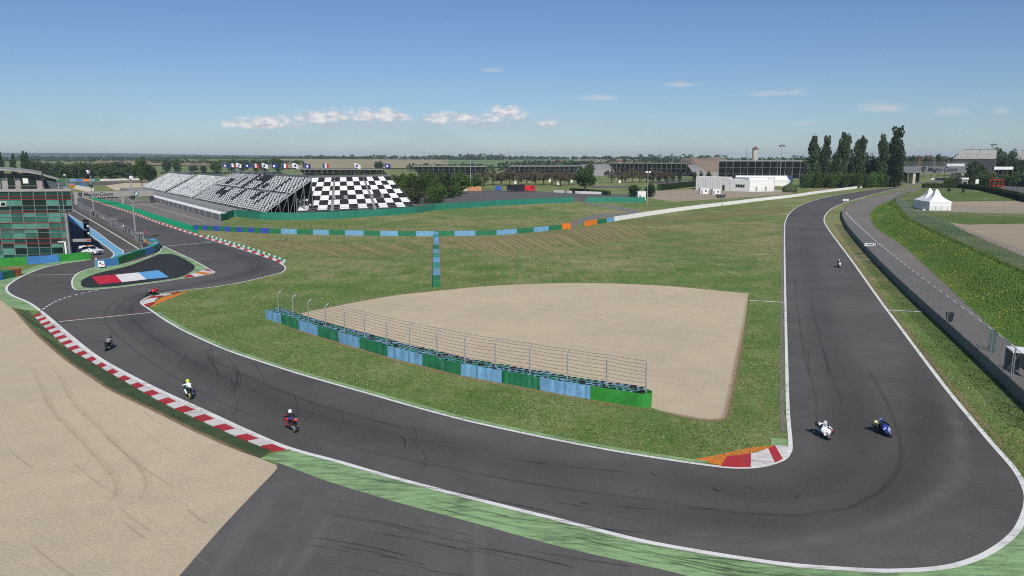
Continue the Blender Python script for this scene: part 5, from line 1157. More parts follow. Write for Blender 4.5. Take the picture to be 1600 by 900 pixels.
on_wall(c0, lf, .47, 1.6, 1.6, 3.0, 'door', 'dark'); on_wall(c0, rf, .28, 1.5, 1.2, 2.4, 'door', 'cladding'); on_wall(c0, rf, .66, 1.5, 1.2, 2.4, 'door', 'cladding')
for k in range(14): on_wall(c0, lf, .36 + .045 * k, zt2 / 2, .08, zt2 - .4, 'cladding_rib', 'cladding', .05)
for i, (px, py, w, lab) in enumerate(((1100, 303, 4.4, 'small white cabin in the yard by the workshop, nearer the path'), (1119, 304.5, 4.2, 'small white cabin in the yard by the workshop, nearer the dark bin'))):
    b = at(px, py); t_ = thing('site_cabin', b, lab, 'cabin'); MB().box((b.x, b.y + 1.2, 1.45), (w, 2.4, 2.9), .15).build('wall', M['white'], t_); MB().box((b.x, b.y + 1.2, 2.95), (w + .2, 2.7, .14), .15).build('roof', M['canvas'], t_)
    MB().box((b.x + .9, b.y - .02 + .12, 1.6), (.8, .08, .9), .15).build('window', M['gl_dark'], t_); MB().box((b.x - 1.2, b.y - .2, 1.1), (.9, .08, 2.0), .15).build('door', M['cladding'], t_)
b = at(1126, 309.5); t_ = thing('skip_bin', b, 'dark waste skip at the edge of the yard', 'skip')
m = MB(); m.loft([[(b.x - w, b.y - 1, z), (b.x + w, b.y - 1, z), (b.x + w, b.y + 1, z), (b.x - w, b.y + 1, z)] for w, z in ((1.3, .1), (2.3, 1.7))]); m.build('body', M['dark'], t_); MB().box((b.x, b.y, 1.75), (4.7, 2.1, .1)).build('rim', M['cladding'], t_)
# marquee
c = Vector((xat(1192, 505), 505, 0)); t_ = thing('marquee', c, 'long white marquee hall behind the workshop', 'marquee')
gable(t_, c, 36, 11, 3.6, 6.6, R(-8), M['canvas'], M['canvas'])
for k in range(6): MB().box((c.x - 16 + k * 3.4, c.y - 5.65 - 0 + .14 * 16 - k * 3.4 * .14, 1.5), (2.6, .1, 2.2), R(-8)).build('window', M['gl_dark'], t_)
# orange kiosk
c = Vector((xat(1128, 490), 490, 0)); t_ = thing('kiosk', c, 'orange kiosk with dark green pyramid roof', 'kiosk'); MB().box((c.x, c.y, 1.6), (6.4, 5, 3.2)).build('wall', M['orange'], t_)
m = MB(); m.add([(c.x - 4.2, c.y - 3.2, 3.1), (c.x + 4.2, c.y - 3.2, 3.1), (c.x + 4.2, c.y + 3.2, 3.1), (c.x - 4.2, c.y + 3.2, 3.1), (c.x, c.y, 5.6)], [(0, 1, 4), (1, 2, 4), (2, 3, 4), (3, 0, 4)]); m.build('roof', M['bgreen'], t_)
MB().box((c.x - 2.2, c.y - 2.53, 1.7), (1.6, .05, 2.2)).build('shutter', M['gl_dark'], t_)
# far dark stands seen from behind
def back_stand(px0, px1, Y0, Y1, pyt, label, depth=16, name='far_grandstand'):
    a, b = Vector((xat(px0, Y0, 8), Y0, 0)), Vector((xat(px1, Y1, 8), Y1, 0)); zt_ = hgt((Y0 + Y1) / 2, pyt); t_ = thing(name, a, label, 'grandstand'); d = (b - a).normalized(); n_ = Vector((-d.y, d.x, 0)); up = Vector((0, 0, 1))
    m = MB(); m.add([a + up * zt_, b + up * zt_, b + n_ * depth + up * 1.5, a + n_ * depth + up * 1.5], [(0, 1, 2, 3)]); m.build('seating_deck', M['dark'], t_)
    m = MB(); m.bar(a + up * (zt_ + .1), b + up * (zt_ + .1), .8, 1.0); m.build('top_rim', M['roofgrey'], t_)
    nb_ = max(6, int((b - a).length / 5.5))
    for k in range(nb_ + 1):
        q = a.lerp(b, k / nb_); MB().bar(q, q + up * (zt_ - .4), .3, .3).build('column', M['panelgrey'], t_)
        MB().bar(q + n_ * .5 + up * .5, q + n_ * (depth * .5) + up * (zt_ * .5), .22, .3).build('rake_beam', M['panelgrey'], t_)
        if k % 2 and k < nb_: w = a.lerp(b, (k + 1) / nb_); MB().bar(q + up * .5, w + up * (zt_ - 1), .14, .14).build('brace', M['panelgrey'], t_)
    for f in (.33, .66): MB().bar(a + up * zt_ * f, b + up * zt_ * f, .2, .2).build('beam', M['panelgrey'], t_)
    return t_
back_stand(645, 760, 760, 740, 260, 'dark far stand directly behind the green trees')
back_stand(466, 598, 640, 620, 264.5, 'dark far stand behind the flags of the chequered stand')
back_stand(796, 905, 730, 760, 259.5, 'dark far stand behind the brown bare trees')
back_stand(950, 1072, 760, 690, 255.2, 'dark far stand left of the earth embankment')
back_stand(1123, 1262, 640, 620, 251.5, 'wide dark far stand behind the white marquee')
# embankment stand side and earth bank
def mound(name, px0, px1, Y, hh, dep, mat, label, kind='structure'):
    a, b = xat(px0, Y, 0), xat(px1, Y, 0); m = MB(); nn_, kk = 28, 8; vs = []
    for i in range(nn_ + 1):
        for j in range(kk + 1):
            u, v = i / nn_, j / kk; x = a + (b - a) * u; y = Y + dep * v; e = min(1, min(u, 1 - u) * 5); zz = hh * math.sin(math.pi * min(.5, v * .9)) * sstep(0, 1, e) * (1 + .22 * noise.noise(Vector((x * .05, y * .05, 0))) + .12 * noise.noise(Vector((x * .2, y * .2, 5)))) + gh(x, y) - .3; vs.append((x, y, zz))
    m.add(vs, [(i * (kk + 1) + j, (i + 1) * (kk + 1) + j, (i + 1) * (kk + 1) + j + 1, i * (kk + 1) + j + 1) for i in range(nn_) for j in range(kk)])
    return tag(m.build(name, mat, smooth=True), label, kind=kind)
mound('earth_bank', 1080, 1172, 980, 17.5, 120, M['ploughed'], 'bare earth embankment below the water tower')
mound('earth_bank', 1000, 1128, 790, 11, 80, M['roofgrey'], 'grey terraced bank between the dark stands')
mound('earth_bank', 900, 980, 800, 11, 80, M['roofgrey'], 'grey terraced bank behind the big single tree')
MB_w = thing('retaining_wall', Vector((xat(1100, 740), 740, 0)), 'white wall strip at the foot of the terraced bank', 'wall')
for k in range(6): MB().box((xat(1090 + k * 6.5, 740), 740, 2.4), (4.0, .4, 4.6)).build('wall_panel', M['cladding'], MB_w)
# water tower
c = far(1178.5, 1150); zt = hgt(1150, 228); zb_ = gh(c.x, c.y); c.z = zb_; t_ = thing('water_tower', c, 'round pale stone water tower with red conical roof', 'tower')
MB().lathe([(4.6, zb_ - 1), (4.4, zt - 5.6), (4.9, zt - 5.5), (4.9, zt - 4.8)], (c.x, c.y, 0), 20).build('shaft', M['stone'], t_)
MB().lathe([(5.5, zt - 4.8), (0.05, zt)], (c.x, c.y, 0), 20).build('roof', M['brown'], t_)
for k in range(4): a_ = -1.9 + k * .5; MB().box((c.x + 4.62 * math.cos(a_), c.y + 4.62 * math.sin(a_), zb_ + 7), (.7, .5, 1.6), a_ - 1.57).build('window', M['dark'], t_)
# thin far pylons
for px, Y, pyt, lab in ((794, 1500, 231, 'thin far radio mast above the tree line'), (1050.5, 1000, 232, 'thin radio mast behind the dark stands'), (1165, 1150, 228, 'thin mast beside the water tower'), (563, 1200, 240.5, 'thin pole in the straw field')):
    b = far(px, Y); t_ = thing('radio_mast', b, lab, 'mast'); zt = hgt(Y, pyt)
    for k in range(3): MB().tube([(b.x + .8 * math.cos(k * 2.1), b.y + .8 * math.sin(k * 2.1), b.z - .5), (b.x, b.y, zt)], .16, 4).build('leg', M['steel'], t_)
    for k in range(1, 5): zz = b.z + (zt - b.z) * k / 6; MB().box((b.x, b.y, zz), (1.4 * (1 - k / 6), 1.4 * (1 - k / 6), .15)).build('ring', M['steel'], t_)
# farmhouses
for px, Y, w, lab in ((872, 1500, 17, 'far farmhouse with red roof behind the dark stands'), (972, 1500, 20, 'far long red roofed house on the rise'), (1068, 1060, 8, 'small far house with steep brown roof')):
    b = far(px, Y); b.z -= .5; t_ = thing('farmhouse', b, lab, 'house'); gable(t_, b, w, 9, 4.5, 8.5, .1, M['cream'], M['brown']); MB().box((b.x + 2, b.y, b.z + 8.6), (.9, .9, 1.6)).build('chimney', M['brown'], t_)
    for k in range(3): MB().box((b.x - w * .3 + k * w * .3, b.y - 4.6, b.z + 2.2), (1.3, .1, 1.6), .1).build('window', M['dark'], t_)
# bridge
Yb = 545; zb_, zt = hgt(Yb, 270.2), hgt(Yb, 259.8); xa, xb = xat(1408, Yb, 10), xat(1512, Yb, 10)
br = thing('road_bridge', Vector((xa, Yb, 0)), 'concrete bridge over the track with grey lettered banner', 'bridge')
MB().box(((xa + xb) / 2, Yb + 4, (zb_ + zt) / 2), (xb - xa, 8, zt - zb_)).build('deck', M['concrete'], br)
MB().box(((xa + xb) / 2, Yb - .1, (zb_ + zt) / 2), (xb - xa, .15, zt - zb_ - .1)).build('banner', M['panelgrey'], br)
for px in (1409, 1429, 1504): x = xat(px, Yb, 4); MB().box((x, Yb + 3.5, zb_ / 2), (2.0, 6, zb_)).build('pier', M['stone'], br)
MB().box((xat(1418, Yb, 4), Yb + 7, zb_ / 2), (7, .5, zb_)).build('opening_shade', M['dark'], br); MB().box((xat(1437, Yb, 4), Yb + 7, zb_ / 2), (7, .5, zb_)).build('opening_shade', M['dark'], br)  # dark panels beside the piers: shade of the bridge openings put in as colour
for k in range(24): x = xa + (xb - xa) * k / 23; MB().tube([(x, Yb + .3, zt), (x, Yb + .3, zt + 3.3)], .06, 4).build('railing_post', M['steel'], br)
for k in range(5): MB().tube([(xa, Yb + .3, zt + .6 + k * .65), (xb, Yb + .3, zt + .6 + k * .65)], .05, 4).build('railing_wire', M['steel'], br)
Mbt = lambda px: Matrix.Translation((xat(px, Yb, 10), Yb - .2, (zb_ + zt) / 2)) @ Matrix.Rotation(math.pi / 2, 4, 'X')
shield(br, Mbt(1442.5), 3.6, M['black']); banner_text(br, 'Magny-Cours', Mbt(1472), 4.3, M['black'], sx_=.93)
# white wall beyond the bridge
for px0, px1, Y0, Y1, lab in ((1455, 1480, 640, 660, 'white wall seen through the bridge opening'),):
    a, b = Vector((xat(px0, Y0), Y0, 0)), Vector((xat(px1, Y1), Y1, 0)); c = (a + b) / 2; t_ = thing('white_wall', c, lab, 'wall')
    for k in range(4): q = a.lerp(b, (k + .5) / 4); MB().box((q.x, q.y, .7), ((b - a).length / 4 - .05, .4, 1.4), math.atan2(b.y - a.y, b.x - a.x)).build('wall_block', M['whitewall'], t_)
# far stand at the right, seen from its front
def far_front(px, Y, pyb, pyt, label, seats):
    FLs = Vector((xat(px[0], Y, 17), Y, hgt(Y, pyb))); FRs = Vector((xat(px[1], Y + 4, 17), Y + 4, hgt(Y, pyb))); B1 = Vector((xat(px[2], Y + 26, 24), Y + 26, hgt(Y + 26, pyt))); B2 = Vector((xat(px[3], Y + 30, 24), Y + 30, hgt(Y + 30, pyt)))
    t_ = thing('far_grandstand', Vector((FLs.x, Y, 0)), label, 'grandstand'); rr_ = random.Random(int(px[0]))
    grandstand(t_, bil(FLs, FRs, B1, B2), 16, seats, lambda r_, k: None if k in (seats // 2, seats // 2 + 1) else ('cladding' if rr_.random() < .3 else 'seatgrey'), two=False)
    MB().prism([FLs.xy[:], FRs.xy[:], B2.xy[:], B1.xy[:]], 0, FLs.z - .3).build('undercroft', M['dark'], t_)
far_front((1489, 1556, 1505, 1558), 620, 249, 235, 'pale far grandstand above the bridge beside the dark trees', 70)
far_front((1584, 1650, 1596, 1660), 640, 250, 236, 'pale far grandstand cut by the frame edge', 70)
# white hoarding on the road behind hedge
for px0, px1, Y, py0, py1, lab in ((1478, 1506, 560, 255.5, 259.8, 'white van-like hoarding on the bridge road'), (1552, 1582, 470, 260.5, 265, 'white hoarding above the dark hedge')):
    a, b = xat(px0, Y, 8), xat(px1, Y, 8); z0_, z1_ = hgt(Y, py1), hgt(Y, py0); t_ = thing('hoarding', Vector(((a + b) / 2, Y, 0)), lab.replace('van-like ', ''), 'hoarding')
    for k in range(4): MB().box((a + (b - a) * (k + .5) / 4, Y, (z0_ + z1_) / 2), ((b - a) / 4 - .1, .12, z1_ - z0_)).build('board', M['white'], t_)
    for k in range(5): MB().tube([(a + (b - a) * k / 4, Y + .15, 0), (a + (b - a) * k / 4, Y + .15, z0_ + .3)], .07, 5).build('post', M['steel'], t_)
# red frame cage and white panels on the terrace road
b = at(1559, 294.5, BZ); t_ = thing('red_frame', b, 'open red tubular frame standing beside the dark hedge', 'frame'); w, dp, hh = 4.6, 3.2, 4.4
for x_ in (0, 1):
    for y_ in (0, 1): MB().bar((b.x - w / 2 + x_ * w, b.y + y_ * dp, BZ), (b.x - w / 2 + x_ * w, b.y + y_ * dp, BZ + hh), .22, .22).build('post', M['red'], t_)
for z_ in (.1, 1.4, hh):
    for y_ in (0, 1): MB().bar((b.x - w / 2, b.y + y_ * dp, BZ + z_), (b.x + w / 2, b.y + y_ * dp, BZ + z_), .2, .2).build('rail', M['red'], t_)
b = at(1505, 291, BZ); t_ = thing('white_booth', b, 'small white ticket booth with white roof at the hedge', 'booth'); MB().box((b.x, b.y, BZ + 1.6), (3.4, 2.4, 3.2)).build('wall', M['cladding'], t_); MB().box((b.x, b.y, BZ + 4.2), (4.0, 2.6, .9)).build('roof', M['white'], t_); MB().box((b.x, b.y - 1.25, BZ + 1.9), (2.2, .1, 1.1)).build('window', M['gl_dark'], t_)
for x_ in (-1.5, 1.5): MB().tube([(b.x + x_, b.y, BZ + 3.1), (b.x + x_, b.y, BZ + 3.9)], .1, 5).build('post', M['steel'], t_)
b = at(1526, 291, BZ); t_ = thing('sign_panel', b, 'small white sign panel on red legs by the hedge', 'sign'); MB().box((b.x, b.y, BZ + 2.6), (1.8, .12, 2.4)).build('board', M['white'], t_)
for x_ in (-.7, .7): MB().tube([(b.x + x_, b.y, BZ), (b.x + x_, b.y, BZ + 1.5)], .09, 5).build('leg', M['red'], t_)
# pagoda tents
def pagoda(c, w, he, hp, rz, label):
    t_ = thing('pagoda_tent', c, label, 'tent', 'white pagoda tents', rz); h_ = w / 2
    for k in range(4):
        a_ = math.pi / 2 * k; m = MB(); m.box((0, -h_, he / 2), (w, .04, he)); mm = m.mesh('side_wall', M['canvas']); child('side_wall', mm, t_, (0, 0, 0), (0, 0, a_))
    n_ = 7; rings = []
    for j in range(n_ + 1):
        f = j / n_; r_ = (h_ + .12) * (1 - f) ** 1.0 * (1 - .42 * math.sin(math.pi * f)) + .05 * f; rings.append([(sx_ * r_, sy_ * r_, he + (hp - he) * f ** .92) for sx_, sy_ in ((-1, -1), (1, -1), (1, 1), (-1, 1))])
    m = MB(); m.loft(rings); m.build('roof', M['canvas'], t_, world=False)
    m = MB(); 
    for sx_, sy_ in ((-1, -1), (1, -1), (1, 1), (-1, 1)): m2 = MB(); m2.tube([(sx_ * h_, sy_ * h_, 0), (sx_ * h_, sy_ * h_, he + .05)], .06, 6); m2.build('pole', M['cladding'], t_, world=False)
    for k in range(4): a_ = math.pi / 2 * k; m2 = MB(); m2.box((0, -h_ - .1, he - .05), (w + .2, .05, .35)); mm = m2.mesh('valance', M['canvas']); child('valance', mm, t_, (0, 0, 0), (0, 0, a_))
    MB().lathe([(.06, hp), (.0, hp + .35)], n=6).build('finial', M['cladding'], t_, world=False)
c = at(1463.5, 329, BZ); pagoda(Vector((xat(1462, c.y + 3.1, 6), c.y + 3.1, BZ)), 6.2, 2.5, 6.2, R(-4), 'nearer white pagoda tent on the grass terrace')
c2 = Vector((xat(1451.5, c.y + 9.6, 6), c.y + 9.6, BZ)); pagoda(c2, 6.2, 2.5, 6.2, R(-4), 'white pagoda tent standing behind the nearer one')
for px, lab in ((1443, 'left'), (1482.5, 'right')):
    b = at(px, 328.8, BZ); t_ = thing('ballast_block', b, f'small white ballast block at the {lab} corner of the nearer tent', 'block'); MB().box((b.x, b.y, BZ + .22), (.75, .6, .44)).build('block', M['white'], t_); MB().box((b.x, b.y, BZ + .47), (.5, .1, .05)).build('lifting_bar', M['steel'], t_)
# ---- car park things
def truck():
    b = at(829, 300); t_ = thing('truck', b, 'red lorry cab with black trailer in the car park', 'truck', rz=R(-10))
    def B(nm, c, d, mt, p=None): return MB().box(c, d).build(nm, M[mt], p or t_, world=False)
    cab = MB(); cab.loft([[(-1.2, -1.25, z), (x1, -1.25, z), (x1, 1.25, z), (-1.2, 1.25, z)] for z, x1 in ((.7, 2.6), (1.9, 2.6), (3.3, 2.2), (3.5, 1.8))]); cab.build('cab', M['red'], t_, world=False)
    B('windscreen', (2.46, 0, 2.5), (.1, 2.2, 1.0), 'gl_dark'); B('side_window', (1.1, -1.27, 2.5), (1.3, .05, .9), 'gl_dark'); B('bumper', (2.65, 0, .7), (.2, 2.4, .5), 'cladding'); B('sleeper_box', (-2.1, 0, 2.2), (1.6, 2.5, 2.8), 'red')
    B('chassis', (-4, 0, .75), (11, 1.0, .3), 'dark'); B('trailer', (-8.2, .2, 2.3), (9.6, 2.5, 2.9), 'black')
    for x_ in (1.6, -2.2, -9.5, -11):
        for y_ in (-1.1, 1.1):
            w_ = MB().lathe([(0, -.16), (.5, -.16), (.5, .16), (0, .16)], (x_, y_, .5), 14, axis='y').build('wheel', M['rubber'], t_, world=False); MB().lathe([(0, -.18), (.25, -.18), (.25, .18), (0, .18)], (x_, y_, .5), 10, axis='y').build('hub', M['steel'], w_, world=False)
truck()
b = at(779, 297.5); t_ = thing('blue_container', b, 'blue storage container in the car park', 'container'); MB().box((b.x, b.y, 1.3), (3.6, 2.4, 2.3)).build('body', M['blue'], t_)
for k in range(9): MB().box((b.x - 1.6 + k * .4, b.y - 1.22, 1.3), (.12, .06, 2.2)).build('rib', M['blue'], t_)
for k in range(2): MB().box((b.x - .2 + k * 1.2, b.y - 1.26, 1.3), (.06, .05, 2.1)).build('lock_bar', M['steel'], t_)
for k in range(11):
    px = 718.5 + k * 3.25; b = at(px, 298.3); t_ = thing('crate', b, f'{ordn[k]} from the left of the row of tall crates in the car park', 'crate', 'row of tall crates')
    mt = 'white' if k < 1 else 'cream' if k < 4 else 'crate'; hh = 2.4 + random.uniform(-.2, .2)
    MB().box((b.x, b.y, hh / 2), (1.1, 1.4, hh)).build('body', M[mt], t_)
    for z_ in (.3, hh * .5, hh - .3): MB().box((b.x, b.y - .72, z_), (1.14, .06, .16)).build('batten', M[mt], t_)
wf = resample(WL([(866, 301), (905, 303), (948, 304.5)]), 18); t_ = thing('picket_fence', wf[0], 'white railing beside the hedge at the car park edge', 'fence')
for i in range(18):
    if i in (4, 7): continue
    a, b = wf[i], wf[i + 1]; c = (a + b) / 2; d = b - a; MB().box((c.x, c.y, .8), (d.length * .94, .12, 1.3), math.atan2(d.y, d.x)).build('fence_panel', M['white'], t_)
for k, (px, py) in enumerate(((805, 287.5), (828, 284), (859, 284.5), (872, 289), (893, 285), (929.5, 285), (968, 286))):
    b = at(px, py); t_ = thing('marker_post', b, f'{ordn[k]} from the left of the small white marker posts on the far lawn', 'marker', 'white marker posts'); MB().lathe([(1.0, 0), (.95, 1.2), (.4, 2.2), (.0, 2.3)], (b.x, b.y, 0), 8).build('cone', M['white'], t_); MB().lathe([(.25, 2.2), (.25, 2.9), (0, 2.95)], (b.x, b.y, 0), 8).build('knob', M['cladding'], t_)
b = at(1003, 312); t_ = thing('site_cabin', b, 'white cabin behind the camera mast', 'cabin'); MB().box((b.x, b.y + 2, 1.8), (3.6, 3, 3.6)).build('wall', M['white'], t_); MB().box((b.x, b.y + 2, 3.65), (3.8, 3.2, .14)).build('roof', M['canvas'], t_); MB().box((b.x - .8, b.y + .48, 1.2), (1, .06, 2.1)).build('door', M['cladding'], t_)
# dark green covered machine by the wall
b = at(1234, 300.5); t_ = thing('covered_machine', b, 'dark green covered machine parked behind the white wall', 'machine')
m = MB(); m.loft([[(b.x - w * 1.25, b.y - w * .7, z), (b.x + w * 1.1, b.y - w * .7, z), (b.x + w * 1.1, b.y + w * .7, z), (b.x - w * 1.25, b.y + w * .7, z)] for w, z in ((2.6, .3), (3.0, 1.6), (2.3, 3.1), (1.2, 4.2), (.5, 4.6))]); m.build('cover', M['turf_dark'], t_)
for x_ in (-2, 2): MB().lathe([(0, -.2), (.5, -.2), (.5, .2), (0, .2)], (b.x + x_, b.y - 1.9, .5), 12, axis='y').build('wheel', M['rubber'], t_)
MB().box((b.x + 1, b.y - 2.0, 2.0), (.9, .1, .5)).build('lamp', M['brick_orange'], t_)
# ================================================================ trees and hedges
def leaf(vs, fs, c, n, s, rg):
    n = n.normalized(); a = n.cross(Vector((rg.uniform(-1, 1), rg.uniform(-1, 1), rg.uniform(-1, 1)))).normalized(); b = n.cross(a)
    k = len(vs); vs += [tuple(c - a * s), tuple(c - b * s * .62), tuple(c + a * s), tuple(c + b * s * .62)]; fs.append((k, k + 1, k + 2, k + 3))
def mkmesh(name, vs, fs, mat):
    me = bpy.data.meshes.new(name); me.from_pydata(vs, [], fs); me.materials.append(mat); me.update(); return me
def rdir(rg):
    while True:
        v = Vector((rg.uniform(-1, 1), rg.uniform(-1, 1), rg.uniform(-1, 1)))
        if .05 < v.length < 1: return v.normalized()
def crown_mesh(kind, seed, nq, mat, ls=.11):
    """foliage in a box of radius 1 and height 0..2, made of leaf sprays on uneven clumps"""
    rg = random.Random(seed); vs = []; fs = []; cl = []
    if kind == 'round':
        for k in range(17):
            d = rdir(rg); rr = rg.uniform(.28, .72); cl.append((Vector((d.x * rr, d.y * rr, 1.0 + d.z * rr * 1.0)), rg.uniform(.24, .42)))
        cl.append((Vector((0, 0, 1.0)), .55))
    elif kind == 'bush':
        for k in range(14):
            d = rdir(rg); rr = rg.uniform(.3, .68); cl.append((Vector((d.x * rr, d.y * rr, .85 + abs(d.z) * rr * 1.1 - .35 * (d.z < 0))), rg.uniform(.28, .42)))
        cl.append((Vector((0, 0, .7)), .62)); cl.append((Vector((.3, .2, .4)), .5)); cl.append((Vector((-.35, -.1, .4)), .5))
    elif kind == 'poplar':
        for k in range(34):
            h_ = rg.uniform(0.08, 1.95); w = .55 * math.sin(math.pi * min(1, (h_ + .25) / 2.3)) ** .7 + .08; a = rg.uniform(0, 6.28); rr = rg.uniform(.0, .75) * w
            cl.append((Vector((rr * math.cos(a) + .10 * (h_ - 1) ** 2 * (h_ > 1), rr * math.sin(a), h_)), rg.uniform(.22, .42) * (w + .2)))
    elif kind == 'conifer':
        for k in range(34):
            h_ = rg.uniform(.1, 1.95); w = .8 * (1 - h_ / 2.05) + .08; a = rg.uniform(0, 6.28); cl.append((Vector((w * .75 * math.cos(a), w * .75 * math.sin(a), h_)), .16 + w * .26))
    elif kind == 'bare':
        for k in range(26):
            d = rdir(rg); rr = rg.uniform(.4, .95); cl.append((Vector((d.x * rr, d.y * rr, 1.0 + d.z * rr * .95)), rg.uniform(.14, .3)))
    tot = sum(r * r for _, r in cl)
    for c, r in cl:
        for _ in range(int(nq * r * r / tot)):
            d = rdir(rg); f = rg.uniform(.55, 1.08); p = c + d * r * f; p.z = max(.02, p.z)
            n_ = (d + rdir(rg) * .9); s = ls * rg.uniform(.6, 1.35); leaf(vs, fs, p, n_, s, rg)
    return mkmesh('crown', vs, fs, mat)
def trunk_mesh(kind, seed):
    rg = random.Random(seed); m = MB(); m.tube([(0, 0, 0), (.02, .01, .35), (.0, .03, .7), (.03, 0, 1.0)], [.07, .05, .035, .012], 7)
    for k in range(6 if kind != 'bare' else 16):
        z = rg.uniform(.28, .85) if kind != 'bare' else rg.uniform(.25, .95); a = rg.uniform(0, 6.28); L = rg.uniform(.16, .34); m.tube([(0, 0, z), (math.cos(a) * L * .6, math.sin(a) * L * .6, z + .13), (math.cos(a) * L, math.sin(a) * L, z + .25)], [.024, .014, .005], 5)
    return m.mesh('trunk', M['bark'], True)
CR = {}
def crown(kind, v, mat, nq, ls):
    k = (kind, v, mat, nq)
    if k not in CR: CR[k] = crown_mesh(kind, hash((kind, v)) % 1000 if False else v * 13 + len(kind), nq, M[mat], ls)
    return CR[k]
TRK = {k: trunk_mesh(k, 5) for k in ('round', 'bare')}
def tree(name, label, px, Y, pyt, wpx, kind, mat, v=0, group=None, nq=1500, ls=.085, pyb=None, cat='tree', trunk=.22, z0=None):
    """tree standing at image column px and distance Y, its top at row pyt, crown wpx wide"""
    b = far(px, Y); b.z = gh(b.x, Y) if z0 is None else z0
    if z0: b.x = xat(px, Y, z0)
    H_ = max(1.5, hgt(Y, pyt) - b.z); w = wpx / F * Y / 2; t_ = thing(name, b, label, cat, group)
    cz = H_ * trunk if kind in ('round', 'bare') else H_ * .03
    child('trunk', TRK['bare' if kind == 'bare' else 'round'], t_, (0, 0, -.1), (0, 0, v), (w * .9 + .3, w * .9 + .3, H_ * .92))
    child('crown', crown(kind, v % 4, mat, nq, ls), t_, (0, 0, cz), (0, 0, v * 1.7), (w, w, (H_ - cz) / 2))
    return t_
# six poplars and the shrubs below them
for i, (px, pyt, w) in enumerate(((1268, 213, 24), (1288, 213, 20), (1315, 207, 26), (1341, 213, 22), (1375, 211, 19), (1397, 198, 30))):
    tree('poplar_tree', f'tall poplar, {ordn[i]} from the left in the row beside the straight', px, 478 - i * 1.5 + 6 * (i > 3), pyt, w * 1.75, 'poplar', 'leaf_poplar' if i < 5 else 'leaf_dark', i, 'poplars beside the straight', 4200, .062)
for i, px in enumerate((1280, 1300, 1328, 1333, 1352, 1360, 1368, 1386, 1305, 1383)):
    tree('pine_tree', f'dark evergreen, {ordn[i]} of those standing between the poplars', px, 492 + (i % 3) * 3, 241 - (i * 7 % 9), 17, 'bush', 'leaf_dark', i, 'dark evergreens between the poplars', 900, .12)
for i in range(15):
    px = 1258 + i * 10.2; tree('roadside_bush', f'dense green bush, {ordn[i]} from the left along the foot of the poplars', px, 462 - i * .3 + (i % 2) * 3 + max(0, i - 8) * 5, 266 - (i % 3) * 2.0 - (2 if i == 3 else 0), 23, 'bush', 'leaf_bright' if i % 3 else 'leaf', i, 'bushes at the foot of the poplars', 2600, .075, cat='bush')
# single trees
tree('broad_tree', 'big single leafy tree beside the car park', 914, 385, 253.5, 47, 'round', 'leaf', 1, None, 4200, .062, trunk=.16)
tree('chestnut_tree', 'rounded pale blossoming tree at the end of the chequered stand', 645, 300, 288, 38, 'bush', 'leaf_blossom', 2, None, 3800, .06)
tree('round_bush', 'round dark bush beside the white cabin, nearer the path', 991, 345, 283, 24, 'bush', 'leaf_dark', 0, None, 2200, .075, cat='bush')
tree('round_bush', 'round dark bush just behind the camera mast', 1016, 352, 281.5, 25, 'bush', 'leaf_dark', 1, None, 2200, .075, cat='bush')
# clump behind the chequered stand
cl_ = [(614, 335, 270, 22), (628, 350, 265, 26), (640, 365, 266, 26), (655, 350, 268, 26), (668, 372, 264, 28), (682, 345, 270, 24), (692, 372, 264, 28), (705, 380, 266, 24), (722, 385, 265, 26), (742, 455, 268, 24), (676, 322, 284, 16), (690, 335, 284, 18), (704, 345, 284, 18), (622, 320, 279, 20), (715, 360, 283, 16)]
for i, (px, Y, t, w) in enumerate(cl_):
    tree('leafy_tree', f'leafy green tree, {ordn[i]} in the clump right of the chequered stand', px, Y, t, w * 1.45, 'bush' if i > 9 or i % 2 else 'round', 'leaf_bright' if i % 3 else 'leaf', i, 'trees right of the chequered stand', 1900, .08, trunk=.1)
# row of brown bare trees
for i in range(12):
    px = 757 + i * 13.2; tree('bare_tree', f'brownish bare tree, {ordn[i]} from the left in the long thin row', px, 500 + (i % 3) * 14, 264 + (i % 3) * 2, 31, 'bare', 'leaf_brown', i, 'row of bare brown trees', 2200, .055, trunk=.2)
for i in range(9):
    px = 955 + i * 11; tree('bare_tree', f'brownish bare tree, {ordn[i]} in the row below the far dark stand', px, 560 + (i % 2) * 12, 262 + (i % 3) * 2, 22, 'bare', 'leaf_brown', i, 'bare trees below the far stand', 1600, .06, trunk=.15)
for i, px in enumerate((1018, 1029, 1040, 1051, 1062, 1095, 1107, 1085)):
    tree('cypress_tree', f'small dark tree, {ordn[i]} in the row in front of the far stand', px, 590, 263 + (i % 2) * 1.5, 9.5, 'bush', 'leaf_dark', i, 'small trees before the far stand', 500, .13)
# trees behind the flags and the stand
for i, (px, Y, t, w) in enumerate(((530, 420, 265, 20), (545, 430, 266, 22), (562, 425, 263, 20), (578, 440, 262, 22), (592, 435, 264, 18), (480, 420, 268, 16), (497, 425, 267, 18), (512, 430, 267, 18))):
    tree('garden_tree', f'dull green tree, {ordn[i]} in the band behind the flags', px, Y, t, w, 'round', 'leaf_dark' if i % 2 else 'leaf', i, 'trees behind the flags', 900, .1)
tree('round_tree', 'pale round tree on the meadow behind the flags', 592, 900, 249.5, 17, 'round', 'leaf_far', 2, None, 1200, .1)
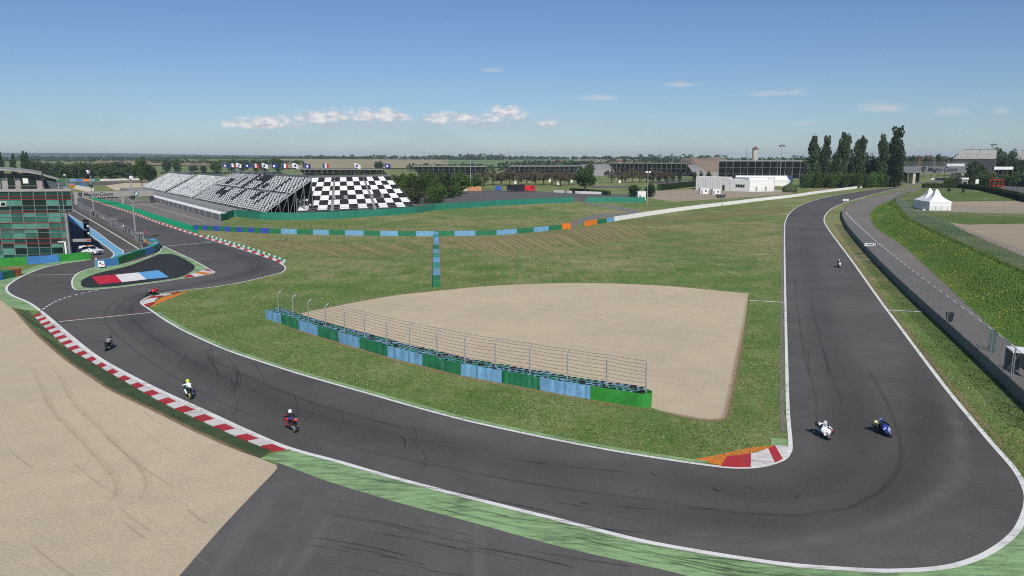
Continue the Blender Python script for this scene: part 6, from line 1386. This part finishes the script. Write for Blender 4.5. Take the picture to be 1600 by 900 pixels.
# left: trees behind the pit building and straight
for i, (px, Y, t, w) in enumerate(((3, 620, 239, 20), (24, 640, 240, 15), (42, 620, 236, 22))):
    tree('columnar_tree', f'dark columnar tree, {ordn[i]} from the left behind the pit roof', px, Y, t, w, 'poplar', 'leaf_dark', i, 'columnar trees behind the pit roof', 1400, .1)
for i in range(20):
    rg = random.Random(40 + i); px = 52 + i * 8.6 + rg.uniform(-3, 3); tree('hedgerow_tree', f'hedgerow tree, {ordn[i]} from the left beyond the pit straight', px, 640 + rg.uniform(0, 150), 247 + rg.uniform(0, 10), rg.uniform(26, 44), 'round' if i % 4 == 0 else 'bush', ('leaf', 'leaf_dark', 'leaf_far')[i % 3], i, 'hedgerow trees beyond the pit straight', 1100, .1, trunk=.12)
tree('broad_tree', 'large dark tree at the far end of the main grandstand', 236, 470, 252, 30, 'round', 'leaf_dark', 3, None, 2600, .08, trunk=.08); tree('broad_tree', 'rounded tree just left of the large dark one by the stand', 222, 500, 242, 24, 'round', 'leaf', 1, None, 2000, .085, trunk=.1)
for i, (px, Y, t, w) in enumerate(((262, 820, 246, 18), (277, 800, 245, 17), (302, 900, 256, 16), (318, 900, 257, 15), (338, 860, 250, 24), (362, 880, 247, 18), (382, 880, 247, 20), (398, 870, 246, 20), (434, 900, 244, 28), (414, 930, 249, 18), (464, 1000, 247, 11), (475, 980, 249, 6))):
    tree('field_tree', f'field tree, {ordn[i]} from the left above the main grandstand', px, Y, t, w * 1.1, 'round', ('leaf_dark', 'leaf', 'leaf_far')[i % 3], i, 'field trees above the main grandstand', 1100, .1, trunk=.08)
# right: trees beside the bridge and above the hedge
for i, (px, Y, t, w, k) in enumerate(((1522, 470, 249, 36, 'leaf_dark'), (1573, 500, 238, 48, 'leaf_dark'), (1591, 520, 246, 24, 'leaf_dark'), (1493, 800, 236, 20, 'leaf'), (1560, 760, 227, 34, 'leaf_far'), (1580, 740, 229, 20, 'leaf_far'), (1516, 420, 262, 26, 'leaf'), (1540, 430, 262, 30, 'leaf'), (1565, 420, 265, 28, 'leaf_bright'), (1590, 410, 264, 28, 'leaf'), (1500, 430, 268, 22, 'leaf'), (1612, 400, 262, 30, 'leaf'), (1482, 460, 272, 20, 'leaf_bright'), (1550, 400, 274, 26, 'leaf_dark'))):
    tree('verge_tree', f'leafy tree or shrub, {ordn[i]} of the mass right of the bridge', px, Y, t, w * 1.1, 'bush' if i > 5 else 'round', k, i, 'greenery right of the bridge', 2000, .085, trunk=.08)
for i in range(9):
    px = 1412 + i * 10.5; tree('bridge_tree', f'far tree, {ordn[i]} from the left above the bridge', px, 720 + (i % 3) * 30, 242 - (i % 3) * 1.6 + (i > 6), 18, 'round', 'leaf_brown' if i in (2, 4, 6) else 'leaf_dark', i, 'far trees above the bridge', 700, .12)
for i, (px, py) in enumerate(((1505, 301), (1482.5, 299))):
    b = at(px, py, BZ); tree('sapling', f'tiny dark sapling on the terrace lawn, {"right" if i == 0 else "left"} of two', px, b.y, py - 7.5, 6, 'conifer', 'leaf_dark', i, 'saplings on the terrace lawn', 350, .16, z0=BZ)
# hedges
def hedge(name, label, pts, w, h_, mat, dens=7, ls=.28, z0=0.0, group=None):
    rg = random.Random(len(label)); vs = []; fs = []; root_p = pts[0]; L = plen(pts); n = int(L * (w + 2 * h_) * dens); rs_ = resample(pts, 80); nn_ = nrm2(rs_)
    for _ in range(n):
        i = rg.randrange(80); f = rg.random(); c = rs_[i].lerp(rs_[i + 1], f); n_ = nn_[i]; u = rg.random() * (w + 2 * h_); bump = 1 + .12 * noise.noise(c * .4)
        if u < h_: o_, zz, d = -w / 2, u, -n_
        elif u < h_ + w: o_, zz, d = u - h_ - w / 2, h_, Vector((0, 0, 1))
        else: o_, zz, d = w / 2, u - h_ - w, n_
        p = c + n_ * o_ * bump + Vector((0, 0, zz * bump)) + rdir(rg) * .18; p.z += z0; leaf(vs, fs, p, d + rdir(rg) * .8, ls * rg.uniform(.6, 1.3), rg)
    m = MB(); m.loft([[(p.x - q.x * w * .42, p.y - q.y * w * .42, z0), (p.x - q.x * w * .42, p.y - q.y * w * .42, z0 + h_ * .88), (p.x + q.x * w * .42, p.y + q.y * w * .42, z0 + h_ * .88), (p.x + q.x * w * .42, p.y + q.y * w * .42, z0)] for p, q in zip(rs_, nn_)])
    t_ = thing(name, Vector((root_p.x, root_p.y, z0)), label, 'hedge', group)
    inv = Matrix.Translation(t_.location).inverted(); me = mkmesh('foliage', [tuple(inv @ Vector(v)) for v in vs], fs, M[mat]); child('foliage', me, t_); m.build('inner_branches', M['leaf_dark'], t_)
hedge('hedge', 'long dark clipped hedge at the back of the tent terrace', WL([(1448, 294.5), (1500, 294), (1535, 297), (1570, 305), (1610, 316), (1700, 334)], 0)[:0] + [Vector((p.x, p.y, 0)) for p in WL([(1442, 293.5), (1500, 293.5), (1535, 297.5), (1570, 305.5), (1610, 316.5), (1700, 334)], BZ)], 2.2, 2.2, 'leaf_dark', 5, .3, BZ)
hedge('hedge', 'small clipped hedge block beside the blossoming tree', WL([(668, 318), (687, 316)]), 4.5, 1.9, 'leaf', 9, .22)
hedge('hedge', 'low green hedge in front of the big single tree', WL([(892, 300), (930, 303), (952, 305)]), 2.4, 2.0, 'leaf', 7, .25)
hedge('hedge', 'loose green hedge behind the gravel yard', WL([(1030, 297.5), (1060, 294), (1088, 291)]), 3, 3.2, 'leaf_dark', 5, .35)
# ---- far tree lines: one mass each
def treeline(label, spans, mat='leaf_far', seed=1, dens=1.0):
    rg = random.Random(seed); vs = []; fs = []
    for px0, px1, Y, py_t, var in spans:
        px = px0
        while px < px1:
            w = rg.uniform(5, 15); Yy = Y * rg.uniform(.97, 1.05); b = far(px, Yy); h_ = max(4.0, hgt(Yy, py_t + rg.uniform(-var, var) * .6) - b.z); r = w / F * Yy * .62
            for _ in range(int(46 * dens)):
                d = rdir(rg); p = b + Vector((d.x * r * rg.uniform(.4, 1), d.y * r, h_ * (.42 + .5 * d.z))); p.z = max(p.z, b.z); leaf(vs, fs, p, d + rdir(rg) * .6, Yy / F * rg.uniform(1.1, 2.6), rg)
            px += w * rg.uniform(.45, .8)
    me = mkmesh('treeline', vs, fs, M[mat]); o_ = bpy.data.objects.new('treeline', me); COL.objects.link(o_); tag(o_, label, 'trees', None, 'stuff')
treeline('far tree line along the crest behind the straw field', [(480, 700, 2150, 243, 3), (690, 790, 2100, 241.5, 3.5), (700, 1010, 2250, 244.5, 2.5), (1000, 1130, 1700, 242, 3.5)], seed=3)
treeline('far wooded horizon behind the pit building', [(-80, 470, 2500, 244.5, 2.5), (-60, 250, 1700, 248, 2.5), (240, 470, 1500, 250, 3)], 'leaf_far', 5)
treeline('dark scrub belts around the far dark stands', [(640, 770, 1050, 255, 3), (780, 950, 1100, 252, 3), (820, 930, 1350, 250, 2), (1090, 1270, 1250, 245, 2), (940, 1100, 1250, 246, 3)], 'leaf_dark', 7)
treeline('green scrub on the far right horizon', [(1240, 1680, 1500, 243, 3), (1400, 1680, 950, 246, 3)], 'leaf_far', 9)
# ================================================================ people, motorcycles, vehicles
def skin_body(name, joints, bones, zone):
    """one continuous body grown along a posed skeleton; joints: name -> (co, radius); zone: name -> material slot"""
    names = list(joints); me = bpy.data.meshes.new(name); idx = {k: i for i, k in enumerate(names)}
    bm = bmesh.new(); lay = bm.verts.layers.skin.verify(); bv = []
    for k in names:
        co, r = joints[k]; v = bm.verts.new(co); r = r if isinstance(r, tuple) else (r, r); v[lay].radius = r; v[lay].use_root = (k == 'pelvis'); bv.append(v)
    for a, b in bones: bm.edges.new((bv[idx[a]], bv[idx[b]]))
    bm.to_mesh(me); bm.free(); o = bpy.data.objects.new(name, me); COL.objects.link(o)
    o.modifiers.new('skin', 'SKIN'); s = o.modifiers.new('sub', 'SUBSURF'); s.levels = 1; s.render_levels = 1
    bpy.context.view_layer.update(); out = bpy.data.meshes.new_from_object(o.evaluated_get(bpy.context.evaluated_depsgraph_get())); bpy.data.objects.remove(o)
    segs = [(Vector(joints[a][0]), Vector(joints[b][0]), zone.get(b, zone.get(a, 0))) for a, b in bones]
    idxs = []
    for p in out.polygons:
        c = p.center; best = (1e9, 0)
        for a, b, z in segs:
            d = b - a; t = max(0, min(1, (c - a).dot(d) / max(1e-6, d.length_squared))); l = (a + d * t - c).length
            if l < best[0]: best = (l, z)
        idxs.append(best[1])
    out.materials.clear()
    return out, idxs
def hand_bones(J, Bn, side, wrist, fwd, out, down):
    """palm, four curled fingers and a thumb at the end of an arm"""
    w = Vector(J[wrist][0]); fwd = Vector(fwd).normalized(); out = Vector(out).normalized(); down = Vector(down).normalized()
    J[f'palm{side}'] = (tuple(w + fwd * .075), (.038, .026)); Bn.append((wrist, f'palm{side}'))
    for k, L in enumerate((.075, .085, .08, .065)):
        o = out * (.033 - .022 * k); a = w + fwd * .10 + o; b = a + fwd * L * .5 + down * .02; c = b + down * L * .6 - fwd * .01
        for nm, q, r in ((f'f{side}{k}a', a, .011), (f'f{side}{k}b', b, .010), (f'f{side}{k}c', c, .008)): J[nm] = (tuple(q), r)
        Bn += [(f'palm{side}', f'f{side}{k}a'), (f'f{side}{k}a', f'f{side}{k}b'), (f'f{side}{k}b', f'f{side}{k}c')]
    a = w + fwd * .04 + out * .04; b = a + fwd * .04 + down * .03 + out * .008; J[f't{side}a'] = (tuple(a), .012); J[f't{side}b'] = (tuple(b), .009); Bn += [(wrist, f't{side}a'), (f't{side}a', f't{side}b')]
HELM = [(.0, -.155), (.08, -.15), (.125, -.09), (.14, 0), (.132, .07), (.095, .125), (.045, .15), (.0, .155)]
# --- motorcycle: x forward, y left, z up, both wheels on z = 0
def wheel_meshes(tw, rimmat):
    t = MB(); prof = [(.21, -tw * .35), (.27, -tw * .5), (.305, -tw * .32), (.318, 0), (.305, tw * .32), (.27, tw * .5), (.21, tw * .35)]
    t.lathe(prof, n=22, axis='y'); r = MB(); r.lathe([(.215, -tw * .3), (.195, -tw * .28), (.195, tw * .28), (.215, tw * .3)], n=22, axis='y'); r.lathe([(0, -.05), (.05, -.05), (.05, .05), (0, .05)], n=10, axis='y')
    for k in range(5): a = 2 * math.pi * k / 5; r.bar((.04 * math.cos(a), 0, .04 * math.sin(a)), (.2 * math.cos(a), 0, .2 * math.sin(a)), .03, .04)
    d = MB(); 
    return t.mesh('tyre', M['rubber'], True), r.mesh('rim', rimmat)
def ring(x, hw, zb, zt, n=10, top=1.0):
    return [(x, hw * math.cos(2 * math.pi * k / n) * (1 if math.sin(2 * math.pi * k / n) < 0 else top), (zb + zt) / 2 + (zt - zb) / 2 * math.sin(2 * math.pi * k / n)) for k in range(n)]
def motorcycle(label, c, heading, lean, main, accent, lower, rim, seatm='black', s=1.08):
    h = Vector(heading).normalized(); rz = math.atan2(h.y, h.x)
    root = thing('motorcycle', c, label, 'motorcycle'); root.rotation_euler = (R(lean), 0, 0); root.rotation_mode = 'XYZ'
    root.rotation_euler = (Matrix.Rotation(rz, 3, 'Z') @ Matrix.Rotation(R(lean), 3, 'X')).to_euler(); root.scale = (s, s, s)
    def P(nm, mb, mt, p=None, sm=False): return mb.build(nm, mt if isinstance(mt, bpy.types.Material) else M[mt], p or root, sm, world=False)
    for nm, x, tw in (('front_wheel', .70, .13), ('rear_wheel', -.70, .19)):
        wroot = bpy.data.objects.new(nm, None); COL.objects.link(wroot); wroot.parent = root; wroot.location = (x, 0, .318); wroot.empty_display_size = .1
        a, b = wheel_meshes(tw, rim); child('tyre', a, wroot); child('rim', b, wroot)
        dsc = MB()
        for y in ((-.06, .06) if x > 0 else (-.1,)): dsc.lathe([(.07, y), (.155, y), (.155, y + .008), (.07, y + .008)], n=18, axis='y')
        child('brake_disc', dsc.mesh('brake_disc', M['steel']), wroot)
    P('front_fairing', MB().loft([ring(.86, .05, .72, .86), ring(.80, .17, .62, .96), ring(.62, .23, .50, 1.03), ring(.40, .25, .45, 1.00), ring(.22, .22, .45, .92)]), main, sm=True)
    P('windscreen', MB().loft([ring(.72, .10, .94, 1.02), ring(.55, .15, 1.0, 1.17), ring(.42, .14, .98, 1.18)]), 'visor', sm=True)
    P('side_fairing', MB().loft([ring(.55, .20, .34, .75), ring(.30, .25, .24, .72), ring(.0, .23, .20, .66), ring(-.22, .17, .24, .55)]), lower, sm=True)
    P('fuel_tank', MB().loft([ring(.30, .14, .74, .96), ring(.14, .19, .70, 1.04), ring(-.08, .18, .68, 1.02), ring(-.25, .11, .68, .86)]), accent, sm=True)
    P('engine', MB().box((-.02, 0, .44), (.6, .36, .36)), 'dark'); P('seat', MB().loft([ring(-.22, .13, .74, .84), ring(-.42, .15, .76, .86), ring(-.58, .12, .80, .92)]), seatm, sm=True)
    P('tail', MB().loft([ring(-.40, .14, .72, .84), ring(-.62, .15, .76, .96), ring(-.85, .10, .86, 1.02), ring(-.98, .04, .94, 1.02)]), main, sm=True)
    P('front_mudguard', MB().loft([[(.70 + .35 * math.cos(a), y, .318 + .35 * math.sin(a)) for y in (-.085, .085)] + [(.70 + .335 * math.cos(a), y, .318 + .335 * math.sin(a)) for y in (.085, -.085)] for a in [R(30 + k * 18) for k in range(7)]]), main)
    for y in (-.11, .11): P('fork_leg', MB().tube([(.70, y, .318), (.52, y, .88)], .028, 7), 'steel'); P('handlebar', MB().tube([(.50, y, .88), (.44, y * 2.9, .90)], .018, 6), 'black'); P('swingarm', MB().bar((-.15, y, .42), (-.70, y, .318), .04, .08), 'steel')
    P('exhaust', MB().tube([(.0, -.15, .26), (-.35, -.19, .32), (-.72, -.21, .44)], [.035, .04, .055], 8), 'steel'); P('headlight', MB().box((.855, 0, .79), (.03, .2, .06)), 'white'); P('tail_light', MB().box((-.99, 0, .98), (.02, .09, .04)), 'red')
    P('number_board', MB().box((-.74, 0, 1.0), (.14, .17, .02)), 'white')
    return root, Matrix.LocRotScale(root.location, root.rotation_euler, root.scale)
def rider(label, Mw, suit, torso, helmet, boots, hang=0.0, tuck=0.0, look=0.0, hvis=True):
    """rider in bike coordinates; hang > 0 shifts the body to the right-hand inside of the turn"""
    hy = -hang; J = {}; Bn = []
    J['pelvis'] = ((-.36, hy * .55, .90), (.155, .13)); J['belly'] = ((-.22, hy * .7, 1.03), (.145, .12)); J['chest'] = ((-.02 + tuck * .4, hy * .9, 1.19 - tuck), (.185, .135)); J['neck'] = ((.13 + tuck * .4, hy * 1.05, 1.30 - tuck), .065); J['head'] = ((.21 + tuck * .4, hy * 1.15, 1.36 - tuck), .09)
    Bn += [('pelvis', 'belly'), ('belly', 'chest'), ('chest', 'neck'), ('neck', 'head')]
    for s_, sd_ in ((1, 'l'), (-1, 'r')):
        inside = hang > .05 and s_ < 0
        J['sh' + sd_] = ((.04, hy * .9 + s_ * .19, 1.21 - tuck), .075); J['el' + sd_] = ((.24, s_ * .34 + hy * .55, 1.04 - tuck * .6), .055); J['wr' + sd_] = ((.42, s_ * .30, .94), .04); Bn += [('chest', 'sh' + sd_), ('sh' + sd_, 'el' + sd_), ('el' + sd_, 'wr' + sd_)]
        hand_bones(J, Bn, sd_, 'wr' + sd_, (.35, .05 * s_, -.15), (0, -s_, .15), (.15, 0, -1))
        J['hip' + sd_] = ((-.34, hy * .55 + s_ * .11, .86), .105); kn = (.02, s_ * .27, .70) if not inside else (-.02, -.50, .62)
        J['kn' + sd_] = (kn, .075); J['an' + sd_] = ((-.38, s_ * .21, .42), .052); J['ft' + sd_] = ((-.22, s_ * .24, .36), .04); Bn += [('pelvis', 'hip' + sd_), ('hip' + sd_, 'kn' + sd_), ('kn' + sd_, 'an' + sd_), ('an' + sd_, 'ft' + sd_)]
    zone = {k: (1 if k in ('belly', 'chest', 'neck', 'head', 'shl', 'shr', 'ell', 'elr') else 2 if k[:2] in ('an', 'ft', 'pa', 'fl', 'fr', 'tl', 'tr', 'wr') else 0) for k in J}
    me, ix = skin_body('body', J, Bn, zone)
    for mt in (suit, torso, boots): me.materials.append(M[mt])
    me.polygons.foreach_set('material_index', ix); me.polygons.foreach_set('use_smooth', [True] * len(me.polygons))
    root = thing('person', Mw.to_translation(), label, 'person'); root.rotation_euler = Mw.to_euler(); root.scale = Mw.to_scale()
    child('body', me, root)
    hm = MB(); hm.lathe([(r, z) for r, z in HELM], n=16); hc = (.23 + tuck * .4, hy * 1.15, 1.41 - tuck)
    ho = child('helmet', hm.mesh('helmet', M[helmet], True), root, hc, (0, R(18), look), (1.12, .98, 1.0))
    v = MB(); v.loft([[(.128 * math.cos(a) * k, .128 * math.sin(a) * k, z) for a in [R(-58 + j * 14.5) for j in range(9)]] for k, z in ((1.0, -.045), (1.14, -.01), (1.08, .05))], closed=False, caps=False); child('visor', v.mesh('visor', M['visor']), ho)
    if hvis: bpk = MB(); bpk.loft([ring(-.02, .08, -.03, .05), ring(-.14, .10, -.04, .05), ring(-.24, .05, -.04, .0)]); child('back_hump', bpk.mesh('back_hump', M[torso], True), root, (.0, hy * .95, 1.36 - tuck), (0, R(-25), 0))
    return root
M['teal'] = plain('teal_fairing', (0.10, 0.42, 0.42), .35, .1); M['yellowneon'] = plain('neon_yellow', (0.62, 0.85, 0.03), .4, .05); M['gloss_white'] = plain('gloss_white', (.80, .80, .80), .25, .03, spec=.5); M['gloss_red'] = plain('gloss_red', (.55, .02, .02), .3, .08, spec=.5); M['gloss_blue'] = plain('gloss_blue', (.03, .05, .35), .3, .1, spec=.5)
M['gloss_black'] = plain('gloss_black', (.015, .015, .018), .25, .1, spec=.5); M['pinkred'] = plain('pink_red', (.60, .03, .14), .35, .08); M['paleblue'] = plain('pale_blue', (.35, .48, .62), .35, .1); M['leather'] = plain('black_leather', (.02, .02, .022), .5, .2); M['greyleather'] = plain('grey_leather', (.22, .22, .23), .5, .2); M['lemon'] = plain('lemon_helmet', (.72, .75, .30), .3, .05)
def ctr(front_px, heading, s=.94): h_ = Vector((heading[0], heading[1], 0)).normalized(); p = at(*front_px, .021); return p - h_ * .70 * s
bikes = [
 ('white sport motorcycle with pink front wheel leaning into the hairpin', 'rider in white and dark leathers hanging off the white motorcycle', (1298, 687.5), (-.50, -.87), 40, 'gloss_white', 'gloss_white', 'gloss_white', 'pinkred', 'leather', 'gloss_white', 'gloss_black', 'gloss_white', .20, .12),
 ('blue and silver motorcycle leaning into the hairpin', 'rider with lemon helmet hanging off the blue motorcycle', (1394, 683), (-.36, -.93), 42, 'gloss_blue', 'gloss_blue', 'paleblue', 'gloss_blue', 'leather', 'leather', 'lemon', 'gloss_black', .20, .12),
 ('red and navy motorcycle seen from behind, nearest the long kerb end', 'rider with white helmet and black leathers on the red motorcycle', (447, 667.5), (-.66, .75), 7, 'gloss_red', 'gloss_blue', 'gloss_red', 'steel', 'leather', 'leather', 'gloss_white', 'leather', .02, .13),
 ('teal motorcycle with neon yellow rear wheel beside the red and white kerb', 'rider with yellow helmet and white leathers on the teal motorcycle', (290, 617), (-.62, .78), 5, 'gloss_black', 'teal', 'teal', 'yellowneon', 'leather', 'gloss_white', 'yellowneon', 'gloss_white', .02, .14),
 ('black motorcycle rounding the bend toward the chicane', 'rider all in black on the black motorcycle', (168.5, 543.5), (-.35, .94), 14, 'gloss_black', 'gloss_black', 'gloss_black', 'black', 'leather', 'greyleather', 'gloss_black', 'leather', .06, .15),
 ('dark motorcycle leaning over the chicane apex kerb', 'rider in red leathers leaning through the chicane', (241, 460), (.32, .95), 38, 'gloss_black', 'gloss_red', 'gloss_black', 'black', 'leather', 'gloss_red', 'gloss_red', 'leather', .18, .12),
 ('distant white and blue motorcycle coming down the straight', 'distant rider in dark leathers riding down the straight', (1312.5, 418.5), (-.28, -.96), 6, 'gloss_white', 'gloss_blue', 'gloss_blue', 'black', 'leather', 'leather', 'gloss_white', 'leather', .03, .14)]
for lb, lr, fp, hd, ln_, mn, ac, lw, rm, su, to, he, bo, hang, tk in bikes:
    ob, Mw = motorcycle(lb, ctr(fp, hd), (hd[0], hd[1], 0), ln_, mn, ac, lw, M[rm], s=.94); rider(lr, Mw, su, to, he, bo, hang, tk)
# --- standing people on the pit wall
def person(label, px, py, jacket, trousers, face, arm=0.0, z0=0.7, hair='bark'):
    J = {}; Bn = []
    J['pelvis'] = ((0, 0, .95), (.15, .11)); J['chest'] = ((.02, 0, 1.32), (.18, .12)); J['neck'] = ((.03, 0, 1.50), .055); J['head'] = ((.05, 0, 1.62), (.085, .095)); J['crown'] = ((.045, 0, 1.72), .075); Bn += [('pelvis', 'chest'), ('chest', 'neck'), ('neck', 'head'), ('head', 'crown')]
    for s_, sd_ in ((1, 'l'), (-1, 'r')):
        a = arm if s_ > 0 else 0; J['sh' + sd_] = ((.02, s_ * .19, 1.42), .06); J['el' + sd_] = ((.05 + a * .2, s_ * .25, 1.14 + a * .1), .045); J['wr' + sd_] = ((.14 + a * .25, s_ * .24, .93 + a * .35), .032); Bn += [('chest', 'sh' + sd_), ('sh' + sd_, 'el' + sd_), ('el' + sd_, 'wr' + sd_)]
        hand_bones(J, Bn, sd_, 'wr' + sd_, (.2 + a, 0, -.9 + a), (.9, 0, .2), (.3, -s_ * .4, -.5))
        J['hip' + sd_] = ((0, s_ * .10, .88), .095); J['kn' + sd_] = ((.02, s_ * .11, .48), .065); J['an' + sd_] = ((0, s_ * .12, .09), .045); J['ft' + sd_] = ((.14, s_ * .14, .04), .04); Bn += [('pelvis', 'hip' + sd_), ('hip' + sd_, 'kn' + sd_), ('kn' + sd_, 'an' + sd_), ('an' + sd_, 'ft' + sd_)]
    zone = {k: (1 if k[:2] in ('hi', 'kn') else 3 if k[:2] in ('an', 'ft') else 2 if (k in ('head', 'crown', 'neck') or k[:2] in ('pa', 'fl', 'fr', 'tl', 'tr')) else 0) for k in J}
    me, ix = skin_body('body', J, Bn, zone)
    for mt in (jacket, trousers, 'skin', 'leather'): me.materials.append(M[mt])
    me.polygons.foreach_set('material_index', ix); me.polygons.foreach_set('use_smooth', [True] * len(me.polygons))
    b = at(px, py, z0); root = thing('person', b, label, 'person', rz=face); child('body', me, root)
    hr = MB(); hr.lathe([(.0, .11), (.06, .095), (.098, .04), (.10, -.03), (.085, -.05)], n=12); child('hair', hr.mesh('hair', M[hair], True), root, (.03, 0, 1.68))
    for s_ in (-1, 1): child('ear', MB().box((0, 0, 0), (.03, .02, .06)).mesh('ear', M['skin']), root, (.045, s_ * .095, 1.62)); child('eye', MB().box((0, 0, 0), (.012, .025, .012)).mesh('eye', M['black']), root, (.135, s_ * .034, 1.635))
    child('nose', MB().box((0, 0, 0), (.035, .025, .045)).mesh('nose', M['skin']), root, (.145, 0, 1.605)); child('mouth', MB().box((0, 0, 0), (.01, .05, .012)).mesh('mouth', M['kred']), root, (.138, 0, 1.565))
for a in (('person in black standing in the far timing booth on the pit wall', 152.5, 342, 'leather', 'leather', 2.6), ('person in dark jacket by the pit wall, beside the middle fence', 197, 363, 'leather', 'navy', 2.2), ('person in pale top leaning at the pit wall fence', 193.5, 361, 'flagw', 'dark', 2.4), ('person in dark top near the nearer camera pole', 202, 366.5, 'navy', 'dark', 2.0), ('person in red and blue overlooking the track from the pit wall end', 228, 371, 'red', 'blue', .6), ('person in orange crouched look at the pit wall head', 227.5, 386.5, 'orange', 'dark', 1.2), ('person in orange vest halfway along the pit wall', 163, 345.5, 'orange', 'flagw', 2.5)):
    lab = a[0].replace('crouched look ', ''); person(lab, *a[1:], arm=.6)
# --- pickup
b = at(141, 397.8); pk = thing('pickup_truck', b, 'white pickup truck with red markings parked beside the pit building', 'pickup', rz=R(-16))
def K(nm, mb, mt, p=None, sm=False): return mb.build(nm, M[mt], p or pk, sm, world=False)
def prof(pts, w, w2=None): w2 = w2 or w; return MB().loft([[(x, -w / 2, z) for x, z in pts], [(x, w / 2, z) for x, z in pts]])
K('body', prof([(-2.3, .45), (2.25, .4), (2.35, .75), (2.2, 1.0), (.95, 1.12), (-2.35, 1.1), (-2.4, .7)], 1.75), 'gloss_white'); K('cabin', MB().loft([[(-1.0, -.84, 1.1), (1.1, -.84, 1.1), (1.1, .84, 1.1), (-1.0, .84, 1.1)], [(-.9, -.68, 1.68), (.35, -.68, 1.68), (.35, .68, 1.68), (-.9, .68, 1.68)]]), 'gloss_white')
K('canopy', MB().loft([[(-2.3, -.82, 1.1), (-1.05, -.82, 1.1), (-1.05, .82, 1.1), (-2.3, .82, 1.1)], [(-2.15, -.7, 1.62), (-1.05, -.7, 1.62), (-1.05, .7, 1.62), (-2.15, .7, 1.62)]]), 'gloss_white')
for y in (-1, 1):
    K('side_window', MB().add([(-.85, y * .82, 1.18), (.8, y * .82, 1.18), (.3, y * .72, 1.58), (-.8, y * .72, 1.58)], [(0, 1, 2, 3)]), 'gl_dark'); K('red_stripe', MB().box((-1.6, y * .88, .95), (1.1, .01, .16)), 'red'); K('door_line', MB().box((-.05, y * .882, .8), (.03, .01, .6)), 'dark')
    K('headlight', MB().box((2.28, y * .62, .86), (.1, .3, .16)), 'cladding'); K('tail_light', MB().box((-2.4, y * .75, .9), (.05, .15, .3)), 'red'); K('mirror', MB().box((.75, y * 1.0, 1.22), (.12, .22, .18)), 'gloss_white')
    for x in (1.5, -1.45):
        w_ = K('wheel', MB().lathe([(0, -.12), (.36, -.12), (.38, 0), (.36, .12), (0, .12)], (x, y * .8, .38), 16, axis='y'), 'rubber'); K('hub', MB().lathe([(0, -.14), (.2, -.14), (.2, .14), (0, .14)], (x, y * .8, .38), 12, axis='y'), 'steel', w_)
K('windscreen', MB().add([(1.02, -.76, 1.16), (1.02, .76, 1.16), (.42, .64, 1.64), (.42, -.64, 1.64)], [(0, 1, 2, 3)]), 'gl_dark'); K('light_bar', MB().box((-.3, 0, 1.74), (.2, 1.1, .1)), 'borange'); K('grille', MB().box((2.35, 0, .75), (.04, .9, .2)), 'dark')
cn = at(150.5, 408); t_ = thing('traffic_cone', cn, 'small red and white cone at the pit entry', 'cone'); MB().lathe([(.2, .04), (.14, .3), (.05, .7), (.0, .72)], (cn.x, cn.y, 0), 10).build('cone', M['red'], t_); MB().box((cn.x, cn.y, .02), (.5, .5, .04)).build('base', M['black'], t_); MB().lathe([(.15, .32), (.105, .5)], (cn.x, cn.y, 0), 10).build('band', M['white'], t_)

# ================================================================ air
hz = MB(); hz.box((0, 4800, 45), (24000, 11600, 110))
hv = hz.build('haze', [], None); tag(hv, 'thin blue summer haze over the far fields', kind='stuff')
hm = bpy.data.materials.new('haze_air'); hm.use_nodes = True; t = hm.node_tree; t.nodes.clear(); out = nd(t, 'ShaderNodeOutputMaterial')
pv = nd(t, 'ShaderNodeVolumePrincipled', {'Color': (0.70, 0.86, 1.0, 1), 'Density': 0.00009, 'Anisotropy': 0.0}); t.links.new(pv.outputs[0], out.inputs['Volume']); hv.data.materials.append(hm)
